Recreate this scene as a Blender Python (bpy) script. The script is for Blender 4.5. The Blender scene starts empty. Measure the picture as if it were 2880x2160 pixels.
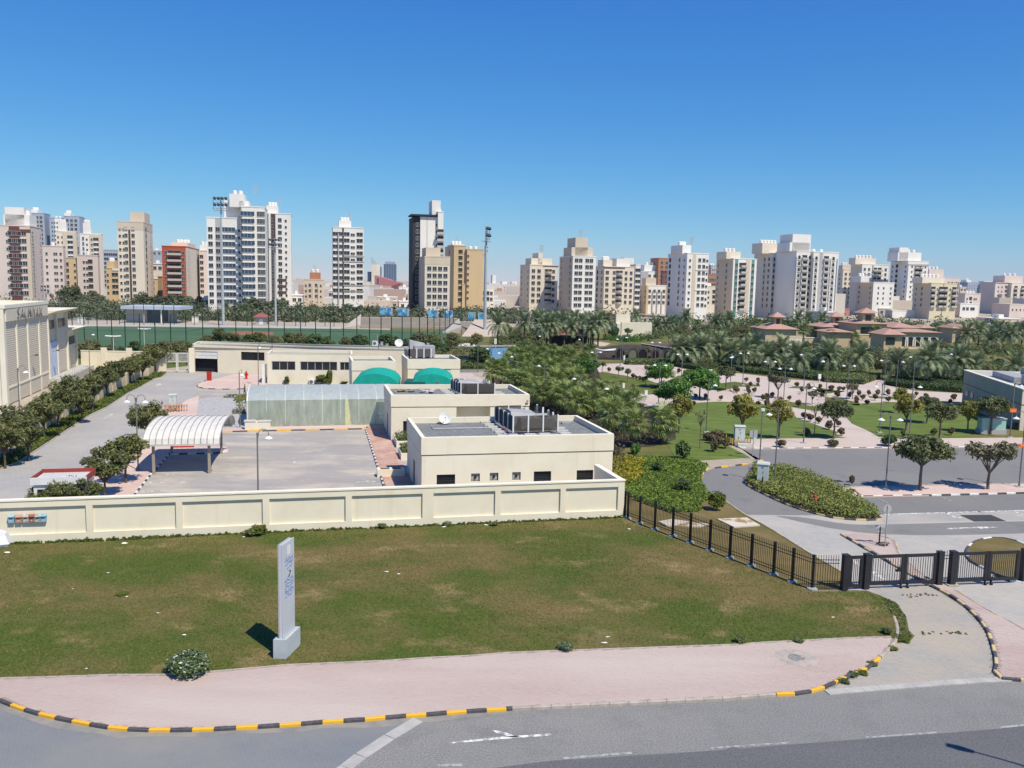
import bpy,math,random
import numpy as np
from mathutils import Vector,Matrix
S = bpy.context.scene
COL = S.collection
F,PW,PH = 2400.0,2880,2160
PITCH,ROLL,CAMZ = math.atan((1080 - 792)/2400),math.radians(1.15),17.5
cf = np.array([0,math.cos(PITCH),-math.sin(PITCH)])
_r0 = np.array([1.0,0,0]);_u0 = np.cross(_r0,cf)
cr = _r0*math.cos(ROLL) + _u0*math.sin(ROLL)
cu = -_r0*math.sin(ROLL) + _u0*math.cos(ROLL)
cd = bpy.data.cameras.new('camera');cam = bpy.data.objects.new('camera',cd);COL.objects.link(cam)
cd.sensor_width = 36;cd.lens = 36*F/PW;cd.clip_start = 0.5;cd.clip_end = 30000
cam.matrix_world = Matrix(((cr[0],cu[0],-cf[0],0),(cr[1],cu[1],-cf[1],0),(cr[2],cu[2],-cf[2],CAMZ),(0,0,0,1)))
S.camera = cam
SUN_EL,SUN_AZ = math.radians(56),math.radians(138)      # azimuth clockwise from +Y
SUNV = Vector((math.sin(SUN_AZ)*math.cos(SUN_EL),math.cos(SUN_AZ)*math.cos(SUN_EL),math.sin(SUN_EL)))
w = bpy.data.worlds.new('World');S.world = w;w.use_nodes = True
nt = w.node_tree;bg = nt.nodes['Background']
sk = nt.nodes.new('ShaderNodeTexSky');sk.sky_type = 'NISHITA';sk.sun_disc = False
sk.sun_elevation = SUN_EL;sk.sun_rotation = SUN_AZ
sk.altitude = 0;sk.air_density = 1.0;sk.dust_density = 0.0;sk.ozone_density = 8.0
sep = nt.nodes.new('ShaderNodeSeparateColor');com = nt.nodes.new('ShaderNodeCombineColor')     # the whole sky one deeper, clearer blue
nt.links.new(sk.outputs[0],sep.inputs[0])
for _i,(_k,_p) in enumerate(((0.228,1.45),(0.588,1.0),(1.85,0.5))):
 _pw = nt.nodes.new('ShaderNodeMath');_pw.operation = 'POWER';_pw.inputs[1].default_value = _p
 _ml = nt.nodes.new('ShaderNodeMath');_ml.operation = 'MULTIPLY';_ml.inputs[1].default_value = _k
 nt.links.new(sep.outputs[_i],_pw.inputs[0]);nt.links.new(_pw.outputs[0],_ml.inputs[0]);nt.links.new(_ml.outputs[0],com.inputs[_i])
nt.links.new(com.outputs[0],bg.inputs[0]);bg.inputs[1].default_value = 0.15
sl = bpy.data.lights.new('sun','SUN');so = bpy.data.objects.new('sun',sl);COL.objects.link(so)
sl.energy = 4.9;sl.angle = math.radians(0.53);sl.color = (1.0,0.925,0.775)
so.rotation_euler = SUNV.to_track_quat('Z','Y').to_euler();so.location = (40,-40,80)
S.view_settings.view_transform = 'Standard';S.view_settings.look = 'None'
S.view_settings.exposure = 0.12;S.view_settings.gamma = 1.0;S.view_settings.use_curve_mapping = False
S.render.engine = 'CYCLES'
S.cycles.max_bounces = 6;S.cycles.diffuse_bounces = 3;S.cycles.transparent_max_bounces = 12
R = random.Random(11)
V = dict(A1=(0,540,3.95),A2=(480,540,3.95),A3=(900,540,3.95),A4=(1380,620,4.254),A5=(1860,640,4.096),A6=(2340,680,4.096),
 B1=(0,830,3.95),B2=(500,900,3.95),B3=(1000,900,3.95),B4=(1300,880,3.95),B5=(1800,880,3.95),B6=(2320,880,3.95),
 C1=(0,1200,3.072),C2=(360,1180,3.072),C3=(1040,1080,3.072),C4=(1680,1200,3.072),C5=(2160,1180,3.072),C6=(0,1620,3.072),C7=(720,1620,3.072),C8=(2000,1620,2.514),
 D1=(0,840,5.185),D2=(680,1480,4.146),D3=(0,1400,10.37),D4=(2100,860,3.568),D5=(1640,880,6.9125),D6=(2660,1040,6.382),D7=(2380,1500,4.424),D8=(240,820,4.254),
 E1=(1380,860,4.148),E2=(860,840,2.352),E3=(1280,940,5.95),E4=(980,780,5.29),E5=(2250,1020,2.016),E6=(1700,1160,2.973),N=(0,0,1.0),W=(0,0,0.768))
def ray(v,x,y):
 a,b,s = V[v]
 px,py = a + x/s,b + y/s
 return cf + cr*((px - PW/2)/F) - cu*((py - PH/2)/F)
def g(v,x,y,z=0.0):                     # place on the level z
 d = ray(v,x,y);t = (z - CAMZ)/d[2]
 return Vector((d[0]*t,d[1]*t,z))
def at(v,x,y,Y):                        # place at the distance Y
 d = ray(v,x,y);t = Y/d[1]
 return Vector((d[0]*t,Y,CAMZ + d[2]*t))
def gp(v,z,*pts):return [g(v,x,y,z) for x,y in pts]
def onwall(p0,p1,v,x,y):               # (metres along the wall, height)
 d = ray(v,x,y);e = (p1 - p0).to_2d().normalized();n = Vector((-e.y,e.x))
 t = n.dot(p0.to_2d())/(n.x*d[0] + n.y*d[1])
 return (Vector((d[0]*t,d[1]*t)) - p0.to_2d()).dot(e),CAMZ + d[2]*t
def _nodes(name):
 m = bpy.data.materials.new(name);m.use_nodes = True
 t = m.node_tree;b = t.nodes['Principled BSDF']
 return m,t,b
def _noise(t,scale,detail=3,stretch=None,rough=0.55):
 geo = t.nodes.new('ShaderNodeNewGeometry');src = geo.outputs['Position']
 if stretch:
  mp = t.nodes.new('ShaderNodeMapping');mp.inputs['Scale'].default_value = stretch[:3]
  if len(stretch) > 3:mp.inputs['Rotation'].default_value = (0,0,stretch[3])
  t.links.new(src,mp.inputs[0]);src = mp.outputs[0]
 n = t.nodes.new('ShaderNodeTexNoise');n.inputs['Scale'].default_value = scale
 n.inputs['Detail'].default_value = detail;n.inputs['Roughness'].default_value = rough
 t.links.new(src,n.inputs['Vector'])
 return n.outputs['Fac']
def _ramp(t,fac,stops):
 r = t.nodes.new('ShaderNodeValToRGB');e = r.color_ramp.elements
 while len(e) < len(stops):e.new(0.5)
 for q,(p,c) in zip(e,stops):q.position = p;q.color = (*c,1)
 t.links.new(fac,r.inputs[0]);return r.outputs[0]
def _mix(t,fac,a,b,mode='MIX'):
 m = t.nodes.new('ShaderNodeMix');m.data_type = 'RGBA';m.blend_type = mode
 for i,x in ((0,fac),(6,a),(7,b)):
  if hasattr(x,'links'):t.links.new(x,m.inputs[i])
  else:m.inputs[i].default_value = x if i == 0 else (*x,1)
 return m.outputs[2]
MATS = {}
def mat(name,c,c2=None,scale=2.0,rough=0.85,bump=0.0,bscale=40,metal=0.0,stretch=None,fine=0.0,lo=0.35,hi=0.65,spec=0.3,detail=4):
 if name in MATS:return MATS[name]
 m,t,b = _nodes(name);b.inputs['Roughness'].default_value = rough;b.inputs['Metallic'].default_value = metal
 b.inputs['Specular IOR Level'].default_value = spec
 c2 = c2 or tuple(x*0.86 for x in c)
 col = _ramp(t,_noise(t,scale,detail,stretch),[(lo,c2),(hi,c)])
 if fine:
  f = _ramp(t,_noise(t,bscale*1.0,2),[(0.3,(1 - fine,)*3),(0.7,(1 + fine*0.4,)*3)])
  col = _mix(t,1.0,col,f,'MULTIPLY')
 t.links.new(col,b.inputs['Base Color'])
 if bump:
  bp = t.nodes.new('ShaderNodeBump');bp.inputs['Strength'].default_value = bump;bp.inputs['Distance'].default_value = 0.02
  t.links.new(_noise(t,bscale,3),bp.inputs['Height']);t.links.new(bp.outputs[0],b.inputs['Normal'])
 MATS[name] = m;return m
def mat_island(name,cols,rough=0.85,obj=True,noise=None,bump=0.0):     # one tint per loose piece
 if name in MATS:return MATS[name]
 m,t,b = _nodes(name);b.inputs['Roughness'].default_value = rough;b.inputs['Specular IOR Level'].default_value = 0.2
 geo = t.nodes.new('ShaderNodeNewGeometry');oi = t.nodes.new('ShaderNodeObjectInfo')
 ad = t.nodes.new('ShaderNodeMath');ad.operation = 'ADD'
 t.links.new(geo.outputs['Random Per Island'],ad.inputs[0]);t.links.new(oi.outputs['Random'],ad.inputs[1])
 fr = t.nodes.new('ShaderNodeMath');fr.operation = 'FRACT';t.links.new(ad.outputs[0],fr.inputs[0])
 col = _ramp(t,fr.outputs[0],[(i/(len(cols) - 1),c) for i,c in enumerate(cols)])
 if noise:
  k = _ramp(t,_noise(t,noise[0],4,noise[2] if len(noise) > 2 else None),[(0.36,(0,0,0)),(0.66,(1,1,1))])
  col = _mix(t,k,col,noise[1])
 t.links.new(col,b.inputs['Base Color']);MATS[name] = m;return m
def mat_leaf(name,cols,transl=0.25,rough=0.6):
 if name in MATS:return MATS[name]
 m,t,b = _nodes(name);b.inputs['Roughness'].default_value = rough;b.inputs['Specular IOR Level'].default_value = 0.25
 geo = t.nodes.new('ShaderNodeNewGeometry');oi = t.nodes.new('ShaderNodeObjectInfo')
 col = _ramp(t,geo.outputs['Random Per Island'],[(i/(len(cols) - 1),c) for i,c in enumerate(cols)])
 v = _ramp(t,oi.outputs['Random'],[(0,(0.8,0.82,0.8)),(1,(1.2,1.15,1.1))])
 col = _mix(t,1.0,col,v,'MULTIPLY')
 t.links.new(col,b.inputs['Base Color'])
 tr = t.nodes.new('ShaderNodeBsdfTranslucent');t.links.new(col,tr.inputs[0])
 mx = t.nodes.new('ShaderNodeMixShader');mx.inputs[0].default_value = transl
 t.links.new(b.outputs[0],mx.inputs[1]);t.links.new(tr.outputs[0],mx.inputs[2])
 t.links.new(mx.outputs[0],t.nodes['Material Output'].inputs[0]);MATS[name] = m;return m
def mat_paver(name,c1,c2,mortar,bw,bh,rot=0.0,dirt=None,dscale=0.25,patch=None,bump=0.3,mw=0.012):
 if name in MATS:return MATS[name]
 m,t,b = _nodes(name);b.inputs['Roughness'].default_value = 0.9;b.inputs['Specular IOR Level'].default_value = 0.2
 geo = t.nodes.new('ShaderNodeNewGeometry');mp = t.nodes.new('ShaderNodeMapping');mp.inputs['Rotation'].default_value = (0,0,rot)
 t.links.new(geo.outputs['Position'],mp.inputs[0])
 br = t.nodes.new('ShaderNodeTexBrick');t.links.new(mp.outputs[0],br.inputs[0])
 br.inputs['Color1'].default_value = (*c1,1);br.inputs['Color2'].default_value = (*c2,1);br.inputs['Mortar'].default_value = (*mortar,1)
 br.inputs['Scale'].default_value = 1;br.inputs['Mortar Size'].default_value = mw;br.inputs['Brick Width'].default_value = bw;br.inputs['Row Height'].default_value = bh
 col = br.outputs['Color']
 if patch:col = _mix(t,_ramp(t,_noise(t,0.09,3,(1,2.5,1)),[(0.48,(0,0,0)),(0.6,(1,1,1))]),col,patch)
 if dirt:col = _mix(t,_ramp(t,_noise(t,dscale,5,None,0.65),[(0.42,(0,0,0)),(0.72,(1,1,1))]),col,dirt)
 t.links.new(col,b.inputs['Base Color'])
 bp = t.nodes.new('ShaderNodeBump');bp.inputs['Strength'].default_value = bump;bp.inputs['Distance'].default_value = 0.01;bp.invert = True
 t.links.new(br.outputs['Fac'],bp.inputs['Height']);t.links.new(bp.outputs[0],b.inputs['Normal'])
 MATS[name] = m;return m
def mat_layers(name,base,layers,rough=0.9,bump=0.2,bscale=60,fine=0.12):
 """base colour, then noise-masked layers (scale, colour, lo, hi, stretch)"""
 if name in MATS:return MATS[name]
 m,t,b = _nodes(name);b.inputs['Roughness'].default_value = rough;b.inputs['Specular IOR Level'].default_value = 0.2
 rgb = t.nodes.new('ShaderNodeRGB');rgb.outputs[0].default_value = (*base,1);col = rgb.outputs[0]
 for sc,c,lo,hi,st in layers:
  col = _mix(t,_ramp(t,_noise(t,sc,5,st,0.6),[(lo,(0,0,0)),(hi,(1,1,1))]),col,c)
 if fine:col = _mix(t,1.0,col,_ramp(t,_noise(t,bscale,2),[(0.3,(1 - fine,)*3),(0.7,(1 + fine*0.5,)*3)]),'MULTIPLY')
 t.links.new(col,b.inputs['Base Color'])
 if bump:
  bp = t.nodes.new('ShaderNodeBump');bp.inputs['Strength'].default_value = bump;bp.inputs['Distance'].default_value = 0.02
  t.links.new(_noise(t,bscale,3),bp.inputs['Height']);t.links.new(bp.outputs[0],b.inputs['Normal'])
 MATS[name] = m;return m
class MB:
 def __init__(s):s.v,s.f,s.m = [],[],[]
 def add(s,vs,fs,m=0):
  o = len(s.v);s.v += [tuple(x) for x in vs];s.f += [tuple(o + i for i in f) for f in fs];s.m += [m]*len(fs);return s
 def quad(s,a,b,c,d,m=0):return s.add([a,b,c,d],[(0,1,2,3)],m)
 def box(s,x0,x1,y0,y1,z0,z1,m=0):
  return s.add([(x0,y0,z0),(x1,y0,z0),(x1,y1,z0),(x0,y1,z0),(x0,y0,z1),(x1,y0,z1),(x1,y1,z1),(x0,y1,z1)],
                     [(0,3,2,1),(4,5,6,7),(0,1,5,4),(1,2,6,5),(2,3,7,6),(3,0,4,7)],m)
 def bar(s,a,b,w,h=None,m=0):                          # a square bar from a to b
  a,b = Vector(a),Vector(b);d = (b - a).normalized();h = h or w
  up = Vector((0,0,1)) if abs(d.z) < 0.95 else Vector((0,1,0))
  x = d.cross(up).normalized()*w/2;y = x.cross(d).normalized()*h/2
  vs = [p + sx*x + sy*y for p in (a,b) for sx,sy in ((-1,-1),(1,-1),(1,1),(-1,1))]
  return s.add(vs,[(3,2,1,0),(4,5,6,7),(0,1,5,4),(1,2,6,5),(2,3,7,6),(3,0,4,7)],m)
 def tube(s,pts,rad,n=8,m=0,cap=True):
  pts = [Vector(p) for p in pts];k = len(pts);rad = rad if isinstance(rad,(list,tuple)) else [rad]*k
  o = len(s.v);prev = None
  for i,p in enumerate(pts):
   d = (pts[min(i + 1,k - 1)] - pts[max(i - 1,0)]).normalized()
   ref = prev if prev is not None else (Vector((1,0,0)) if abs(d.x) < 0.9 else Vector((0,1,0)))
   x = (ref - d*ref.dot(d)).normalized();y = d.cross(x);prev = x
   for j in range(n):
    a = 2*math.pi*j/n;s.v.append(tuple(p + (x*math.cos(a) + y*math.sin(a))*rad[i]))
  for i in range(k - 1):
   for j in range(n):
    s.f.append((o + i*n + j,o + i*n + (j+1) % n,o + (i+1)*n + (j+1) % n,o + (i+1)*n + j));s.m.append(m)
  if cap:
   s.f.append(tuple(o + j for j in reversed(range(n))));s.m.append(m)
   s.f.append(tuple(o + (k-1)*n + j for j in range(n)));s.m.append(m)
  return s
 def lathe(s,prof,n=12,c=(0,0,0),m=0):                # prof: (r, z)
  o = len(s.v);k = len(prof)
  for r,z in prof:
   for j in range(n):
    a = 2*math.pi*j/n;s.v.append((c[0] + r*math.cos(a),c[1] + r*math.sin(a),c[2] + z))
  for i in range(k - 1):
   for j in range(n):
    s.f.append((o + i*n + j,o + i*n + (j+1) % n,o + (i+1)*n + (j+1) % n,o + (i+1)*n + j));s.m.append(m)
  return s
 def prism(s,pts,z0,z1,m=0,mt=None):                   # pts anticlockwise seen from above
  n = len(pts);a = sum(pts[i][0]*pts[(i+1) % n][1] - pts[(i+1) % n][0]*pts[i][1] for i in range(n))
  if a < 0:pts = list(reversed(pts))
  o = len(s.v)
  s.v += [(p[0],p[1],z0) for p in pts] + [(p[0],p[1],z1) for p in pts]
  for i in range(n):
   j = (i + 1) % n;s.f.append((o + i,o + j,o + n + j,o + n + i));s.m.append(m)
  s.f.append(tuple(o + n + i for i in range(n)));s.m.append(m if mt is None else mt)
  s.f.append(tuple(o + i for i in reversed(range(n))));s.m.append(m)
  return s
 def hip(s,x0,x1,y0,y1,z0,h,m=0,ridge=None):        # hipped roof
  lx,ly = x1 - x0,y1 - y0;r = min(lx,ly)/2
  a,b = ((x0 + r,(y0+y1)/2,z0+h),(x1 - r,(y0+y1)/2,z0+h)) if lx >= ly else (((x0+x1)/2,y0 + r,z0+h),((x0+x1)/2,y1 - r,z0+h))
  vs = [(x0,y0,z0),(x1,y0,z0),(x1,y1,z0),(x0,y1,z0),a,b]
  fs = [(0,1,5,4),(1,2,5),(2,3,4,5),(3,0,4)] if lx >= ly else [(0,1,4),(1,2,5,4),(2,3,5),(3,0,4,5)]
  return s.add(vs,fs + [(3,2,1,0)],m)
 def mesh(s,name,mats,smooth=False):
  me = bpy.data.meshes.new(name);me.from_pydata(s.v,[],s.f)
  for x in (mats if isinstance(mats,(list,tuple)) else [mats]):me.materials.append(x)
  if any(s.m):me.polygons.foreach_set('material_index',s.m)
  if smooth:me.polygons.foreach_set('use_smooth',[True]*len(s.f))
  me.update();return me
 def build(s,name,mats,parent=None,loc=(0,0,0),rz=0.0,smooth=False):
  return link(name,s.mesh(name,mats,smooth),parent,loc,rz)
def link(name,me,parent=None,loc=(0,0,0),rz=0.0,sc=None):
 o = bpy.data.objects.new(name,me);COL.objects.link(o);o.parent = parent;o.location = loc;o.rotation_euler = (0,0,rz)
 if sc is not None:o.scale = sc if isinstance(sc,(tuple,list)) else (sc,sc,sc)
 return o
def thing(name,label,cat,loc=(0,0,0),rz=0.0,group=None):
 o = link(name,None,None,loc,rz);return tag(o,label,cat,group)
def tag(o,label=None,cat=None,group=None,kind=None):
 if label:o['label'] = label
 if cat:o['category'] = cat
 if group:o['group'] = group
 if kind:o['kind'] = kind
 return o
def struct(o):o['kind'] = 'structure';return o
def place(root,loc,rz,label,sc=1.0,group=None):           # a copy of a thing, its parts and their sub-parts
 r = root.copy();COL.objects.link(r);r.location = loc;r.rotation_euler = (0,0,rz);r.scale = (sc,sc,sc);r['label'] = label
 if group:r['group'] = group
 for ch in root.children:
  c = ch.copy();COL.objects.link(c);c.parent = r
  for gch in ch.children:
   d = gch.copy();COL.objects.link(d);d.parent = c
 return r
_O = 'first second third fourth fifth sixth seventh eighth ninth tenth eleventh twelfth thirteenth fourteenth fifteenth sixteenth seventeenth eighteenth nineteenth'.split()
_T = {2:'twent',3:'thirt',4:'fort',5:'fift',6:'sixt'}
def nth(i):
 i += 1
 if i < 20:return _O[i - 1]
 return _T[i // 10] + ('ieth' if i % 10 == 0 else 'y-' + _O[i % 10 - 1])
def sheet(name,pts,z,m,thick=0.0,kind='structure'):
 b = MB()
 if thick:b.prism([(p.x,p.y) for p in pts],z - thick,z)
 else:
  q = [(p.x,p.y,z) for p in pts];n = len(q)
  if sum(q[i][0]*q[(i+1) % n][1] - q[(i+1) % n][0]*q[i][1] for i in range(n)) < 0:q.reverse()
  b.add(q,[tuple(range(n))])
 o = b.build(name,m);o['kind'] = kind;return o
def inside(P,poly):
 """numpy point-in-polygon"""
 x,y = P[:,0],P[:,1];r = np.zeros(len(P),bool);n = len(poly)
 for i in range(n):
  x1,y1 = poly[i][:2];x2,y2 = poly[(i + 1) % n][:2]
  if y1 == y2:continue
  c = ((y1 > y) != (y2 > y)) & (x < (x2 - x1)*(y - y1)/(y2 - y1) + x1);r ^= c
 return r
def scatter(poly,n,rng):
 q = np.array([(p[0],p[1]) for p in poly]);lo,hi = q.min(0),q.max(0);out = []
 got = 0
 while got < n:
  P = rng.random((n*2,2))*(hi - lo) + lo;P = P[inside(P,q)];out.append(P);got += len(P)
 return np.concatenate(out)[:n]
def smoothline(pts,k=4):
 """Catmull-Rom through the points"""
 out = [];n = len(pts)
 for i in range(n - 1):
  p0,p1,p2,p3 = pts[max(i-1,0)],pts[i],pts[i+1],pts[min(i+2,n-1)]
  for j in range(k):
   t = j/k
   out.append(0.5*((2*p1) + (p2 - p0)*t + (2*p0 - 5*p1 + 4*p2 - p3)*t*t + (3*p1 - p0 - 3*p2 + p3)*t**3))
 out.append(pts[-1]);return out
def np_mesh(name,verts,nq,mats,k=4):
 """verts (nq*k,3): nq loose faces of k corners"""
 me = bpy.data.meshes.new(name);n = len(verts)
 me.vertices.add(n);me.vertices.foreach_set('co',np.asarray(verts,np.float32).ravel())
 me.loops.add(n);me.loops.foreach_set('vertex_index',np.arange(n,dtype=np.int32))
 me.polygons.add(nq);me.polygons.foreach_set('loop_start',np.arange(0,n,k,dtype=np.int32))
 try:me.polygons.foreach_set('loop_total',np.full(nq,k,np.int32))
 except Exception:pass
 for x in (mats if isinstance(mats,(list,tuple)) else [mats]):me.materials.append(x)
 me.update();me.validate();me.shade_flat();return me
# ================================================================ materials in use
cream = mat_layers('cream_render',(0.77,0.70,0.55),[(0.5,(0.73,0.655,0.50),0.45,0.65,None),(1.6,(0.66,0.585,0.44),0.58,0.85,(1,1,0.10))],0.9,0.15,30,0.04)
coping = mat('pale_coping',(0.80,0.75,0.62),(0.74,0.68,0.54),1.0,0.85)
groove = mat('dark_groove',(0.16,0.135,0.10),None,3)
white = mat('white_paint',(0.72,0.71,0.68),(0.66,0.65,0.62),1.5,0.5)
dirtyw = mat('weathered_white',(0.58,0.56,0.52),(0.48,0.46,0.43),2.0,0.7)
black = mat('black_metal',(0.018,0.018,0.021),(0.012,0.012,0.014),3,0.5)
brownblk = mat('brown_black_slat',(0.04,0.036,0.034),None,3,0.55)
darkglass = mat('dark_glass',(0.022,0.025,0.030),(0.012,0.014,0.017),0.7,0.12,spec=0.5)
blueglass = mat('blue_glass',(0.045,0.085,0.14),(0.025,0.045,0.08),0.15,0.12,spec=0.6)
lampgrey = mat('lamp_post_grey',(0.17,0.175,0.165),None,3,0.55)
lampwhite = mat('lamp_white',(0.82,0.82,0.80),None,3,0.4)
concrete = mat('concrete',(0.47,0.455,0.42),(0.38,0.365,0.34),1.2,0.9,0.2,30,fine=0.08)
pinkbase = mat('pink_joint',(0.34,0.25,0.22),(0.30,0.22,0.19),3)
red = mat('red_paint',(0.55,0.035,0.025),(0.42,0.03,0.025),3,0.45)
aluminium = mat('aluminium',(0.40,0.40,0.40),(0.34,0.34,0.34),1,0.55)
kerby = mat('kerb_yellow',(0.78,0.42,0.03),(0.66,0.38,0.06),5,0.7,lo=0.3,hi=0.55,bump=0.2)
kerbk = mat('kerb_black',(0.10,0.095,0.105),(0.06,0.058,0.065),6,0.75,bump=0.3)
kerbw = mat('kerb_white',(0.76,0.75,0.72),(0.60,0.58,0.54),5,0.75)
kerbp = mat('kerb_plain',(0.46,0.40,0.34),(0.34,0.30,0.26),3,0.9,0.3)
kerbt = mat('kerb_tan',(0.62,0.47,0.22),(0.50,0.40,0.24),4,0.85)
soil = mat_layers('dark_soil',(0.075,0.058,0.045),[(1.5,(0.045,0.036,0.03),0.45,0.6,None)])
asphalt = mat_layers('asphalt',(0.232,0.229,0.217),[(0.12,(0.275,0.265,0.245),0.45,0.7,(0.3,1,1)),(0.5,(0.20,0.197,0.188),0.5,0.75,None)],0.9,0.4,15,0.34)
asphalt_dark = mat_layers('worn_dark_asphalt',(0.135,0.135,0.14),[(0.15,(0.165,0.163,0.165),0.45,0.7,(0.3,1,1))],0.9,0.4,15,0.32)
asphalt_lot = mat_layers('sandy_lot_asphalt',(0.36,0.335,0.305),[(0.16,(0.49,0.43,0.355),0.46,0.62,(1,1.6,1)),(0.22,(0.30,0.285,0.27),0.5,0.7,(0.35,1.4,1)),(0.9,(0.53,0.475,0.40),0.6,0.7,(0.6,2,1))],0.92,0.2,40,0.10)
asphalt_in = mat_layers('park_road_asphalt',(0.20,0.195,0.19),[(0.1,(0.235,0.225,0.21),0.45,0.65,None),(0.4,(0.175,0.17,0.168),0.55,0.7,None)],0.92,0.3,30,0.12)
pav_grey = mat_paver('grey_pavers',(0.42,0.405,0.375),(0.37,0.355,0.33),(0.25,0.235,0.21),0.4,0.2,math.radians(13),(0.46,0.42,0.36),0.2)
pav_left = mat_paver('compound_pavers',(0.34,0.33,0.315),(0.375,0.36,0.34),(0.25,0.24,0.225),0.6,0.3,math.radians(13),(0.43,0.40,0.355),0.12)
pav_blue = mat_paver('blue_grey_pavers',(0.185,0.20,0.215),(0.205,0.215,0.228),(0.165,0.172,0.18),0.22,0.11,math.radians(20),(0.255,0.245,0.225),0.12)
pav_pink = mat_paver('pink_pavers',(0.56,0.40,0.35),(0.62,0.46,0.40),(0.38,0.29,0.25),0.4,0.2,math.radians(13),(0.62,0.51,0.43),0.15)
pav_park = mat_paver('pale_pink_pavers',(0.50,0.40,0.35),(0.54,0.44,0.38),(0.40,0.33,0.29),0.5,0.25,math.radians(20),(0.55,0.475,0.41),0.1)
pav_red = mat_paver('red_pavers',(0.42,0.21,0.155),(0.52,0.31,0.24),(0.30,0.19,0.15),0.4,0.2,math.radians(13),(0.55,0.42,0.34),0.4)
lawn_front = mat_layers('front_lawn',(0.074,0.104,0.016),[(0.13,(0.175,0.13,0.05),0.43,0.60,(0.8,1.0,1,0.25)),(0.3,(0.27,0.195,0.09),0.56,0.70,(0.9,1.0,1,0.2)),(0.22,(0.065,0.10,0.016),0.56,0.70,(0.6,1.3,1,0.3)),(2.5,(0.115,0.11,0.03),0.5,0.75,None)],0.95,0.8,7,0.38)
lawn_green = mat_layers('park_lawn_green',(0.105,0.15,0.03),[(0.9,(0.15,0.195,0.045),0.45,0.6,(0.2,1.6,1,0.2)),(0.2,(0.085,0.12,0.022),0.5,0.7,None)],0.95,0.3,25,0.15)
lawn_olive = mat_layers('park_lawn_olive',(0.10,0.13,0.022),[(0.15,(0.15,0.15,0.045),0.45,0.65,None),(0.8,(0.075,0.105,0.02),0.5,0.7,(0.3,1.2,1))],0.95,0.3,25,0.15)
lawn_dry = mat_layers('dry_park_lawn',(0.16,0.145,0.045),[(0.05,(0.09,0.115,0.025),0.45,0.6,None),(0.12,(0.22,0.18,0.085),0.52,0.7,(0.4,1.4,1))],0.95,0.3,20,0.15)
lawn_tan = mat_layers('straw_lawn',(0.16,0.125,0.045),[(0.4,(0.21,0.155,0.07),0.45,0.65,None),(0.3,(0.10,0.10,0.025),0.55,0.7,None)],0.95,0.4,25,0.25)
turf = mat_layers('sports_turf',(0.062,0.122,0.062),[(0.05,(0.078,0.138,0.07),0.45,0.6,(0.5,2,1)),(0.3,(0.05,0.102,0.052),0.5,0.7,None)],0.95,0.2,10,0.1)
sand = mat_layers('dusty_sand',(0.42,0.355,0.27),[(0.05,(0.36,0.31,0.24),0.45,0.6,None),(0.6,(0.47,0.41,0.32),0.5,0.7,None)],0.95,0.3,15,0.1)
gravel_w = mat_layers('pale_gravel',(0.46,0.45,0.445),[(2.0,(0.34,0.335,0.33),0.5,0.6,None),(0.3,(0.46,0.44,0.42),0.45,0.65,None)],0.95,0.8,14,0.35)
gravel_g = mat_layers('roof_gravel',(0.20,0.212,0.212),[(3.2,(0.30,0.31,0.305),0.5,0.6,None),(0.4,(0.20,0.205,0.205),0.45,0.65,None)],0.95,0.9,11,0.45)
roadpaint = mat_layers('worn_road_paint',(0.74,0.73,0.70),[(3.5,(0.30,0.295,0.285),0.44,0.56,None)],0.8,0,20,0)
fadedpaint = mat_layers('faded_road_paint',(0.40,0.395,0.38),[(5.0,(0.23,0.23,0.23),0.42,0.58,None)],0.8,0,20,0)
# ================================================================ ground
b = MB();b.add([(-4500,-300,-0.03),(4500,-300,-0.03),(4500,5500,-0.03),(-4500,5500,-0.03)],[(0,1,2,3)])
tag(b.build('ground',sand),kind='structure')
sheet('park_ground',[Vector(p + (0,)) for p in ((9,70),(2,100),(-8,142),(-14,176),(-28,205),(-48,330),(420,330),(420,92),(40,92),(20,84))],0.0,lawn_dry)
sheet('north_lawn',[Vector((-105,150,0)),Vector((-66,158,0)),Vector((-60,172,0)),Vector((-16,176,0)),Vector((-28,206,0)),Vector((-125,206,0))],0.0,lawn_olive)
sheet('sports_field',gp('N',0,(130,917),(960,924),(1290,934),(1250,975),(1180,1003),(250,1004),(0,1000)),0.008,turf)
sheet('field_edge_path',gp('N',0,(140,912),(330,912),(960,919),(960,925),(330,917),(140,918)),0.016,concrete)
sheet('clay_patch',gp('A2',0,(650,1552),(900,1550),(1140,1558),(1140,1585),(800,1590),(650,1575)),0.016,mat('clay',(0.30,0.13,0.07)))
sheet('service_road',gp('N',0,(-200,886),(1450,893),(1450,903),(-200,900)),0.004,asphalt_in)
sheet('street',[Vector((-90,-20,0)),Vector((110,-20,0)),Vector((110,44,0)),Vector((-90,40,0))],0.004,asphalt)
sheet('side_lane',gp('N',0,(1172,2018),(964,2160),(850,2240),(-400,2240),(-400,1960),(0,1965),(300,2030),(700,2040)),0.009,pav_blue)
b = MB()
sp = [g('C7',1400,1245),g('C7',1150,1395),g('C7',900,1560),g('C7',775,1659),g('C7',500,1850)]
strip = tag(link('lane_edge_strip',None),kind='structure')
for i in range(len(sp) - 1):
 p,q_ = sp[i],sp[i + 1];d = (q_ - p);n = max(1,int(d.length/0.95));d /= n
 for k in range(n):
  a_ = p + d*k;c_ = a_ + d*0.975;u = d.normalized();s_ = Vector((-u.y,u.x,0))*0.26
  MB().prism([(x.x,x.y) for x in (a_ - s_,c_ - s_,c_ + s_,a_ + s_)],0.0,0.022 + R.random()*0.006).build('edging_slab',concrete,strip)
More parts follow.
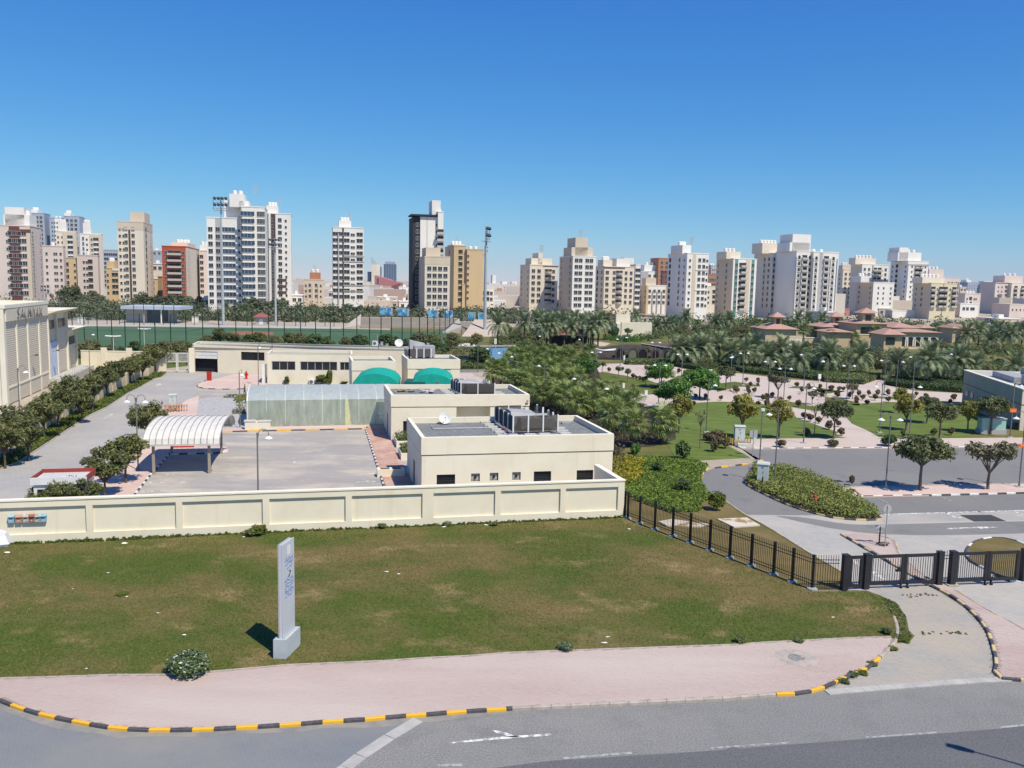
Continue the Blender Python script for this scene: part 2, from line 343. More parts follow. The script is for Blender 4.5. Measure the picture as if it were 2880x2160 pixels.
sheet('dark_traffic_lane',gp('N',0,(1300,2172),(1550,2140),(2000,2112),(2278,2090),(2636,2064),(2900,2042),(2900,2500),(1300,2500)),0.009,asphalt_dark)
mk = tag(link('road_markings',None),kind='structure')
def dash(pts,m,name='marking',z=0.014):
 b = MB();q = [(p.x,p.y,z) for p in pts]
 if sum(q[i][0]*q[(i+1) % len(q)][1] - q[(i+1) % len(q)][0]*q[i][1] for i in range(len(q))) < 0:q.reverse()
 b.add(q,[tuple(range(len(q)))]);return b.build(name,m,mk)
dash(gp('C8',0,(0,1212),(552,1174),(556,1186),(0,1224)),fadedpaint)
dash(gp('W',0,(1215,1636),(1365,1624),(1366,1629),(1215,1641)),fadedpaint)
dash(gp('C8',0,(1090,1138),(1590,1102),(1600,1113),(1100,1148)),fadedpaint)
dash(gp('C8',0,(2040,1066),(2300,1040),(2300,1054),(2040,1080)),fadedpaint)
dash(gp('C7',0,(1560,1632),(1780,1618),(1785,1645),(1560,1650)),fadedpaint)
dash(gp('W',0,(968,1604),(1080,1592),(1190,1585),(1195,1589),(1085,1597),(1040,1601),(970,1607)),roadpaint,'arrow_marking')
dash(gp('W',0,(1062,1577),(1082,1580),(1124,1592),(1100,1593),(1085,1586),(1072,1584)),roadpaint,'arrow_marking')
KM = {}
def kerb(name,pts,cols,L=0.8,w=0.16,h=0.14,z=0.0,gap=0.012,jit=1.0):
 root = tag(link(name,None),kind='structure')
 i = 0;acc = 0;n = len(pts);seg = 0;pos = pts[0].copy()
 poly = [Vector((p.x,p.y,0)) for p in pts];cum = [0]
 for k in range(n - 1):cum.append(cum[-1] + (poly[k+1] - poly[k]).length)
 def along(s):
  s = max(0,min(cum[-1],s))
  for k in range(n - 1):
   if s <= cum[k+1] or k == n - 2:
    t = (s - cum[k])/max(1e-6,cum[k+1] - cum[k]);return poly[k].lerp(poly[k+1],t)
 s = 0;i = 0
 while s < cum[-1] - 0.1:
  e = min(s + L,cum[-1]);a_,c_ = along(s),along(e);d = c_ - a_;l = max(0.05,d.length - gap)
  m = cols[i % len(cols)];key = (m.name,w,h)
  if key not in KM:
   bb = MB();t = 0.025
   bb.add([(-.5,-w/2,-0.1),(.5,-w/2,-0.1),(.5,w/2,-0.1),(-.5,w/2,-0.1),(-.5,-w/2,h-t),(.5,-w/2,h-t),(.5,w/2,h-t),(-.5,w/2,h-t),(-.495,-w/2+t,h),(.495,-w/2+t,h),(.495,w/2-t,h),(-.495,w/2-t,h)],
                   [(0,1,5,4),(1,2,6,5),(2,3,7,6),(3,0,4,7),(4,5,9,8),(5,6,10,9),(6,7,11,10),(7,4,8,11),(8,9,10,11)])
   KM[key] = bb.mesh('kerb_block',m)
  o = link('kerb_block',KM[key],root,((a_.x+c_.x)/2,(a_.y+c_.y)/2,z + R.uniform(-.006,.006)*jit),math.atan2(d.y,d.x) + R.uniform(-.008,.008)*jit,(l,1,1))
  s = e;i += 1
 return root
YB = [kerby,kerbk];WB = [kerbw,kerbk];TB = [kerbt,kerbk]
kfront = gp('C6',0.06,(-330,960),(-160,1030),(0,1075),(75,1105),(150,1137),(310,1186),(450,1220),(600,1250),(760,1280),(930,1308),(1100,1325),(1280,1332),(1460,1333),(1660,1330),(1850,1325),(2050,1313),(2212,1305)) + \
  gp('C7',0.06,(220,1292),(410,1278),(600,1262),(780,1252),(970,1240),(1150,1222),(1330,1207),(1510,1198),(1690,1180),(1860,1170),(2040,1158),(2212,1147))
kerb('street_kerb',kfront,YB,0.82)
kright = [kfront[-1]] + gp('C8',0.06,(80,868),(210,857),(340,848),(460,838))
kerb('faded_street_kerb',kright,[kerbp],0.82)
kcorner = gp('C8',0.06,(460,838),(590,834),(700,816),(800,787),(890,745),(960,715),(1030,682),(1095,657),(1150,617),(1195,577))
kerb('corner_kerb',kcorner,YB,0.82)
kback = gp('C8',0.06,(1195,577),(1240,535),(1285,490),(1312,450),(1320,400),(1312,345),(1292,290))
kerb('worn_corner_kerb',kback,[kerbp],0.82)
ks = [(p + Vector((0,.05,0)),p + (lambda d:Vector((d.y,-d.x,0))*R.uniform(.35,.6))((kfront[min(i+1,len(kfront)-1)] - kfront[max(i-1,0)]).normalized())) for i,p in enumerate(kfront)]
sheet('drifted_sand',[a_ for a_,c_ in ks] + [c_ for a_,c_ in reversed(ks)],0.0125,mat_layers('gutter_sand',(0.30,0.275,0.235),[(0.8,(0.22,0.215,0.205),0.42,0.6,None)]))
pv_top = gp('C6',0.12,(-330,900),(0,886),(500,872),(1000,855),(1400,855),(1800,830),(2212,795)) + gp('C7',0.12,(260,770),(700,752),(1100,735),(1450,710),(1850,690),(2212,662)) + gp('C8',0.12,(200,485),(350,472),(550,462),(850,446),(1060,436),(1270,432))
pave_poly = pv_top + list(reversed(kback))[2:6][:0] + gp('C8',0.06,(1300,445),(1285,490),(1240,535)) + list(reversed(kcorner)) + list(reversed(kright))[1:] + list(reversed(kfront))[1:]
pavement = sheet('pavement',pave_poly,0.105,pinkbase,0.15)
PAVM = {}
def pavers(parent,poly,z,L,W_,ang,m,name='paver',single=300,hole=None,thick=0.03):
 P = np.array([(p[0],p[1]) for p in poly]);c,s = math.cos(ang),math.sin(ang)
 Q = P @ np.array([[c,-s],[s,c]]);lo,hi = Q.min(0),Q.max(0)
 rows = int((hi[1] - lo[1])/W_) + 1;cols = int((hi[0] - lo[0])/L) + 2
 iy,ix = np.mgrid[0:rows,0:cols]
 cx = lo[0] + (ix + 0.5*(iy % 2))*L;cy = lo[1] + (iy + .5)*W_
 C = np.stack([cx.ravel(),cy.ravel()],1);ok = np.ones(len(C),bool)
 for sx in (-.5,.5):
  for sy in (-.5,.5):
   D = C + np.array([sx*L,sy*W_]);ok &= inside(D @ np.array([[c,s],[-s,c]]),P)
 C = C[ok];wc = C @ np.array([[c,s],[-s,c]])
 rng = np.random.default_rng(5);gap = 0.003
 dist = np.hypot(wc[:,0],wc[:,1]);vis = np.abs(wc[:,0]/np.maximum(wc[:,1],1)) < 0.59
 order = np.argsort(dist + (~vis)*1e4);first = order[:single];rest = order[single:]
 key = (m.name,L,W_)
 if key not in PAVM:
  h = thick;x,y = (L - gap)/2,(W_ - gap)/2
  PAVM[key] = MB().add([(-x,-y,-h),(x,-y,-h),(x,y,-h),(-x,y,-h),(-x,-y,0),(x,-y,0),(x,y,0),(-x,y,0)],[(4,5,6,7),(0,1,5,4),(1,2,6,5),(2,3,7,6),(3,0,4,7)]).mesh(name,m)
 for i in first:
  o = link(name,PAVM[key],parent,(wc[i,0],wc[i,1],z + rng.normal(0,.0022)),ang)
 n = len(rest)
 if n:
  x,y = (L - gap)/2,(W_ - gap)/2
  loc = np.array([(-x,-y,-thick),(x,-y,-thick),(x,y,-thick),(-x,y,-thick),(-x,-y,0),(x,-y,0),(x,y,0),(-x,y,0)])
  fc = np.array([(4,5,6,7),(0,1,5,4),(1,2,6,5),(2,3,7,6),(3,0,4,7)])
  v = np.empty((n,8,3));v[:] = loc;v[:,:,:2] = v[:,:,:2] @ np.array([[c,s],[-s,c]]);v[:,:,0] += wc[rest,0,None];v[:,:,1] += wc[rest,1,None]
  v[:,:,2] += z + rng.normal(0,.0022,(n,1))
  fs = (fc[None] + (np.arange(n)*8)[:,None,None]).reshape(-1,4)
  me = bpy.data.meshes.new(name + '_field');V_ = v.reshape(-1,3)
  me.vertices.add(len(V_));me.vertices.foreach_set('co',V_.astype(np.float32).ravel())
  me.loops.add(fs.size);me.loops.foreach_set('vertex_index',fs.astype(np.int32).ravel())
  me.polygons.add(len(fs));me.polygons.foreach_set('loop_start',np.arange(0,fs.size,4,dtype=np.int32))
  me.materials.append(m);me.update();me.validate();me.shade_flat()
  tag(link('far_pavers',me,parent),kind='stuff')
pink1 = mat_island('pink_paver',[(0.40,0.30,0.266),(0.425,0.318,0.283),(0.412,0.308,0.273),(0.445,0.338,0.30),(0.42,0.313,0.278)],0.9,noise=(0.16,(0.50,0.42,0.365),(0.35,1.3,1)))
grey1 = mat_island('grey_paver',[(0.31,0.298,0.27),(0.345,0.33,0.30),(0.325,0.313,0.288),(0.365,0.348,0.318)],0.9,noise=(0.30,(0.41,0.355,0.285)))
pavers(pavement,pave_poly,0.128,0.24,0.12,math.radians(15),pink1)
edge = tag(link('lawn_edging',None),kind='structure')
for i in range(len(pv_top) - 1):
 p,q_ = pv_top[i],pv_top[i+1];d = q_ - p;n = max(1,round(d.length/1.0));d /= n
 for k in range(n):
  a_ = p + d*k;MB().bar((a_.x,a_.y,0.11),(a_.x + d.x*.985,a_.y + d.y*.985,0.11),0.10,0.085).build('edging_stone',kerbp,edge)
lawn_poly = gp('N',0.12,(-140,1545),(0,1533),(300,1522),(700,1500),(1200,1480),(1752,1457),(1765,1462)) + gp('C4',0.12,(480,900),(960,1085),(1500,1290),(1850,1420),(2110,1420)) + gp('C8',0.12,(1095,105),(1190,178),(1255,240),(1290,290),(1318,380),(1310,430)) + list(reversed(pv_top))
front_lawn = sheet('front_lawn',lawn_poly,0.115,lawn_front,0.14)
sheet('grass_spill',gp('C8',0.02,(1100,105),(1200,140),(1310,190),(1380,290),(1400,390),(1440,425),(1400,470),(1318,478),(1316,400),(1290,290),(1240,220)),0.034,lawn_front)
drive = gp('C8',0,(820,830),(1300,795),(1700,760),(2110,740),(2000,705),(2005,560),(1950,390),(1800,225),(1575,85),(1500,70),(1080,95),(1190,180),(1290,290),(1318,400),(1300,450),(1200,570),(1090,670),(950,740),(800,800))
driveway = sheet('driveway',drive,0.010,mat('grey_joint',(0.25,0.24,0.215),(0.21,0.20,0.18)))
pavers(driveway,drive,0.024,0.24,0.12,math.radians(4),grey1)
ramp = tag(link('driveway_ramp_kerb',None),kind='structure')
rp = gp('C8',0,(820,828),(950,815),(1070,805),(1190,795),(1300,787),(1430,777),(1550,767),(1670,757),(1790,750),(1900,742),(2010,737),(2110,735))
for i in range(len(rp) - 1):
 MB().bar((rp[i].x,rp[i].y,0.02),(rp[i+1].x - .012,rp[i+1].y,0.02),0.42,0.05).build('ramp_slab',concrete,ramp)
d2 = gp('C8',0,(1700,75),(1800,140),(1950,235),(2120,320),(2400,480),(2900,480),(2900,40))
drive2 = sheet('second_driveway',d2,0.006,pav_grey)
medl = gp('C5',0.06,(632,990),(760,1065),(880,1135),(1100,1262),(1330,1392),(1435,1450)) + gp('C8',0.06,(1690,135),(1800,215),(1890,300),(1950,380),(1985,470),(2007,555),(2018,630),(2005,690),(2060,728),(2130,735),(2212,735),(2500,725))
medr = gp('C5',0.12,(632,985),(800,982),(950,1000),(1090,1035),(1130,1150),(1240,1250),(1330,1330),(1500,1430)) + gp('C8',0.12,(1720,85),(1800,140),(1950,235),(2120,320),(2500,530),(2700,640))
med_poly = medl + list(reversed(medr))
median = sheet('median',med_poly,0.105,pinkbase,0.15)
pavers(median,med_poly,0.126,0.24,0.12,math.radians(-40),pink1)
kerb('median_kerb',smoothline(medl,3),TB,0.8)
kerb('median_far_kerb',smoothline(medr,2),[kerbt,kerbp],0.8,0.10,0.13)
inner_road = sheet('inner_road',gp('C4',0,(1400,308),(1200,340),(1000,362),(935,385),(897,470),(950,560),(1110,645),(1270,765)) + gp('C5',0,(350,860),(1000,860),(2212,830),(3000,810),(3000,225),(2212,236),(1500,242),(0,250),(-250,240)),0.004,asphalt_in)
inner_drive = sheet('inner_driveway',gp('C4',0,(1270,762),(1440,850),(1610,952),(1880,1120),(2110,1260),(2105,1410),(2240,1415)) + gp('C5',0,(1500,1500),(2400,1440),(3000,1400),(3000,770),(2212,787),(1000,822),(350,828)),0.008,pav_grey)
sheet('parking_bays',gp('C5',0,(990,822),(2212,787),(3000,765),(3000,850),(2212,868),(1500,880),(1000,890)),0.012,mat_layers('bay_concrete',(0.40,0.375,0.335),[(0.3,(0.34,0.325,0.30),0.45,0.65,None)]))
sheet('turning_lane',smoothline(gp('C5',0,(60,833),(330,850),(700,905),(1100,905),(1700,890),(3000,865)),3) + list(reversed(smoothline(gp('C5',0,(260,880),(520,935),(900,985),(1400,1000),(2000,990),(3000,960)),3))),0.013,asphalt_in)
for pts in (((1530,805),(1545,803),(1625,845),(1670,846),(1668,852),(1612,851)),((1810,795),(1825,793),(1905,835),(1895,838)),((2110,790),(2122,788),(2205,826),(2150,834),(2150,830),(2190,826)),
   ((1540,940),(1800,930),(1830,926),(1990,932),(1840,945),(1810,938),(1545,950)),((1000,817),(2212,783),(3000,760),(3000,765),(2212,790),(1000,824)),((945,680),(955,680),(1050,725),(1035,726)),((1490,668),(1500,668),(1595,708),(1580,709)),((1770,662),(1780,662),(1830,684),(1818,685))):
 dash(gp('C5',0,*pts),roadpaint if len(pts) > 4 else fadedpaint,z=0.019)
dash(gp('D7',0.0,(40,300),(190,395),(180,425),(45,345)),roadpaint,z=0.019)
dash(gp('D7',0.0,(310,455),(370,480),(495,580),(480,585),(390,540),(305,505)),roadpaint,z=0.019)
isl = smoothline(gp('C4',0.06,(1350,415),(1300,432),(1282,465),(1310,512),(1480,600),(1660,680),(1840,738),(2010,782)) + gp('C5',0.06,(540,845),(700,862),(850,868),(985,862)),3)
isl_top = smoothline(gp('C5',0.1,(985,850),(880,760),(700,640),(430,510),(250,445),(120,420),(0,425),(-140,405)),3)
sheet('hedge_island',isl + isl_top,0.10,soil,0.12)
kerb('island_kerb',isl,TB,0.8)
walk = gp('C5',0.1,(575,590),(900,580),(1300,572),(1700,565),(2212,556),(3000,545),(3000,622),(2212,632),(1500,650),(740,665),(680,640))
sheet('tree_walk',walk,0.10,pav_pink,0.12)
kerb('tree_walk_kerb',gp('C5',0.06,(735,666),(1500,652),(2212,634),(3000,614)),WB,0.9)
kerb('tree_walk_back_kerb',gp('C5',0.06,(575,590),(1300,572),(2212,556),(3000,545)),[kerbp],0.9)
side = gp('C4',0.1,(1225,175),(1180,150),(1300,120),(1480,108)) + gp('C5',0.1,(0,172),(600,170),(1000,165),(2212,155),(3000,140),(3000,222),(2212,233),(1000,245),(0,250)) + gp('C4',0.1,(1400,190),(1250,188))
sheet('park_pavement',side,0.10,pav_park,0.12)
kerb('park_kerb',gp('C4',0.06,(1228,178),(1260,187)) + gp('C5',0.06,(-140,250),(0,251),(1000,245),(2212,234),(3000,222)),WB,0.92)
kerb('bend_kerb',smoothline(gp('C4',0.06,(1430,292),(1390,305),(1200,335),(1000,358),(935,380),(900,430)),3),[kerby,kerbk,kerbp],0.9)
kerb('lawn_side_kerb',gp('C4',0.04,(1108,640),(1270,755),(1440,845),(1610,948),(1880,1118),(2110,1250)),[kerbt,kerbp],0.9,0.12,0.07)
oval = smoothline(gp('C5',0.06,(2300,1120),(2150,1050),(2000,1022),(1870,1030),(1760,1070),(1715,1130),(1720,1180),(1760,1230),(1900,1300),(2050,1375),(2120,1400),(2300,1420)),3)
sheet('straw_oval_bed',oval,0.09,lawn_tan,0.12)
kerb('oval_kerb',oval,[kerbk,kerbw,kerbk],0.9)
sheet('fence_side_lawn',gp('C4',0,(230,800),(480,905),(960,1085),(1500,1290),(1850,1412),(2110,1412),(2110,1255),(1880,1122),(1610,955),(1440,850),(1270,760),(1110,645),(900,600),(500,560),(250,560)),0.004,lawn_tan)
slab = lambda n,*p:tag(sheet(n,gp('C4',0,*p),0.10,mat_layers('stained_slab',(0.60,0.53,0.43),[(0.7,(0.33,0.22,0.11),0.52,0.6,None)]),0.12),kind='structure')
slab('concrete_slab',(1030,805),(1290,795),(1405,860),(1180,876))
slab('concrete_slab',(530,828),(640,808),(960,850),(890,872),(600,865))
sheet('park_plaza',gp('B4',0,(1480,570),(1800,560)) + gp('B5',0,(0,578),(350,588),(640,662),(1100,672),(1700,742),(2212,776)) + gp('B6',0,(0,772),(430,798),(560,740),(760,715),(700,760),(680,805),(1000,865),(1560,895),(1560,1300),(560,1400),(0,1420)) + gp('B5',0,(1100,1420),(600,1000),(0,1060)) + gp('B4',0,(2000,1020),(1700,900),(1690,850),(1850,800),(1500,650)),0.008,pav_park)
sheet('gravel_verge',gp('C4',0,(820,250),(1180,155),(1230,180),(1430,295),(1390,308),(1000,362),(960,340)),0.004,sand)
LW = dict(west_lawn=[('B4',(1470,690),(1560,655),(1700,680),(1830,700),(1920,725),(2060,745),(2212,800)),('B5',(100,850),(470,800),(640,700),(520,690),(420,700),(300,760),(220,905),(0,910)),('B4',(2030,905),(1850,860),(1700,845),(1490,820))],
 front_park_lawn=[('B5',(560,1003),(880,987),(1330,1003),(1500,1060),(1690,1110),(1740,1165),(2000,1260),(2212,1330)),('B6',(120,1345),(150,1370)),('B5',(2290,1390),(1640,1395),(1000,1405),(760,1420),(1000,1490),(1230,1610),(700,1640),(420,1660),(330,1500),(120,1300),(0,1220),(-250,1100),(-100,1060),(120,1050))],
 east_lawn=[('B6',(330,1015),(500,1000),(740,992),(1100,1000),(1700,1020),(1700,1300),(1570,1382),(800,1392),(600,1380),(480,1310),(300,1230),(180,1100),(230,1040))],
 strip_lawn=[('B5',(850,790),(1050,765),(1340,805),(1330,818),(1080,822),(860,880),(835,840))],
 mid_strip_lawn=[('B5',(1640,835),(1900,845),(2212,885)),('B6',(230,875),(0,900),(0,872)),('B5',(2212,870),(1900,815),(1700,818))],
 cross_lawn=[('B5',(1490,990),(1600,975),(1900,1035),(2050,1050),(1980,1095),(1750,1060),(1500,1010))],
 thin_lawn=[('B6',(0,935),(170,950),(390,1005),(380,1030),(200,1020),(0,1000))],
 ball_lawn=[('B6',(480,925),(740,935),(1000,965),(1500,990),(1500,1000),(1000,985),(740,960),(500,945))])
for n,parts in LW.items():
 sheet(n,[p for v in parts for p in gp(v[0],0,*v[1:])],0.030,lawn_green if n in ('front_park_lawn','east_lawn') else lawn_olive,0.035)
sheet('grove_bed',gp('E1',0,(-60,770),(60,740),(300,720),(760,660),(1000,650),(1240,720),(1290,860),(1480,1000),(1800,1180),(1880,1250),(2150,1420),(2160,1560),(1900,1640),(1500,1660)) + [Vector((9.2,72,0)),Vector((2.8,97,0))],0.034,soil)
sheet('grove_edge_path',[Vector((8.8,70,0)),Vector((9.9,70,0)),Vector((3.2,99,0)),Vector((-7.5,142,0)),Vector((-9.2,150,0)),Vector((-8.6,142,0)),Vector((2.2,99,0))],0.040,concrete)
sheet('back_lane',gp('E3',0,(80,600),(480,592),(600,640),(680,650),(520,700),(500,760),(300,720),(80,690)),0.036,sand)
sheet('back_court',gp('E3',0,(75,655),(280,660),(420,740),(510,770),(300,860),(75,800)),0.040,pav_park)
sheet('back_road',gp('E3',0,(75,598),(470,592),(500,610),(380,640),(75,645)),0.040,asphalt_in)
sheet('hedge_path',gp('E1',0,(1200,425),(1280,420),(1400,440),(1330,470),(1260,470)),0.006,pav_park)
cx_ = gp('B1',0,(-330,2060),(200,1860),(610,1592),(800,1465),(1000,1335),(1190,1245),(1420,1092),(1560,1022),(1710,932),(1790,915),(1850,868),(2110,860)) + [Vector((-58,156,0)),Vector((-44,156,0)),Vector((-40,141,0)),Vector((-9,137,0)),Vector((-2,98,0)),Vector((7.6,66,0)),Vector((8.3,62.6,0)),Vector((-33,53.4,0)),Vector((-60,47.3,0))]
sheet('compound_paving',cx_,0.004,pav_left)
lot = gp('C2',0,(0,700),(210,470),(365,300),(790,290),(870,270),(830,190),(790,110),(2050,80)) + [Vector((-10.5,70,0)),Vector((-8.6,62,0)),Vector((-9.2,59.3,0)),Vector((-29.9,54.9,0))]
sheet('parking_lot',lot,0.010,asphalt_lot)
for p in (((80,620),(345,615),(345,619),(80,625)),((145,545),(318,542),(318,546),(145,550)),((330,478),(410,474),(410,478),(330,482)),((430,540),(498,538),(498,542),(430,545))):
 dash(gp('C2',0,*p),roadpaint,z=0.017)
for p in (((2050,600),(2205,598),(2205,603),(2050,606)),((1960,540),(2150,532),(2150,536),(1960,545)),((2070,468),(2160,464),(2160,468),(2070,472)),((2070,346),(2110,344),(2110,348),(2070,350)),((2020,160),(2060,158),(2060,161),(2020,163))):
 dash(gp('C2',0,*p),roadpaint,z=0.017)
dash(gp('C2',0,(1420,380),(1440,358),(1465,382),(1445,378)),roadpaint,'arrow_marking',0.017)
for p in (((1150,1372),(1215,1330),(1245,1318),(1255,1325),(1235,1340),(1200,1352)),((1720,1012),(1755,985),(1785,980),(1795,998),(1755,1005)),((1535,1360),(1575,1322),(1600,1315),(1590,1335),(1560,1350))):
 dash(gp('B1',0,*p),roadpaint,'arrow_marking',0.012)
sheet('lot_side_walk',gp('C1',0,(1060,720),(1310,400),(1465,232),(1560,240)) + gp('C2',0,(790,290),(870,270),(850,240),(560,235)) + gp('B1',0,(2212,1120),(2090,1165),(1960,1250),(1850,1330),(1800,1370)) + gp('C1',0,(1000,320),(760,400),(700,640)),0.10,pav_pink,0.12)
kerb('lot_kerb',gp('C1',0.06,(1060,715),(1310,405),(1465,235)),WB,0.8)
kerb('carport_kerb',gp('C2',0.06,(365,300),(790,288),(860,272)),WB,0.8)
kerb('lot_back_kerb',gp('C2',0.06,(775,106),(2045,80)),YB,1.6)
kerb('lot_right_kerb',[g('C2',2052,85)] + [Vector((-10.5,70,0)),Vector((-8.3,61,0))],WB,0.75)
sheet('gravel_bed',gp('B2',0,(0,1045),(80,960),(160,900),(350,866),(790,845),(760,1200),(560,1185),(250,1190),(-150,1200)),0.05,gravel_w,0.05)
kerb('gravel_edge',smoothline(gp('B2',0.02,(-60,1090),(0,1040),(80,955),(160,897),(350,863),(500,852)),3),[kerbp],0.9,0.10,0.10)
sheet('strip_walk',gp('B2',0,(-150,1300),(300,1210),(760,1195),(2130,1168),(2100,1205),(800,1225)),0.06,pav_pink,0.06)
pis = smoothline(gp('B2',0,(905,765),(600,772),(400,770),(280,762),(215,738),(240,705),(330,680)),3)
sheet('hydrant_island',pis + gp('B2',0,(620,610),(940,610),(1000,715)),0.10,pav_pink,0.12)
kerb('hydrant_island_kerb',pis,[kerbk,kerbt],1.1)
sheet('sandy_lane',gp('B2',0,(200,760),(420,785),(830,785),(790,850),(350,866),(160,880)),0.012,asphalt_lot)
sheet('building_walk',gp('B3',0,(105,1205),(260,1650)) + [Vector((-8.3,61.5,0)),Vector((-6.9,61.5,0)),Vector((-6.95,66.4,0)),Vector((-9.4,76.4,0)),Vector((-13.0,91.3,0)),Vector((-15.2,100.6,0)),Vector((-17.0,101.0,0))],0.06,pav_red,0.06)
verge = gp('B1',0,(-330,2060),(200,1860),(610,1592),(800,1465),(1000,1335),(1190,1245),(1420,1092),(1560,1022),(1710,932),(1790,915),(1850,868))
vn = [p + Vector((-2.1,-0.4,0)) for p in verge]
sheet('tree_verge',verge + list(reversed(vn)),0.06,soil,0.06)
kerb('verge_kerb',verge,[kerbp],1.0,0.12,0.11)
# ================================================================ walls with openings
def wall_mb(b,p0,p1,z0,z1,holes=(),th=0.25,m=0,mr=None,recess=0.18):
 """a wall face from p0 to p1 seen from its right-hand side, with reveals round its holes (u0,u1,z0,z1)"""
 e = (p1 - p0).to_2d();L = e.length;e /= L;n = Vector((e.y,-e.x))       # outward normal
 P = lambda u,z,dpt=0.0:(p0.x + e.x*u - n.x*dpt,p0.y + e.y*u - n.y*dpt,z)
 us = sorted({0,L,*[h[0] for h in holes],*[h[1] for h in holes]});zs = sorted({z0,z1,*[h[2] for h in holes],*[h[3] for h in holes]})
 for i in range(len(us) - 1):
  for j in range(len(zs) - 1):
   uc,zc = (us[i] + us[i+1])/2,(zs[j] + zs[j+1])/2
   if any(h[0] < uc < h[1] and h[2] < zc < h[3] for h in holes):continue
   b.quad(P(us[i],zs[j]),P(us[i+1],zs[j]),P(us[i+1],zs[j+1]),P(us[i],zs[j+1]),m)
 mr = m if mr is None else mr
 for u0,u1,a,c in holes:
  for q in (((u0,a),(u1,a)),((u1,a),(u1,c)),((u1,c),(u0,c)),((u0,c),(u0,a))):
   (ua,za),(ub,zb) = q
   b.quad(P(ua,za),P(ub,zb),P(ub,zb,recess),P(ua,za,recess),mr)
 return P
def pane(parent,p0,p1,hole,m,name='window',recess=0.16,frame=None,nx=1,nz=1,fw=0.06):
 """glass set back in a hole, with a frame and bars"""
 e = (p1 - p0).to_2d().normalized();n = Vector((e.y,-e.x));u0,u1,a,c = hole
 rz = math.atan2(e.y,e.x);w_,h_ = u1 - u0,c - a
 org = (p0.x + e.x*u0 - n.x*recess,p0.y + e.y*u0 - n.y*recess,a)
 b = MB();b.box(0,w_,0,0.02,0,h_,0)
 if frame is not None:
  for i in range(nx + 1):
   x = i*w_/nx;x0 = min(max(x - fw/2,0),w_ - fw);b.box(x0,x0 + fw,-0.04,-0.002,0,h_,1)
  for j in range(nz + 1):
   z = j*h_/nz;z0 = min(max(z - fw/2,0),h_ - fw);b.box(0,w_,-0.036,-0.003,z0,z0 + fw,1)
 return b.build(name,[m] + ([frame] if frame is not None else []),parent,org,rz)
def hole_on(p0,p1,v,x0,y0,x1,y1):
 (u0,za),(u1,zb) = onwall(p0,p1,v,x0,y1),onwall(p0,p1,v,x1,y0)
 return (u0,u1,za,zb)
def rect_house(name,label,cat,FL,FR,BL,H,holes_front=(),holes_left=(),band=None,gravel=True,cope=0.28,roofdrop=0.42,wm=None,group=None,top_h=None):
 """a flat-roofed block with a parapet. FL, FR, BL are ground corners"""
 FL,FR,BL = (Vector((p.x,p.y,0)) for p in (FL,FR,BL));BR = BL + (FR - FL)
 wm = wm or cream
 root = thing(name,label,cat,FL)
 off = -Vector((FL.x,FL.y,0))
 b = MB()
 wall_mb(b,FL,FR,0,H,holes_front);wall_mb(b,BL,FL,0,H,holes_left);wall_mb(b,FR,BR,0,H);wall_mb(b,BR,BL,0,H)
 b.v = [tuple(Vector(v) + off) for v in b.v];b.build('wall',wm,root)
 c = (FL + FR + BL + BR)/4
 def inset(p,d):
  ex = (FR - FL).normalized();ey = (BL - FL).normalized()
  return p + ex*(d if (p - c).dot(ex) < 0 else -d) + ey*(d if (p - c).dot(ey) < 0 else -d)
 out = [FL,FR,BR,BL];inn = [inset(p,cope) for p in out];ot = [inset(p,-0.04) for p in out]
 b = MB()
 for i in range(4):
  j = (i + 1) % 4
  b.add([(*ot[i].xy,H+.002),(*ot[j].xy,H+.002),(*inn[j].xy,H+.002),(*inn[i].xy,H+.002),(*ot[i].xy,H+.062),(*ot[j].xy,H+.062),(*inn[j].xy,H+.062),(*inn[i].xy,H+.062)],
              [(0,1,5,4),(2,3,7,6),(4,5,6,7),(3,2,1,0)])
 b.v = [tuple(Vector(v) + off) for v in b.v];b.build('coping',coping,root)
 b = MB();zr = H - roofdrop;i2 = [inset(p,cope + 0.01) for p in out]
 for i in range(4):
  j = (i + 1) % 4;b.quad((*i2[j].xy,zr-.02),(*i2[i].xy,zr-.02),(*i2[i].xy,H),(*i2[j].xy,H))
 b.v = [tuple(Vector(v) + off) for v in b.v];b.build('parapet',wm,root)
 b = MB();b.add([(*p.xy,zr) for p in i2],[(0,1,2,3)]);b.v = [tuple(Vector(v) + off) for v in b.v]
 b.build('roof',gravel_g if gravel else concrete,root)
 if band:   # a shadow groove right round below the parapet band: band course proud of the wall
  b = MB();o2 = [inset(p,-0.05) for p in out]
  for i in range(4):
   j = (i + 1) % 4
   b.add([(*out[i].xy,band),(*out[j].xy,band),(*o2[j].xy,band),(*o2[i].xy,band),(*out[i].xy,H-.001),(*out[j].xy,H-.001),(*o2[j].xy,H-.001),(*o2[i].xy,H-.001)],[(0,1,2,3),(3,2,6,7),(7,6,5,4)])
  b.v = [tuple(Vector(v) + off) for v in b.v];b.build('parapet_band',wm,root)
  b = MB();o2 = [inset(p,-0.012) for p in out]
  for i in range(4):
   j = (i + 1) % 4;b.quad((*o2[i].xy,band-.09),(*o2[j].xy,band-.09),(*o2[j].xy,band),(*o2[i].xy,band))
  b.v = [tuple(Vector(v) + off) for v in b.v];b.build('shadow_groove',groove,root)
 return root,FL,FR,BL,BR,zr,off
def child_pane(root,off,p0,p1,h,m,**k):
 o = pane(root,p0,p1,h,m,**k);o.location = Vector(o.location) + off;return o
WA,WB_ = Vector((-32.72,53.25,0)),Vector((8.6,62.6,0))
we = (WB_ - WA).normalized();wn = Vector((we.y,-we.x,0));WZ = math.atan2(we.y,we.x);WS = WA - we*22.0
bw = thing('boundary_wall','long cream boundary wall with recessed panels behind the foreground lawn','wall',WS,WZ)
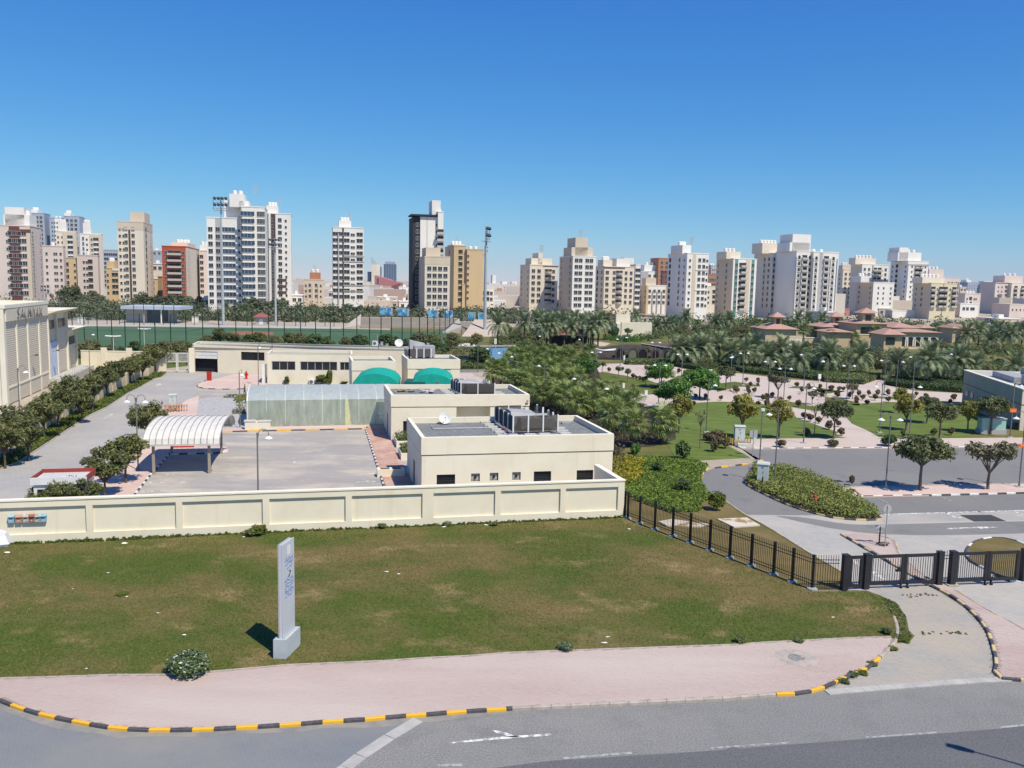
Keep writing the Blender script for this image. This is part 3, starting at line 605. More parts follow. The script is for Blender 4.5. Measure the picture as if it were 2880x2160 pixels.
WLEN = (WB_ - WS).length;WH = 2.84
wu = lambda px:onwall(WS,WB_,'N',px,1450)[0]
piers = [(wu(a),wu(c)) for a,c in ((242,261),(495,513),(739,758),(972,990),(1188,1219),(1392,1408),(1575,1590))]
piers = [(piers[0][0] - 7.2*k,piers[0][1] - 7.2*k) for k in (3,2,1)] + piers + [(WLEN - 0.5,WLEN)]
MB().box(0,WLEN,0.15,0.30,0,WH - 0.42).build('wall_core',cream,bw)
MB().box(0,WLEN,0.0,0.36,0,0.62).build('plinth',cream,bw)
MB().box(0,WLEN,0.0,0.36,WH - 0.42,WH).build('top_beam',cream,bw)
MB().box(-.02,WLEN + .05,-0.05,0.42,WH,WH + 0.10).build('coping',coping,bw)
for a_,c_ in piers:MB().box(a_,c_,0.001,0.359,0.62,WH - 0.42).build('pier',cream,bw)
rt = g('C3',2075,755,2.9);e2 = (rt - WB_);e2 = Vector((e2.x,e2.y,0)).normalized()
rw = thing('return_wall','short cream wall running back from the corner of the panelled wall to the service block','wall',WB_ + we*-0.02 - wn*0.36,math.atan2(e2.y,e2.x))
MB().box(0,5.2,0.02,0.34,0,WH - 0.3).build('wall_core',cream,rw);MB().box(0,5.2,-.001,0.36,WH - 0.3,WH).build('top_beam',cream,rw);MB().box(0.05,5.2,-0.04,0.40,WH,WH + 0.10).build('coping',coping,rw)
MB().box(0.3,0.7,0.0,0.36,0,WH - 0.3).build('pier',cream,rw)
boxcols = [('pale_blue_box',(0.30,0.48,0.60),(0.22,0.36,0.46)),('salmon_box',(0.52,0.28,0.20),(0.42,0.22,0.16)),('white_rust_box',(0.55,0.56,0.55),(0.24,0.13,0.10)),('rust_box',(0.36,0.13,0.07),(0.24,0.09,0.055)),('grey_rust_box',(0.45,0.50,0.50),(0.18,0.15,0.14)),('sky_blue_box',(0.26,0.46,0.62),(0.14,0.26,0.36))]
boxlab = ['pale blue box hanging apart at the end beside the white lamp','salmon pink box between pale blue and rust-stained white ones','white box with rust stains at its top','dark rusty red box between two whitish ones','grey white box with a torn dark sticker','sky blue box with a dark blue side closing the row']
for i,(x0,x1,y0,y1) in enumerate(((245,412,545,725),(460,632,548,720),(672,838,540,712),(845,1008,530,708),(1020,1178,535,705),(1192,1345,525,700))):
 u0,z0 = onwall(WS,WB_,'D3',x0,y1);u1,z1 = onwall(WS,WB_,'D3',x1,y0)
 p = WS + we*u0 + wn*0.0 - wn*0.10
 t = thing('letter_box',boxlab[i] + ' on the cream wall','letter box',(p.x,p.y,z0),WZ,'letter boxes on the boundary wall')
 m = mat(boxcols[i][0],boxcols[i][1],boxcols[i][2],7,0.6)
 w_ = u1 - u0;h_ = z1 - z0
 MB().box(0,w_,-0.17,0,0,h_).build('box_body',m,t)
 b = MB();b.add([(-.02,-.22,h_),(w_+.02,-.22,h_),(w_+.02,0,h_+.10),(-.02,0,h_+.10),(-.02,-.22,h_-.03),(w_+.02,-.22,h_-.03),(w_+.02,0,h_-.03),(-.02,0,h_-.03)],[(0,1,2,3),(4,5,1,0),(5,6,2,1),(7,4,0,3),(7,6,5,4)]);b.build('lid',m,t)
 MB().box(.06,w_-.06,-0.185,-0.171,h_*.62,h_*.62+.04).build('slot',black,t)
 MB().box(w_*.35,w_*.65,-0.182,-0.171,h_*.2,h_*.4).build('sticker',mat('box_sticker',(0.5,0.5,0.47)),t)
H5 = 5.0
FL,FR,BL = (g('C3',x,y,H5) for x,y in ((450,470),(2105,437),(325,297)))
f0,f1 = Vector((FL.x,FL.y,0)),Vector((FR.x,FR.y,0));bl = Vector((BL.x,BL.y,0))
hf = [hole_on(f0,f1,'C3',*r) for r in ((577,780,738,905),(1415,752,1568,880),(1785,742,1932,875))]
hf = [(a,c,0.35,z) for a,c,_,z in hf]
hs = [hole_on(f0,f1,'C3',*r) for r in ((875,772,952,845),(1036,766,1112,838),(1230,760,1305,832))]
hl = [hole_on(bl,f0,'C3',372,670,390,900)];hl = [(hl[0][0],hl[0][1] ,0.06,hl[0][3])]
sb,f0,f1,bl,br,zr1,off = rect_house('service_building','flat-roofed cream service block just behind the panelled boundary wall','building',FL,FR,BL,H5,hf + hs,hl,band=onwall(f0,f1,'C3',1200,595)[1])
for h in hf:child_pane(sb,off,f0,f1,h,darkglass,name='shutter_window',frame=mat('dark_frame',(0.03,0.03,0.032)),nx=1,nz=3)
for h in hs:
 o = child_pane(sb,off,f0,f1,h,mat('pale_panel',(0.42,0.41,0.38),(0.25,0.245,0.23),6),name='vent_window',frame=mat('vent_brown',(0.12,0.10,0.085)),recess=0.17,fw=0.05)
 w_,hh = h[1]-h[0],h[3]-h[2];MB().lathe([(0.0,0.0),(0.11,0.0),(0.11,0.05),(0.0,0.05)],12).build('vent_fan',black,o,(w_*.5,-0.05,hh*.5)).rotation_euler = (math.pi/2,0,0)
child_pane(sb,off,bl,f0,hl[0],brownblk,name='door',recess=0.10)
EX,EY = (f1 - f0).normalized(),(bl - f0).normalized();RZ1 = math.atan2(EX.y,EX.x)
FL2,FR2,BL2 = (g('B3',x,y,H5) for x,y in ((397,838),(1930,832),(318,722)))
s0,s1,sl_ = (Vector((p.x,p.y,0)) for p in (FL2,FR2,BL2))
h2 = [hole_on(s0,s1,'B3',1120,960,1498,1075)];h2 = [(h2[0][0],h2[0][1],1.1,h2[0][3])]
h2w = hole_on(s0,s1,'B3',528,1122,640,1275)
hl2 = [hole_on(sl_,s0,'B3',348,1045,362,1250)];hl2 = [(hl2[0][0],hl2[0][1],0.06,hl2[0][3])]
sb2,s0,s1,sl_,sr_,zr2,off2 = rect_house('second_service_building','flat-roofed cream block with a recessed terrace opening behind the front service block','building',FL2,FR2,BL2,H5,h2 + [h2w],hl2,band=onwall(s0,s1,'B3',800,962)[1])
child_pane(sb2,off2,s0,s1,h2[0],cream,name='recess_back_wall',recess=1.4)
e_ = (s1 - s0).normalized();n_ = Vector((e_.y,-e_.x,0));u0,u1,za,zb = h2[0]
b = MB();P_ = lambda u,z,d:(s0.x + e_.x*u - n_.x*d + off2.x,s0.y + e_.y*u - n_.y*d + off2.y,z)
for q in (((u0,za),(u1,za)),((u1,za),(u1,zb)),((u1,zb),(u0,zb)),((u0,zb),(u0,za))):b.quad(P_(*q[0],.18),P_(*q[1],.18),P_(*q[1],1.4),P_(*q[0],1.4))
b.build('recess_lining',cream,sb2)
child_pane(sb2,off2,s0,s1,h2w,darkglass,frame=mat('dark_frame',(0.03,0.03,0.032)))
child_pane(sb2,off2,sl_,s0,hl2[0],brownblk,name='door',recess=0.10)
pn = onwall(s0,s1,'B3',1900,905)
tp = s0 + e_*pn[0]
sc_ = thing('wall_floodlight','small brown bracket lamp fixed near the east end of the second block','wall light',(tp.x,tp.y,pn[1]),RZ1)
MB().bar((0,-.02,0),(0.05,-.45,.18),.06).bar((0.05,-.40,.2),(0.05,-.40,-.15),.05).build('bracket',mat('lamp_brown',(0.16,0.10,0.06)),sc_);MB().box(-.25,.05,-.5,-.38,-.3,-.1).build('lamp_box',mat('lamp_brown',(0.16,0.10,0.06)),sc_)
SLAT = {}
def louvre_run(root,org,p,q_,n,h,z,nslat=17,post=white,last=True):
 """n panels of horizontal slats between white posts from p to q_"""
 p = p - org;q_ = q_ - org
 d = (q_ - p)/n;L = d.length;rz = math.atan2(d.y,d.x);key = (round(L,2),'s')
 if key not in SLAT:SLAT[key] = MB().add([(0.05,-.012,-.028),(L-.05,-.012,-.028),(L-.05,.035,.02),(0.05,.035,.02),(0.05,-.03,-.012),(L-.05,-.03,-.012),(L-.05,.017,.036),(0.05,.017,.036)],[(0,3,2,1),(4,5,6,7),(0,1,5,4),(2,3,7,6),(1,2,6,5),(3,0,4,7)]).mesh('slat',brownblk)
 if 'post' not in SLAT:SLAT['post'] = MB().box(-.06,.06,-.07,.07,0,1.0).mesh('post',white)
 for i in range(n + (1 if last else 0)):
  a_ = p + d*i;link('post',SLAT['post'],root,(a_.x,a_.y,z),rz,(1,1,h + .06))
 for i in range(n):
  a_ = p + d*i
  for k in range(nslat):link('slat',SLAT[key],root,(a_.x,a_.y,z + .12 + (h - .14)*k/(nslat - 1)),rz)
zs = zr1 + 0.14
A0,A1,A3 = g('C3',1237,422,zs),g('C3',1622,408,zs),g('C3',1083,322,zs);A2 = A3 + (A1 - A0)
scr = thing('louvre_screen','enclosure of dark slatted screens with white posts on the front block roof','screen',A0)
hS = at('C3',1237,280,A0.y).z - zs
louvre_run(scr,A0,A0,A1,3,hS,0,17);louvre_run(scr,A0,A3,A0,4,hS,0,17,last=False)
louvre_run(scr,A0,A3,A3 + (A2 - A3)*.62,2,hS,0,17);louvre_run(scr,A0,A1 + (A2 - A1)*.22,A1 + (A2 - A1)*.44,1,hS,0,17);louvre_run(scr,A0,A1 + (A2 - A1)*.70,A2,1,hS,0,17)
zs2 = zr2 + 0.12
C0,C1 = g('B3',1170,825,zs2),g('B3',1545,825,zs2);C3_ = g('B3',1062,770,zs2);C2_ = C3_ + (C1 - C0)
sc2 = thing('louvre_screen','enclosure of dark slatted screens on the second block roof beside the palm grove','screen',C0)
hS2 = at('B3',1170,705,C0.y).z - zs2
louvre_run(sc2,C0,C0,C1,2,hS2,0,16);louvre_run(sc2,C0,C3_,C0,4,hS2,0,16,last=False);louvre_run(sc2,C0,C3_,C3_ + (C2_ - C3_)*.4,1,hS2,0,16);louvre_run(sc2,C0,C1 + (C2_ - C1)*.5,C2_,2,hS2,0,8)
def roof_unit(label,org,ex,ey,L,D,h,fan=True,tall=1.0):
 rz = math.atan2(ex.y,ex.x);t = thing('air_handling_unit',label,'air conditioner',org,rz)
 b = MB();b.box(0,L,0,D,0.12,h);b.build('casing',aluminium,t)
 b = MB();b.add([(-L*.2,D*.35,h*.2),(L*.7,D*.35,h*.2),(L*.7,D*1.25,h*.2),(-L*.2,D*1.25,h*.2),(-L*.2,D*.55,h*1.45),(L*.55,D*.42,h*1.45*tall),(L*.55,D*1.22,h*1.45*tall),(-L*.2,D*1.2,h*1.45)],[(0,3,2,1),(4,5,6,7),(0,1,5,4),(1,2,6,5),(2,3,7,6),(3,0,4,7)]);b.build('duct',aluminium,t)
 for x in (0.1,L-.3):MB().box(x,x+.2,0,D,0,.12).build('foot',concrete,t)
 if fan:
  MB().box(L*.42,L*.96,D*.02,D*.36,h,h + .08).build('fan_deck',white,t)
  MB().lathe([(L*.19,h+.09),(L*.2,h+.16),(L*.15,h+.16),(L*.15,h+.09)],16,(L*.69,D*.19,0)).build('fan_ring',aluminium,t)
  MB().lathe([(0.0,h+.1),(L*.14,h+.1)],16,(L*.69,D*.19,0)).build('fan',black,t)
p = A0 + (A1 - A0)*.28 + (A3 - A0)*.22;p.z = zs
roof_unit('grey metal air handling unit with bent duct inside the front roof screen',p,EX,EY,3.0,3.0,.95,tall=.85)
p = C0 + (C1 - C0)*.25 + (C3_ - C0)*.2;p.z = zs2
roof_unit('grey metal air handling unit behind the second roof screen',p,EX,EY,3.2,4.0,.85,fan=False,tall=.85)
def blocks(zr,v,spots,L,D,lab,ex,group):
 rz = math.atan2(ex.y,ex.x)
 for i,(x,y) in enumerate(spots):
  p = g(v,x,y,zr + .07);o = MB().box(-L/2,L/2,-D/2,D/2,-.07,.07).build('concrete_block',dirtyw,None,p,rz + R.uniform(-.04,.04))
  tag(o,f'{nth(i)} concrete roof block {lab}','block',group)
blocks(zr1,'C3',((1005,328),(1035,350),(1070,370),(1100,392),(1130,413),(1150,440)),1.0,.42,'west of the front roof screen counted from the satellite dish side',EX,'concrete blocks on the front roof')
blocks(zr1,'C3',((1230,440),(1385,436),(1510,432),(1690,428),(1665,405),(1640,380)),.95,.42,'below the front edge of the roof screen counted from the west',EX,'concrete blocks along the screen front')
blocks(zr2,'B3',((985,772),(1005,785),(1025,800),(1045,815),(1570,800),(1600,818)),1.1,.36,'beside the second roof screen counted from the west',EX,'concrete blocks on the second roof')
def dish(label,loc,r,rz,tilt=0.9,pole=0.5):
 t = thing('satellite_dish',label,'satellite dish',loc,rz)
 o = MB().lathe([(0.02,0),(r*.5,r*.06),(r*.85,r*.17),(r,r*.25),(r*.98,r*.27),(r*.5,r*.09),(0.01,r*.03)],20).build('reflector',white,t,(0,-.1,pole + r*.5));o.rotation_euler = (tilt,0,0)
 MB().tube([(0,0,0),(0,0,pole + r*.4)],.04,6).build('mast',aluminium,t)
 MB().tube([(0,-.15,pole),(0,-.1 - r*.9,pole + r*.75)],.02,5).box(-.05,.05,-.16 - r*.9,-.06 - r*.9,pole + r*.7,pole + r*.84).build('receiver_arm',aluminium,t)
 return t
dish('white satellite dish standing on the front block gravel roof',g('C3',650,345,zr1),.55,.1,1.15,.25)
p = g('C3',788,328,zr1)
pot = thing('clay_pipe','terracotta pipe end lying on the gravel roof near the white dish','pipe',p,RZ1)
MB().tube([(-.35,0,.22),(.35,0,.25)],[.2,.22],12).build('pipe_body',mat('terracotta',(0.34,0.14,0.08),(0.24,0.10,0.06),6),pot);MB().tube([(.33,0,.25),(.38,0,.25)],[.25,.25],12).build('pipe_collar',mat('terracotta',(0.34,0.14,0.08)),pot)
def pipe(name,label,v,z,pts,r,m,cat='pipe'):
 q = [g(v,x,y,z) for x,y in pts];o = MB().tube(q,r,6).build(name,m);return tag(o,label,cat)
pipe('conduit_pipe','thin pale pipe bent across the front gravel roof','C3',zr1 + .12,((530,358),(550,385),(1100,376)),.04,dirtyw)
tag(MB().box(-.35,.35,-.25,.25,0,.14).add([(-.2,-.1,.15),(.5,-.2,.15),(.6,.5,.2),(-.3,.4,.18)],[(0,1,2,3)]).build('roof_sheet',mat('grey_sheet',(0.33,0.335,0.34)),None,g('C3',1690,345,zr1),RZ1),'grey flat sheet lying on gravel east of the front roof screen','sheet')
for i,(v,x,y,z) in enumerate((('C3',1165,447,zr1),('B3',910,745,zr2))):
 t = thing('roof_vent',('red capped vent stub beside the front roof parapet','dark capped vent stub at the back of the second roof')[i],'vent',g(v,x,y,z))
 MB().tube([(0,0,0),(0,0,.55)],.06,8).build('vent_pipe',dirtyw,t);MB().lathe([(.14,.5),(.16,.62),(.05,.72),(0,.72)],8).build('vent_cap',mat('vent_red',(0.32,0.08,0.05)),t)
for i,(x,y,c_) in enumerate(((545,802,(0.50,0.40,0.28)),(795,808,(0.72,0.70,0.66)))):
 t = thing('scrap_pile',('heap of tan stone slabs lying on the second gravel roof','heap of white broken sheets on the second gravel roof')[i],'scrap',g('B3',x,y,zr2))
 for k in range(7):MB().box(-.4,.4,-.25,.25,0,.06).build('slab',mat('scrap%d' % i,c_,tuple(q*.6 for q in c_),4),t,(R.uniform(-1,1),R.uniform(-.6,.6),.02 + .05*k),R.uniform(0,3))
def blk(name,label,v,fl,fr,bl_,z=H5,vfr=None,vbl=None,holes=None,**k):
 FL,FR,BL = g(v,*fl,z),g(vfr or v,*fr,z),g(vbl or v,*bl_,z)
 p0,p1 = Vector((FL.x,FL.y,0)),Vector((FR.x,FR.y,0))
 hs = [hole_on(p0,p1,vv,*r) for vv,r in (holes or [])]
 return rect_house(name,label,'building',FL,FR,BL,z,hs,**k),hs
(lb,l0,l1,l2,l3,zl,lo),lh = blk('garage_building','long low cream building with an open garage door and strip windows','B2',(160,272),(880,347),(235,237),vfr='B3',holes=[('B2',(175,352,440,580)),('B2',(703,360,962,445))])
gh = lh[0]
child_pane(lb,lo,l0,l1,(gh[0],gh[1],0.05,gh[2] + (gh[3]-gh[2])*.68),mat('garage_dark',(0.015,0.016,0.02)),name='garage_opening',recess=0.9)
child_pane(lb,lo,l0,l1,(gh[0],gh[1],gh[2] + (gh[3]-gh[2])*.66,gh[3]),white,name='roller_shutter',recess=0.1,frame=white,nz=2,fw=.05)
child_pane(lb,lo,l0,l1,lh[1],darkglass,frame=brownblk,nx=4)
(mbd,m0,m1,m2,m3,zm,mo),mh = blk('office_wing','low cream wing with three groups of dark windows in the long building','B2',(990,373),(1935,383),(1040,332),holes=[('B2',(1043,460,1305,558)),('B2',(1360,465,1770,560)),('B2',(1800,468,1905,560))])
for h,n in zip(mh,(3,5,2)):child_pane(mbd,mo,m0,m1,h,darkglass,frame=aluminium,nx=n,fw=.10)
(pb,*_x),_ = blk('porch_block','low cream block with plain front behind the first green shade tent','B2',(1935,458),(445,458),(1905,405),vfr='B3',band=3.55)
(wb_,w0,w1,w2,w3,zw,wo),wh = blk('garage_wing','low cream wing with two white shutters behind the second green shade tent','B3',(580,440),(1160,442),(515,387),holes=[('B3',(678,528,775,700)),('B3',(960,528,1055,700))],band=3.55)
for h in wh:
 h = (h[0],h[1],.1,h[3]);o = child_pane(wb_,wo,w0,w1,h,white,name='shutter',recess=0.08,frame=white,nz=3,fw=.05)
 MB().box((h[1]-h[0])*.42,(h[1]-h[0])*.72,-.12,-.05,1.2,1.75).build('air_vent',black,o)
zz = zw + .1;q0,q1,q3 = g('B3',598,425,zz),g('B3',840,420,zz),g('B3',548,398,zz)
t = thing('roof_screen','screen of dark panes in white frames on the far wing roof','screen',q0)
hq = at('B3',598,325,q0.y).z - zz
for (a_,c_,n) in ((q0,q1,3),(q3,q0,4)):
 d = (c_ - a_)/n
 for i in range(n + 1):MB().box(-.1,.1,-.1,.1,0,hq + .1).build('post',white,t,a_ + d*i - q0)
 for i in range(n):MB().box(.1,d.length - .1,-.02,.02,.25,hq).build('pane',mat('smoked_pane',(0.10,0.085,0.09)),t,a_ + d*i - q0,math.atan2(d.y,d.x))
roof_unit('pale roof air unit behind the dark paned screen on the far wing',q0 + (q1 - q0)*.3 + (q3 - q0)*.3,EX,EY,3.4,2.6,1.9,fan=False,tall=.8)
def split_ac(label,loc,rz,w_=.95,h=.8):
 t = thing('ac_condenser',label,'air conditioner',loc,rz)
 MB().box(-w_/2,w_/2,-.2,.2,.06,h).build('casing',white,t)
 o = MB().lathe([(.0,0),(.26,0),(.30,.03),(.30,.0)],16).build('fan_guard',mat('fan_grey',(0.13,0.13,0.13)),t,(-w_*.12,-.205,h*.53));o.rotation_euler = (math.pi/2,0,0)
 for s in (-1,1):MB().box(s*w_*.38-.04,s*w_*.38+.04,-.2,.2,0,.06).build('foot',black,t)
 MB().tube([(w_*.5,0,h*.4),(w_*.5+.12,.1,h*.8),(w_*.5-.1,.25,h*1.6),(w_*.5-.1,.28,h*2.2)],.03,5).build('pipe',dirtyw,t)
for i,(x,y) in enumerate(((1060,708),(1205,712),(1490,715),(1795,705))):
 p = g('B2',x,y);split_ac(('white condenser below the first window group nearest the parked roof lamp','white condenser between bare twigs under the first window group','white condenser beside dry creeper under the long window group','white condenser half hidden by creeper near the porch block')[i],p,RZ1)
split_ac('white condenser standing on the long building roof edge',g('B3',218,288,H5 - .4),RZ1,1.1,1.0)
dish('white satellite dish on the long building back roof',g('B3',480,298,zl),.8,.2,1.1,.3)
for i,(v,x,y,h) in enumerate((('B2',1048,325,2.4),('B3',255,345,2.4))):
 t = thing('roof_mast',('thin dark mast with cross arm on the office wing roof','thin dark mast beside the roof condenser')[i],'mast',g(v,x,y,zm));MB().tube([(0,0,0),(0,0,h)],.05,6).build('pole',black,t);MB().bar((-.3,0,h*.75),(.3,0,h*.75),.06).build('cross_arm',black,t)
for i,(x,y) in enumerate(((292,262),(350,285),(732,270),(805,275))):
 t = thing('roof_vent',f'{nth(i)} small vent box along the long building back parapet counted from its condenser','vent',g('B3',x,y + 15,zl));MB().box(-.2,.2,-.2,.2,0,.5).build('vent_box',dirtyw,t);MB().box(-.28,.28,-.28,.28,.52,.6).build('vent_cap',dirtyw,t)
p = g('B2',935,705);t = thing('metal_door','white metal door standing ajar beside the office wing','door',p,RZ1 + .2);MB().box(0,.7,0,.06,0,3.2).build('door_leaf',white,t);MB().box(.55,.62,-.06,0,1.2,1.35).build('handle',black,t)
MB().box(.78,1.9,-.03,.05,0,3.3).build('door_recess',brownblk,t)
t = thing('waste_bin','black wheeled bin against the garage building wall','bin',g('B2',648,582),RZ1);MB().add([(-.5,-.4,.1),(.5,-.4,.1),(.5,.4,.1),(-.5,.4,.1),(-.65,-.5,1.5),(.65,-.5,1.5),(.65,.5,1.5),(-.65,.5,1.5)],[(0,3,2,1),(0,1,5,4),(1,2,6,5),(2,3,7,6),(3,0,4,7),(4,5,6,7)]).build('bin_body',black,t);MB().box(-.7,.7,-.55,.55,1.51,1.62).build('lid',black,t)
for s in (-1,1):MB().tube([(s*.45-.06,.3,.1),(s*.45+.06,.3,.1)],.1,10).build('wheel',black,t)
t = thing('fire_hose_box','red hose cabinet standing on the paving before the garage','cabinet',g('B2',350,680),RZ1);MB().box(-.38,.38,-.25,.25,0.05,1.5).build('cabinet_body',red,t);MB().box(-.42,.42,-.3,.3,1.5,1.56).build('cap',red,t);MB().box(-.3,.3,-.262,-.252,.3,1.2).build('door',mat('red_dark',(0.36,0.03,0.02)),t)
def hydrant(label,loc,sc=1.0,rz=0):
 t = thing('fire_hydrant',label,'fire hydrant',loc,rz);t.scale = (sc,)*3
 MB().lathe([(.17,0),(.17,.05),(.11,.06),(.11,.55),(.15,.56),(.15,.62),(.13,.70),(.06,.80),(.0,.82)],12).build('barrel',red,t)
 for s in (-1,1):
  o = MB().lathe([(.07,0),(.07,.14),(.09,.15),(.09,.2),(0,.2)],10).build('outlet',red,t,(0,0,.45));o.rotation_euler = (0,s*math.pi/2,0)
 o = MB().lathe([(.08,0),(.08,.14),(.10,.15),(.10,.2),(0,.2)],10).build('outlet',red,t,(0,0,.42));o.rotation_euler = (math.pi/2,0,0)
 MB().lathe([(.04,.8),(.05,.88),(0,.88)],6).build('cap_nut',red,t)
hydrant('red fire hydrant on the pink island before the garage building',g('B2',762,655,.1),1.6)
hydrant('red fire hydrant in the hedge island by the gate road',g('C5',402,735,.1),1.05)
P0,P1,P2,P3 = g('C2',225,475),g('C2',705,465),g('C2',808,295),g('C2',380,300)
cxv = (P1 - P0).normalized();cyv = ((P2 - P1) + (P3 - P0)).normalized();cyv = Vector((-cxv.y,cxv.x,0))
D_ = (P2 - P1).dot(cyv);Lc = 5.9;cp = thing('carport','white barrel-roofed carport on four tan posts in the parking lot','carport',P0,math.atan2(cxv.y,cxv.x))
tanp = mat('tan_post',(0.36,0.30,0.24),None,2,0.6)
loc4 = [(0,0),((P1-P0).dot(cxv),0),((P2-P0).dot(cxv),(P2-P0).dot(cyv)),((P3-P0).dot(cxv),(P3-P0).dot(cyv))]
zE = at('C2',215,215,P0.y).z
for x,y in loc4:MB().box(x-.11,x+.11,y-.11,y+.11,0,zE + .5).build('post',tanp,cp)
x0,x1 = -.75,loc4[1][0] + 1.0;n = 12;ya,yb = -.5,D_ + .7;rise = 1.45
arc = [((ya+yb)/2 - (yb-ya)/2*math.cos(math.pi*k/14),zE + .05 + rise*math.sin(math.pi*k/14) ** .8) for k in range(15)]
for i in range(n):
 b = MB();w_ = (x1 - x0)/n;a_ = x0 + i*w_ + .03;c_ = x0 + (i+1)*w_ - .03
 for k in range(14):
  (y0,z0),(y1,z1) = arc[k],arc[k+1]
  b.quad((a_,y0,z0+.06),(c_,y0,z0+.06),(c_,y1,z1+.06),(a_,y1,z1+.06));b.quad((a_,y1,z1),(c_,y1,z1),(c_,y0,z0),(a_,y0,z0))
 b.build('roof_panel',mat('carport_cream',(0.66,0.635,0.58)),cp)
b = MB()
for i in range(n + 1):
 x = x0 + i*(x1-x0)/n
 for k in range(14):b.bar((x,arc[k][0],arc[k][1] + .05),(x,arc[k+1][0],arc[k+1][1] + .05),.06,.13)
b.build('roof_ribs',mat('rib_grey',(0.33,0.32,0.30)),cp)
MB().bar((x0,ya,zE+.02),(x1,ya,zE+.02),.12,.18).bar((x0,yb,zE+.02),(x1,yb,zE+.02),.12,.18).build('eave_beam',dirtyw,cp)
for x in (0,loc4[1][0]):MB().bar((x,0,zE+.1),(x,D_,zE + .3),.1,.14).build('cross_beam',tanp,cp)
t = thing('red_bench_box','long red box standing behind the carport','box',g('C2',487,245),RZ1);MB().box(-.95,.95,-.3,.3,.12,.85).build('box_body',red,t);MB().box(-1.0,1.0,-.33,.33,.85,.9).build('lid',red,t)
for s in (-1,1):MB().box(s*.8-.08,s*.8+.08,-.25,.25,0,.12).build('foot',black,t)
def mat_sheetfilm(nm,cs):
 m,t,b = _nodes(nm);t.nodes.remove(b)
 col = _ramp(t,_noise(t,1.2,4,(1.5,1.5,.35)),list(zip((.35,.6,.8),cs)))
 d = t.nodes.new('ShaderNodeBsdfDiffuse');tr = t.nodes.new('ShaderNodeBsdfTranslucent');tp = t.nodes.new('ShaderNodeBsdfTransparent');gl = t.nodes.new('ShaderNodeBsdfGlossy')
 gl.inputs['Roughness'].default_value = .25
 for n_ in (d,tr):t.links.new(col,n_.inputs[0])
 tp.inputs[0].default_value = (0.85,0.95,0.85,1)
 m1 = t.nodes.new('ShaderNodeMixShader');m1.inputs[0].default_value = .45;t.links.new(d.outputs[0],m1.inputs[1]);t.links.new(tr.outputs[0],m1.inputs[2])
 m2 = t.nodes.new('ShaderNodeMixShader');m2.inputs[0].default_value = .16;t.links.new(m1.outputs[0],m2.inputs[1]);t.links.new(tp.outputs[0],m2.inputs[2])
 m3 = t.nodes.new('ShaderNodeMixShader');m3.inputs[0].default_value = .06;t.links.new(m2.outputs[0],m3.inputs[1]);t.links.new(gl.outputs[0],m3.inputs[2])
 t.links.new(m3.outputs[0],t.nodes['Material Output'].inputs[0]);return m
film = mat_sheetfilm('greenhouse_film',((0.44,0.50,0.40),(0.60,0.65,0.53),(0.70,0.72,0.52)));film2 = mat_sheetfilm('greenhouse_roof_film',((0.60,0.66,0.66),(0.68,0.73,0.72),(0.76,0.78,0.76)))
G0,G1 = g('B2',775,1192),g('B2',2130,1165);gx = (G1 - G0).normalized();gy = Vector((-gx.y,gx.x,0));GL = (G1 - G0).length + 3.0
ghs = thing('greenhouse','long plastic-covered greenhouse with translucent green film beside the parking lot','greenhouse',G0,math.atan2(gx.y,gx.x))
GW,ZE,ZR = 9.6,3.15,4.25;prof = [(0,0),(-.02,ZE)] + [(GW/2 - GW/2*math.cos(math.pi*k/8),ZE + (ZR-ZE)*math.sin(math.pi*k/8)) for k in range(1,8)] + [(GW + .02,ZE),(GW,0)]
nb = 4;wv = np.random.default_rng(4)
for i in range(nb):
 a_,c_ = i*GL/nb,(i+1)*GL/nb;n = 14
 for nm,seq in (('film_side',prof[:2]),('film_roof',prof[1:10]),('film_back',prof[9:])):
  b = MB()
  rows = len(seq) if nm == 'film_roof' else 5
  pr = seq if nm == 'film_roof' else [tuple(np.array(seq[0]) + (np.array(seq[-1]) - np.array(seq[0]))*k/4) for k in range(5)]
  for q in range(n + 1):
   x = a_ + (c_ - a_)*q/n
   for k,(y,z) in enumerate(pr):
    s = 0.0 if q in (0,n) else wv.normal(0,.025);b.v.append((x,y + (s if nm != 'film_roof' else 0),z + (s*.8 if nm == 'film_roof' and 0 < k < len(pr)-1 else 0)))
  for q in range(n):
   for k in range(len(pr) - 1):o = q*len(pr) + k;b.f.append((o,o + len(pr),o + len(pr) + 1,o + 1));b.m.append(0)
  b.build(nm,film2 if nm == 'film_roof' else film,ghs,smooth=True)
gm = mat('greenhouse_pipe',(0.62,0.64,0.58),None,2,.5)
for i in range(nb*2 + 1):
 x = i*GL/(nb*2);MB().tube([(x,y + (.05 if k == 0 else 0) ,z - .04) for k,(y,z) in enumerate(prof)],.05 if i else .09,6).build('hoop',white if i == 0 else gm,ghs)
for z in (.1,1.15,ZE):MB().bar((0,.04,z),(GL,.04,z),.05).build('side_rail',gm,ghs)
MB().bar((.1,.05,ZE*.93),(3.8,.05,.2),.07).build('brace',gm,ghs);MB().bar((0,GW/2,ZR-.05),(GL,GW/2,ZR-.05),.06).build('ridge_rail',gm,ghs)
b = MB();b.add([(0.02,y,z) for y,z in prof],[tuple(reversed(range(len(prof))))]);b.build('end_film',film,ghs)
b = MB();b.add([(GL*.655,-.04,.0),(GL*.70,-.05,.0),(GL*.675,-.04,ZE),(GL*.655,-.04,ZE)],[(0,1,2,3)]).add([(GL*.655,-.04,ZE),(GL*.675,-.04,ZE),(GL*.667,1.2,ZE+.62),(GL*.66,1.2,ZE+.62)],[(0,1,2,3)]);b.build('loose_sheet',mat('yellow_film',(0.62,0.62,0.36),(0.50,0.52,0.30),3),ghs)
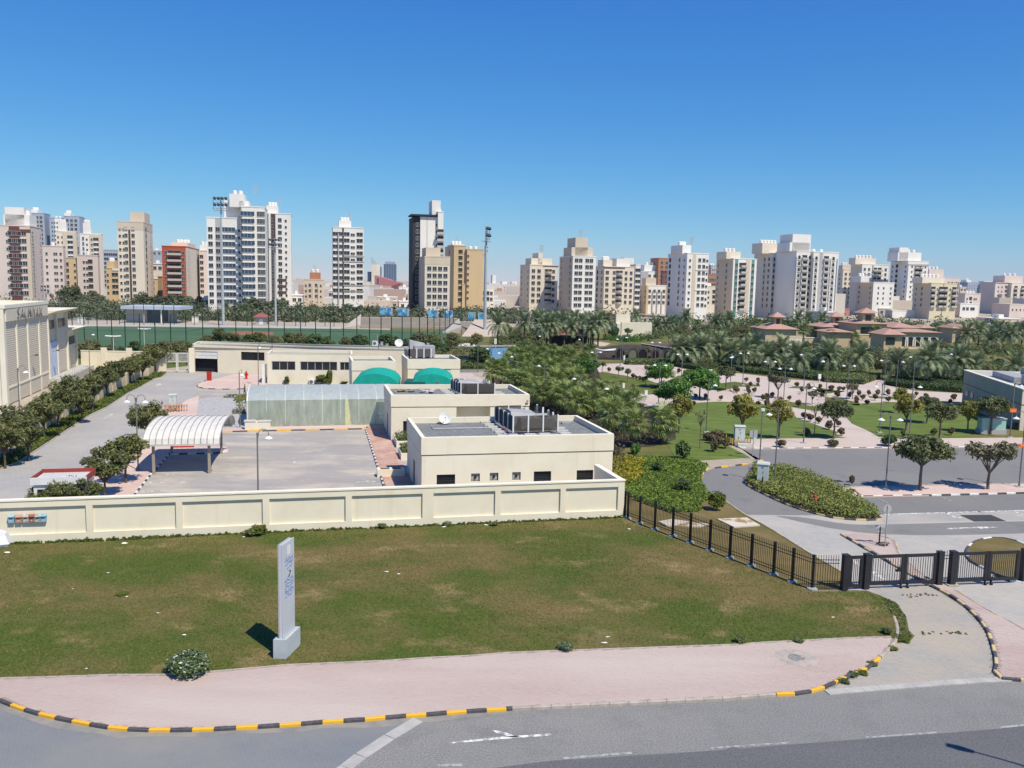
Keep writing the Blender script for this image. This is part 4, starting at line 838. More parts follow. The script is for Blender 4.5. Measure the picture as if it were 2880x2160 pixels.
teal = mat('teal_shade_cloth',(0.005,0.36,0.27),(0.005,0.30,0.23),.8,.8,fine=.1)
for i,(v,x0,y0,x1,xm,ym) in enumerate((('B3',-40,735,468,205,602),('B3',622,718,1075,862,605))):
 Yt = 121.0;a_,c_,t_ = at(v,x0,y0,Yt),at(v,x1,y0,Yt),at(v,xm,ym,Yt)
 wdt = (c_ - a_).length;H_ = t_.z;base = (a_.z + c_.z)/2
 t = thing('shade_tent',('teal shade-cloth vault over the bay behind the greenhouse','teal shade-cloth vault beside the second block roof')[i],'tent',(a_.x,a_.y,0),RZ1*.3)
 pf = [(wdt/2 - wdt/2*math.cos(math.pi*k/12),base + (H_-base)*math.sin(math.pi*k/12)) for k in range(13)]
 b = MB()
 for k in range(12):
  (xa,za),(xb,zb) = pf[k],pf[k+1];b.quad((xa,0,za),(xb,0,zb),(xb,7,zb+.25),(xa,7,za+.25))
 b.build('cloth_roof',teal,t);b = MB();b.add([(x,0.01,z) for x,z in pf],[tuple(reversed(range(13)))]);b.build('cloth_front',teal,t)
 for x in (0.05,wdt-.05):
  for y in (.1,6.9):MB().box(x-.06,x+.06,y-.06,y+.06,0,base + .05).build('post',gm,t)
tag(MB().box(0,3.0,0,4,2.6,3.0).box(0.1,.2,.1,.2,0,2.6).box(2.8,2.9,.1,.2,0,2.6).box(.1,.2,3.8,3.9,0,2.6).box(2.8,2.9,3.8,3.9,0,2.6).build('flat_shade',mat('dark_teal',(0.01,0.11,0.10)),None,at('B3',540,712,121)*1.0 - Vector((0,0,at('B3',540,712,121).z))),'flat dark teal canopy between the two shade vaults','canopy')
# ================================================================ substation with its name on the wall
Sa,Sb = g('D1',110,1560),g('D1',1180,1062)
sd = (Sb - Sa);sd.z = 0;sd.normalize();sn = Vector((sd.y,-sd.x,0))        # sn points out of the long face
warmw = mat('substation_white',(0.74,0.69,0.57),(0.68,0.63,0.51),.4)
def mat_siding():
 m,t,b = _nodes('ribbed_cladding');b.inputs['Roughness'].default_value = .7
 geo = t.nodes.new('ShaderNodeNewGeometry');wv = t.nodes.new('ShaderNodeTexWave');wv.bands_direction = 'Z';wv.inputs['Scale'].default_value = 1.1;wv.inputs['Distortion'].default_value = .15
 t.links.new(geo.outputs['Position'],wv.inputs[0])
 t.links.new(_ramp(t,wv.outputs['Fac'],[(.2,(0.56,0.485,0.375)),(.7,(0.66,0.58,0.455))]),b.inputs['Base Color'])
 bp = t.nodes.new('ShaderNodeBump');bp.inputs['Distance'].default_value = .05;bp.inputs['Strength'].default_value = .6;t.links.new(wv.outputs['Fac'],bp.inputs['Height']);t.links.new(bp.outputs[0],b.inputs['Normal'])
 return m
siding = mat_siding()
sw = lambda x,y:onwall(Sa,Sb,'D1',x,y)
root = thing('substation','tall cream substation with ribbed panels and its name in big letters behind the trees','building',Sa,math.atan2(sd.y,sd.x))
zt = sw(62,142)[1];u_end = sw(690,700)[0];u2 = sw(1008,600)[0];u3 = sw(1172,800)[0]
z2 = sw(900,215)[1];z3 = sw(1100,475)[1]
DB = 30.0
MB().box(0,u_end,0.25,DB,0,zt).build('main_hall',warmw,root)
MB().box(u_end,u2,0.6,DB,0,z2).build('side_hall',warmw,root);MB().box(u2,u3,0.9,DB,0,z3).build('low_hall',warmw,root)
MB().box(-.35,0.9,-.35,DB + .3,zt,zt + .45).box(.9,u_end + .5,-.35,.5,zt,zt + .45).box(u_end-.1,u_end + .5,.5,DB + .3,zt,zt + .45).build('parapet',warmw,root)
zp0 = sw(110,1320)[1];zh = sw(75,335)[1]
pu = [sw(x,y)[0] for x,y in ((35,900),(85,900),(238,340),(262,1000),(398,320),(420,900),(563,300),(585,900),(695,400),(722,900),(882,400),(900,900),(1003,400),(1018,800),(1160,700),(1172,800))]
MB().box(-.3,.55,-.12,.5,0,zt).build('corner_pier',warmw,root)
bounds = [(.55,sw(240,700)[0]),(sw(256,700)[0],sw(405,700)[0]),(sw(420,700)[0],sw(570,700)[0]),(sw(586,700)[0],sw(705,700)[0])]
for i,(a_,c_) in enumerate(bounds):
 MB().box(a_,c_,.02,.26,zp0,zh).build('ribbed_panel',siding,root)
 MB().box(c_,bounds[i+1][0] if i < 3 else c_ + .5,-.12,.3,0,zh).build('pilaster',warmw,root)
MB().box(.3,u_end,-.30,.24,zh,zt - .005).build('name_band',mat('name_band',(0.62,0.565,0.45),(0.58,0.525,0.42),1),root)
MB().box(.55,u_end,-.06,.24,.1,zp0).build('plinth',mat('name_band',(0.62,0.565,0.45)),root);MB().box(.55,u_end,-.14,.0,zp0,zp0 + .22).build('ledge',warmw,root)
for (a_,c_,zz,dd) in ((u_end + .1,u2,z2,.6),(u2 + .1,u3,z3,.9)):
 MB().add([(a_,dd - 2.2,zz+.8),(c_ + .6,dd - 2.2,zz+.8),(c_ + .6,DB,zz+.8),(a_,DB,zz+.8),(a_,dd,zz),(c_+.6,dd,zz),(c_+.6,DB,zz),(a_,DB,zz)],[(0,1,2,3),(7,6,5,4),(0,4,5,1),(1,5,6,2),(3,7,4,0)]).build('sloping_eave',warmw,root)
 k = 2 if a_ < u2 else 1;w_ = (c_ - a_)/k
 for j in range(k):
  MB().box(a_ + j*w_,a_ + j*w_ + .45,dd - .45,dd,0,zz - .02).build('pilaster',warmw,root)
  MB().box(a_ + j*w_ + .5,a_ + (j+1)*w_ - .1,dd - .14,dd,.3,zz - 2.3).build('ribbed_panel',siding,root)
  MB().box(a_ + j*w_ + .5,a_ + (j+1)*w_ - .1,dd - .06,dd,zz - 2.2,zz - .9).build('clerestory_window',darkglass,root)
 MB().box(c_ - .05,c_ + .35,dd - .45,dd,0,zz - .02).build('pilaster',warmw,root)
du0,dz0 = sw(735,1080);du1,dz1 = sw(868,610)
MB().box(du0,du1,.28,.44,1.2,dz1).build('steel_door',mat('pale_blue_door',(0.56,0.62,0.74),None,1),root)
MB().box(u_end,u3 + 2,-2.2,.3,0,1.15).build('loading_platform',concrete,root)
b = MB()
for k in range(12):b.bar((u_end + k*1.3,-2.1,1.15),(u_end + k*1.3,-2.1,2.2),.05)
for z in (1.65,2.2):b.bar((u_end,-2.1,z),(u_end + 14.3,-2.1,z),.05)
b.build('platform_railing',white,root)
for k,zz in enumerate((9.2,6.1,3.2)):
 MB().box(-.02,.05,2.0,DB,zz,zz + .35).build('facade_beam',warmw,root)
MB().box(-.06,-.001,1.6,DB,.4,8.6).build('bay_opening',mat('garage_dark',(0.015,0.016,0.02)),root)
MB().box(-.10,-.061,1.6,DB,5.3,5.36).box(-.10,-.061,1.6,DB,3.4,3.46).build('bay_bar',dirtyw,root)
import bpy as _b
def letters(txt,size,m,name,parent,loc,rot,ext=.05,sx=1.0):
 c = bpy.data.curves.new('t','FONT');c.body = txt;c.size = size;c.extrude = ext
 o = bpy.data.objects.new('t',c);COL.objects.link(o);bpy.context.view_layer.update()
 me = bpy.data.meshes.new_from_object(o.evaluated_get(bpy.context.evaluated_depsgraph_get()));bpy.data.objects.remove(o)
 me.materials.clear();me.materials.append(m);q = link(name,me,parent,loc,0,(sx,1,1));q.rotation_euler = rot;return q
ul0,zl0 = sw(210,285);ul1,zl1 = sw(575,150)
lettm = mat('letter_shade_grey',(0.26,0.25,0.23))  # whitish letters greyed: the shade around them is put into the colour
for i,(ch,x) in enumerate(zip('SALMIYA',(208,258,312,362,420,440,482))):
 u = sw(x,230)[0];zb = sw(x,285 - (x - 210)*.075)[1]
 letters(ch,2.1,lettm,'letter',root,(u,-.36,zb),(math.pi/2,0,0),.06,1.0 if ch != 'I' else .8)
u = sw(530,230)[0];letters('X',2.1,lettm,'letter',root,(u,-.36,sw(530,262)[1]),(math.pi/2,0,0),.06,1.2)
for i,(x,y) in enumerate(((445,840),(765,772),(1055,705))):
 u,z = sw(x,y);MB().bar((u,0,z),(u,-.7,z + .2),.06).box(u-.3,u+.3,-.95,-.6,z + .1,z + .3).build('flood_lamp',mat('lamp_brown',(0.16,0.10,0.06)),root)
vw = [p + Vector((-2.0,-0.4,0)) for p in verge[2:]]
gwall = thing('garden_wall','tan wall with piers running behind the row of trees along the compound road','wall',vw[0])
for i in range(len(vw) - 1):
 a_,c_ = vw[i] - vw[0],vw[i+1] - vw[0];d = c_ - a_;l = d.length;rz = math.atan2(d.y,d.x)
 MB().box(0,l,.08,.26,0,2.0).build('wall_panel',mat('tan_wall',(0.60,0.50,0.34),(0.54,0.44,0.30),.6),gwall,a_,rz);MB().box(-.04,l,.02,.32,2.0,2.12).build('coping',coping,gwall,a_,rz)
 nn = max(1,int(l/4))
 for k in range(nn):MB().box(k*l/nn,k*l/nn + .4,-.04,.38,0,2.35).build('pier',mat('tan_wall',(0.60,0.50,0.34)),gwall,a_,rz)
fw0,fw1 = g('B1',905,845),g('B1',1840,860)
t = thing('far_boundary_wall','low cream wall with taller piers at the far end of the compound road','wall',fw0,math.atan2((fw1-fw0).y,(fw1-fw0).x));l = (fw1 - fw0).length
MB().box(0,l,0,.25,0,3.6).build('wall_panel',cream,t);MB().box(-.02,l,-.05,.3,3.6,3.75).build('coping',coping,t)
for k in (.24,.54,.8):MB().box(l*k,l*k + .9,-.1,.35,0,4.3).build('pier',cream,t)
q0,q1 = g('B1',1840,858),g('B1',2100,858)
t = thing('white_gate','white metal bar gate between the garage building and the compound wall','gate',q0,math.atan2((q1-q0).y,(q1-q0).x));l = (q1-q0).length
for a_,c_ in ((0,l*.49),(l*.51,l)):
 MB().box(a_,c_,0,.08,.15,.3).box(a_,c_,0,.08,3.4,3.55).box(a_,c_,0,.08,1.85,1.95).box(a_,a_+.15,0,.08,.15,3.5).box(c_-.15,c_,0,.08,.15,3.5).build('gate_frame',white,t)
 for k in range(1,10):x = a_ + (c_-a_)*k/10;MB().box(x-.03,x+.03,.02,.06,1.95,3.4).build('bar',white,t)
MB().box(l + .05,l + 1.0,-.2,.6,0,4.4).build('gate_pier',cream,t)
fA,fB = g('C4',232,785),g('C4',1856,1405);fC = g('C4',2108,1408)
PICK = MB().box(-.012,.012,-.012,.012,0,1).mesh('picket',black);FPOST = MB().box(-.055,.055,-.055,.055,0,1).box(-.07,.07,-.07,.07,1,1.02).mesh('post',black);FFOOT = MB().lathe([(.30,-.05),(.30,.05),(.16,.10),(0,.10)],10).mesh('footing',mat('footing_paint',(0.33,0.38,0.35),(0.27,0.30,0.28),4))
def railing(root,A,B,us,H,foot=True,z0=.1,spacing=.145,endpost=True):
 d = B - A;L = d.length;e = d/L;rz = math.atan2(d.y,d.x)
 for i,u in enumerate(us):
  if i < len(us) - 1 or endpost:
   link('post',FPOST,root,A + e*u - A0f,rz,(1,1,H + .05))
   if foot:link('footing',FFOOT,root,A + e*u - A0f + Vector((0,0,.02)))
 for i in range(len(us) - 1):
  u0,u1 = us[i] + .055,us[i+1] - .055
  for z in (.30,.48,H - .42,H - .22):
   b = MB();b.box(u0,u1,-.018,.018,z,z + .035);b.build('rail',black,root,A - A0f,rz)
  n = max(2,round((u1 - u0)/spacing))
  for k in range(n):link('picket',PICK,root,A + e*(u0 + (u1-u0)*(k+.5)/n) - A0f + Vector((0,0,z0)),0,(1,1,H - .02))
A0f = fA.copy();HF = at('C4',1856,1120,fB.y).z
uf = lambda x,y:onwall(fA,fB,'C4',x,y)[0]
us = [uf(x,y) for x,y in ((262,800),(365,845),(495,890),(650,945),(800,1000),(970,1060),(1143,1135),(1328,1200),(1522,1270),(1683,1335))] + [(fB - fA).length]
fence = thing('railing_fence','black metal railing fence running down from the wall corner to the gates','fence',A0f)
link('post',FPOST,fence,(0,0,0),0,(.6,.6,HF))
railing(fence,fA,fB,[0.05] + us,HF)
railing(fence,fB,fC,[0.0,(fC - fB).length - .15],HF,foot=False,endpost=False)
gP = [g('C5',x,y) for x,y in ((655,1470),(850,1468),(1480,1440),(1575,1438),(2200,1410))]
gd = (gP[4] - gP[0]).normalized();gz = math.atan2(gd.y,gd.x);HG = at('C5',655,1168,gP[0].y).z
gu = lambda x:onwall(gP[0],gP[4],'C5',x,1300)[0]
gt = mat('charcoal_metal',(0.03,0.03,0.036),(0.024,0.024,0.028),3,.45)
GB = MB().box(-.014,.014,-.014,.014,0,1).mesh('bar',gt)
def gateposts(root,us,org):
 for u in us:MB().box(u-.17,u+.17,-.17,.17,0,HG).box(u-.19,u+.19,-.19,.19,HG,HG + .03).build('gate_post',gt,root)
def leaf(root,a_,c_,n,z0=.22,fw=.17,wheel=None,latch=None):
 MB().box(a_,c_,-.05,.05,z0,z0 + fw).box(a_,c_,-.05,.05,HG - .26,HG - .08).box(a_,a_ + fw,-.052,.052,z0,HG - .08).box(c_ - fw,c_,-.052,.052,z0,HG - .08).build('leaf_frame',gt,root)
 for k in range(n):x = a_ + fw + (c_ - a_ - 2*fw)*(k + .5)/n;link('bar',GB,root,(x,0,z0 + fw),0,(1,1,HG - .3 - z0 - fw))
 if wheel is not None:
  o = MB().tube([(-.05,0,0),(.05,0,0)],.09,12).build('wheel',black,root,(wheel,-.16,.09));MB().box(wheel-.03,wheel+.03,-.18,-.05,.09,z0 + .1).build('wheel_bracket',gt,root)
 if latch is not None:MB().box(latch - .28,latch + .1,-.14,-.05,1.02,1.16).build('latch',black,root)
U = {k:gu(x) for k,x in dict(p0=655,s0=690,s1=820,p1=850,a0=880,am=1175,a1=1445,p2=1480,p3=1592,b0=1620,bm=1897,b1=2168,p4=2196).items()}
t = thing('pedestrian_gate','narrow charcoal foot gate between railing fence and first vehicle gate','gate',gP[0],gz);gateposts(t,(0.0,U['p1']),0);leaf(t,.22,U['p1'] - .22,5,.12)
t2 = thing('vehicle_gate','charcoal double vehicle gate beside the narrow foot gate','gate',gP[0],gz);leaf(t2,U['a0'] - .06,U['am'] - .015,12,wheel=U['am'] - .22,latch=U['am'] - .3);leaf(t2,U['am'] + .015,U['a1'] + .05,11,wheel=U['am'] + .2);gateposts(t2,(U['p2'],),0)
t3 = thing('vehicle_gate','charcoal double vehicle gate in front of the straw-coloured oval bed','gate',gP[0],gz);gateposts(t3,(U['p3'],U['p4'] + .1),0);leaf(t3,U['b0'] - .05,U['bm'] - .015,13,wheel=U['bm'] - .2);leaf(t3,U['bm'] + .015,U['b1'] - .05,13,wheel=U['bm'] + .2)
t4 = thing('gap_railing','short black railing panel filling the gap between the two vehicle gates','fence',gP[0],gz)
for z in (.3,.5,HG - .45,HG - .25):MB().box(U['p2'] + .17,U['p3'] - .17,-.018,.018,z,z + .035).build('rail',black,t4)
for k in range(3):link('picket',PICK,t4,(U['p2'] + .17 + (U['p3'] - U['p2'] - .34)*(k + .5)/3,0,.1),0,(1,1,HG - .05))
for i,u in enumerate((U['p2'],U['p3'])):tag(MB().box(-.35,.35,-.3,.3,0,.12).build('gate_footing',kerbp,None,gP[0] + gd*u,gz),('square concrete footing under the gate post beside the median kerb','square concrete footing under the second gate opening post')[i],'footing')
tb = [g('D2',x,y,.12) for x,y in ((368,1545),(520,1548))];tdir = Vector((0.16,1,0)).normalized()
r0 = g('D2',520,1548,.12);top_r = at('D2',592,1150,40.2)
tt_ = thing('totem_sign','tall grey pylon sign with blue lettering on a concrete base in the lawn','sign',tb[0])
bw_ = (tb[1] - tb[0]);bwL = bw_.length;be = bw_.normalized();
zb = at('D2',368,1325,tb[0].y).z - .12
far = onwall(tb[1],tb[1] + tdir,'D2',590,1290)[0];far = max(1.6,min(2.6,far))
grc = mat('sign_concrete',(0.44,0.48,0.50),(0.38,0.42,0.44),2,.8)
c4 = [Vector((0,0,0)),bw_,bw_ + tdir*far,tdir*far*.98]
MB().prism([(p.x,p.y) for p in c4],-.05,zb).build('plinth',grc,tt_)
sg = mat('sign_metal',(0.50,0.52,0.56),(0.46,0.48,0.52),.8,.4)
p0 = be*(bwL*.36);pw = be*(bwL*.31);zs_ = at('D2',445,208,tb[0].y + .4).z - .12;D0,D1 = tdir*.18,tdir*(far*.86)
def slab4(o0,w_,d0,d1,z0,z1,m,nm):return MB().prism([(p.x,p.y) for p in (o0 + d0,o0 + w_ + d0,o0 + w_ + d1,o0 + d1)],z0,z1).build(nm,m,tt_)
slab4(p0,pw,D0,D1,zb,zs_,sg,'panel_core');slab4(p0 - be*.03,be*.06,D0 - tdir*.02,D1 + tdir*.02,zb + .02,zs_ + .03,aluminium,'edge_trim');slab4(p0 + pw - be*.03,be*.06,D0 - tdir*.02,D1 + tdir*.02,zb + .02,zs_ + .03,sg,'sign_face')
blueprint = mat('sign_blue',(0.10,0.20,0.52),None,3);fo = p0 + pw + be*.034;dl = (D1 - D0).length
fp = lambda s,z:fo + D0 + tdir*(s*dl) + Vector((0,0,z))
zq = lambda f:zb + (zs_ - zb)*f
b = MB();b.quad(fp(.36,zq(.87)),fp(.66,zq(.865)),fp(.66,zq(.965)),fp(.36,zq(.97)));b.build('crest_panel',white,tt_)
b = MB();rs = random.Random(3)
def script(z,s0,s1,h,n):
 for k in range(n):
  s = s0 + (s1 - s0)*(k + .5)/n;w_ = (s1 - s0)/n*.5;dz = rs.uniform(-.3,.3)*h
  b.quad(fp(s - w_,z + dz),fp(s + w_,z + dz + h*.18*rs.uniform(-1,1)),fp(s + w_,z + dz + h*.26),fp(s - w_,z + dz + h*.26))
  if rs.random() < .6:b.quad(fp(s - w_*.4,z + dz),fp(s - w_*.05,z + dz),fp(s + w_*.15,z + dz + h*.9),fp(s - w_*.2,z + dz + h*.9))
for f,s0,s1,h,n in ((.81,.15,.9,.22,8),(.765,.2,.85,.2,7),(.715,.35,.8,.18,5),(.585,.1,.9,.2,9),(.55,.12,.92,.13,12),(.52,.12,.92,.13,12),(.48,.1,.9,.2,9),(.45,.12,.9,.11,12),(.42,.12,.8,.11,10)):script(zq(f),s0,s1,h,n)
b.build('lettering',blueprint,tt_)
b = MB()
for (s,z),(s2,z2) in (((.45,.635),(.6,.665)),((.6,.665),(.5,.69)),((.42,.62),(.5,.64))):b.quad(fp(s,zq(z)),fp(s + .1,zq(z)),fp(s2 + .1,zq(z2)),fp(s2,zq(z2)))
b.build('arrow',mat('sign_dark_blue',(0.02,0.03,0.10)),tt_)
LP = {}
def lamp_mesh(H,arms):
 P_ = MB().tube([(0,0,0),(0,0,.5)],.085,10).tube([(0,0,.5),(0,0,H)],[.062,.055],10).lathe([(.08,H),(.08,H+.05),(0,H+.08)],8)
 return P_
def lamp(v,x,y,arms,label,top=None,H=6.4,rz=0.0,base=True,group='street lamps',loc=None):
 """arms: 2 = double arch, 1 = arch towards local +x, -1 = towards local -x"""
 p = loc or (g(v,x,y) if top is None else g(v,x,y,top))
 p = Vector((p.x,p.y,0.02));key = (round(H,1),arms)
 if key in LP:return place(LP[key],p,rz,label)
 t = thing('street_lamp',label,'street lamp',p,rz,group);LP[key] = t
 lamp_mesh(H,arms).build('pole',lampgrey,t)
 for s in ((1,-1) if arms == 2 else (arms,)):
  r = .36;cx0 = .09;pts = [(0,0,H - .35),(s*.07,0,H - .25)] + [(s*(cx0 + r - r*math.cos(math.pi*k/10)),0,H + r*.95*math.sin(math.pi*k/10)) for k in range(11)] + [(s*(cx0 + 2*r),0,H - .18)]
  MB().tube(pts,.026,8).build('arm',lampgrey,t)
  hd = MB().lathe([(.045,.10),(.06,.03),(.14,-.01),(.25,-.07),(.29,-.12),(.28,-.15),(.0,-.13)],14).build('lamp_head',lampwhite,t,(s*(cx0 + 2*r),0,H - .22))
  MB().lathe([(.0,.22),(.05,.2),(.05,.06)],8).build('lamp_neck',lampgrey,hd)
 if base:MB().box(-.3,.3,-.3,.3,-.02,.14).build('base_block',concrete,t)
 return t
lamp('C5',1015,612,2,'double-headed lamp on the pink walk beside the round shade tree',H=6.55)
lamp('C5',2168,590,-1,'single lamp on the pink walk carrying an orange notice',H=6.6)
lamp('C5',55,555,-1,'single lamp rising from the hedge island',H=6.55)
lamp('B5',1815,1455,1,'single lamp on the park pavement near the diagonal path',H=6.6)
lamp('B6',935,1420,1,'single lamp on the park pavement behind the round shade tree',H=6.6)
lamp('B6',605,1335,-1,'single lamp on the lawn at the mouth of the wide path',H=6.0)
lamp('B6',2055,1390,1,'single lamp before the dark grey building',H=6.6)
lamp('B5',1590,1055,2,'double lamp in the park beside the open-crowned grey tree',H=6.0)
lamp('B5',735,1330,1,'single lamp on the bright lawn by the bare sapling',H=6.0)
lamp('B5',205,1010,2,'double lamp among the round green trees by the park path',H=6.0)
lamp('B5',455,830,2,'double lamp between the two largest round green trees',H=6.0)
lamp('B5',165,640,2,'double lamp on the plaza before the arched stone dome',H=6.0,rz=.15)
lamp('B5',1000,870,2,'double lamp in front of the dark spreading tree on the plaza',H=6.0,rz=1.2)
lamp('B5',1140,805,2,'double lamp on the plaza edge under the date palm row',H=6.0,rz=.4)
lamp('B5',1425,940,2,'double lamp crossing behind the open-crowned grey tree',H=6.0,rz=.1)
lamp('B5',1820,825,-1,'single lamp on the plaza strip near the twin clipped bushes',H=6.0)
lamp('B5',2065,925,-1,'single lamp near the clipped bush row by the hedge bend',H=6.0)
lamp('B6',10,935,-1,'single lamp beside the plaza lawn strip',H=6.0)
lamp('B6',240,1000,2,'double lamp among clipped bushes by the wide plaza',H=6.0)
lamp('B6',655,910,-1,'single lamp at the gap in the plaza hedge',H=6.0)
lamp('B6',785,930,1,'single lamp beside the hedge gap with a white box',H=6.0)
lamp('B6',975,850,-1,'single lamp in front of the thick date palm',H=6.0)
lamp('B6',1425,800,-1,'single lamp behind the dark hedge near the dark grey building',H=6.0)
lamp('B5',350,590,1,'single lamp at the west end of the plaza hedge',H=6.0)
lamp('B4',1755,590,-1,'single lamp before the dome arches',H=6.0);lamp('B4',1775,560,1,'single lamp touching the dome front',H=6.0)
lamp('B4',1478,770,2,'double lamp at the edge of the palm grove by the round tree',H=5.6,rz=.3)
lamp('B4',1300,1190,-1,'single lamp in the grove bed behind the front service block',H=5.6)
lamp('B4',1665,1345,-1,'single lamp in the grove bed close to the front block corner',H=5.6)
lamp('B4',905,990,-1,'single lamp in the grove bed behind the second block',H=5.6)
lamp('B4',455,790,-1,'single lamp where the grove bed begins near the back court',H=5.6);lamp('B4',325,725,-1,'single lamp in front of the young fan palm by the back court',H=5.6);lamp('B4',172,670,-1,'single lamp beside the back court road',H=5.6)
lamp('B4',600,700,-1,'single lamp inside the grove behind the back court',H=5.6,top=2.2);lamp('B4',1335,570,-1,'single lamp deep in the grove in front of the white boat',H=5.6);lamp('B4',895,520,-1,'single lamp deep in the grove amid fan palms',H=5.6)
lamp('C1',1195,385,2,'double-headed lamp on the pink walk beside the carport',H=6.55)
lamp('B1',222,1380,1,'single lamp behind the trees before the substation name',top=3.0,H=8.0)
lamp('B1',1000,880,1,'single lamp behind the tree row near the far compound wall',H=7.2)
p = g('B2',693,1200);lamp('B2',693,1200,1,'single lamp at the corner of the greenhouse',H=6.4,rz=1.5)
lamp('B2',897,735,1,'single lamp before the office wing windows',H=6.4,rz=1.5)
lamp('C2',1105,650,1,'single lamp in the parking lot rising behind the boundary wall',loc=Vector((-18.2,60.3,0)),H=6.3)
lamp('N',1,1,1,'single lamp with white cap on the boundary road corner',loc=Vector((-60,40,0)),H=6.4) if False else None
for i,(x,y) in enumerate(((265,700),(1090,700))):pass
for i,(v,x,yb,yt) in enumerate((('B1',1265,690,462),('B1',1605,575,380),('D1',635,1150,790))):
 p = g(v,x,yb);H = at(v,x,yt,p.y).z
 t = thing('twin_lamp',('white twin-head lamp before the sports field, the nearer of the pair','white twin-head lamp before the sports field, the farther of the pair','white twin-head lamp in front of the substation panels')[i],'street lamp',p,.1)
 MB().tube([(0,0,0),(0,0,H)],[.09,.07],8).build('pole',mat('pale_pole',(0.62,0.62,0.58)),t)
 for s in (-1,1):
  MB().add([(s*.15,-.25,H),(s*1.6,-.22,H+.12),(s*1.6,.22,H+.12),(s*.15,.25,H),(s*.15,-.2,H+.22),(s*1.5,-.15,H+.3),(s*1.5,.15,H+.3),(s*.15,.2,H+.22)],[(0,3,2,1),(4,5,6,7),(0,1,5,4),(1,2,6,5),(2,3,7,6),(3,0,4,7)]).build('lamp_head',lampwhite,t)
 MB().lathe([(.12,H-.05),(.14,H+.2),(0,H+.28)],8).build('hub',lampwhite,t)
def road_lamp(label,loc,rz,H,reach=1.6,head=(.95,.34,.16)):
 t = thing('road_lamp',label,'street lamp',loc,rz)
 MB().tube([(0,0,0),(0,0,H*.5),(0,0,H - .8),(.15,0,H - .2),(.6,0,H),(reach,0,H + .1)],[.11,.09,.07,.06,.05,.045],10).build('pole',aluminium,t)
 L_,W_,T_ = head;x0 = reach - .05
 b = MB();b.add([(x0,-W_*.3,H+.02),(x0+L_*.5,-W_*.5,H),(x0+L_,-W_*.35,H),(x0+L_,W_*.35,H),(x0+L_*.5,W_*.5,H),(x0,W_*.3,H+.02),
                     (x0,-W_*.2,H+.14),(x0+L_*.5,-W_*.38,H+T_+.06),(x0+L_*.92,-W_*.26,H+T_*.7),(x0+L_*.92,W_*.26,H+T_*.7),(x0+L_*.5,W_*.38,H+T_+.06),(x0,W_*.2,H+.14)],
     [(5,4,3,2,1,0),(0,1,7,6),(1,2,8,7),(2,3,9,8),(3,4,10,9),(4,5,11,10),(5,0,6,11),(6,7,10,11),(7,8,9,10)]);b.build('lamp_head',white,t)
 MB().box(x0 + .1,x0 + L_*.95,-W_*.3,W_*.3,H - .05,H - .005).build('lens',mat('lens',(0.6,0.62,0.62),None,3,.2),t)
hp = at('D3',60,900,15.0)
road_lamp('white lamp head of a roadside lamp cut by the frame before the boundary wall',(hp.x - 2.62,hp.y - .35,0),.35,hp.z - .42,1.75,(.9,.42,.26))
sh = g('C8',1770,1222);HL = 9.0;k = HL/math.tan(SUN_EL);hpos = sh + Vector((math.sin(SUN_AZ),math.cos(SUN_AZ),0))*k
aw = -1.1;road_lamp('roadside lamp across the street throwing its shadow on the asphalt',(hpos.x - 2.0*math.cos(math.pi - .55),hpos.y - 2.0*math.sin(math.pi - .55),0),math.pi - .55,HL,1.6,(1.0,.4,.16))
for i,(v,x0,y0,x1,y1,yb,xb) in enumerate((('B6',2055,1065,2135,1105,1390,2055),('C5',2165,210,2235,240,590,2168))):
 Y = g(v,xb,yb).y - .12;a_,c_ = at(v,x0,y1,Y),at(v,x1,y0,Y)
 t = thing('orange_notice',('orange notice board on the lamp before the dark grey building','orange notice board on the lamp of the pink walk')[i],'notice',a_,.05)
 MB().box(0,c_.x - a_.x,0,.04,0,c_.z - a_.z).build('board',mat('orange_board',(0.85,0.18,0.01),None,3),t);MB().box(.2,c_.x-a_.x-.15,-.012,-.002,.1,.2).box(.15,.3,-.012,-.002,.2,.3).build('mark',mat('board_mark',(0.75,0.35,0.25)),t)
cabm = mat('cabinet_grey',(0.56,0.60,0.56),(0.50,0.54,0.51),1.5,.6)
def cabinet(label,loc,w_,d_,h,rz,plinth=.35):
 t = thing('utility_cabinet',label,'cabinet',loc,rz)
 MB().box(-w_/2-.06,w_/2+.06,-d_/2-.06,d_/2+.06,0,plinth).build('plinth',kerbp,t);MB().box(-w_/2,w_/2,-d_/2,d_/2,plinth,h).build('cabinet_body',cabm,t)
 MB().add([(-w_/2-.08,-d_/2-.08,h),(w_/2+.08,-d_/2-.08,h),(w_/2+.08,d_/2+.08,h),(-w_/2-.08,d_/2+.08,h),(-w_/2-.03,-d_/2-.03,h+.14),(w_/2+.03,-d_/2-.03,h+.14),(w_/2+.03,d_/2+.03,h+.14),(-w_/2-.03,d_/2+.03,h+.14)],[(0,3,2,1),(4,5,6,7),(0,1,5,4),(1,2,6,5),(2,3,7,6),(3,0,4,7)]).build('lid',cabm,t)
 for s in (-1,1):MB().box(s*w_*.25 - w_*.22,s*w_*.25 + w_*.22,-d_/2-.015,-d_/2,plinth + .08,h - .08).build('door',cabm,t)
 MB().box(w_*.02,w_*.06,-d_/2-.03,-d_/2-.015,(h+plinth)/2,(h+plinth)/2+.15).build('handle',black,t);MB().box(-w_*.15,w_*.05,-d_/2-.02,-d_/2-.014,h*.82,h*.88).build('plate',mat('plate_dark',(0.2,0.2,0.2)),t)
p = g('C4',1425,500,.1);cabinet('grey green utility cabinet at the tip of the hedge island',p,.95,.75,at('C4',1425,320,p.y).z - .1,-.35)
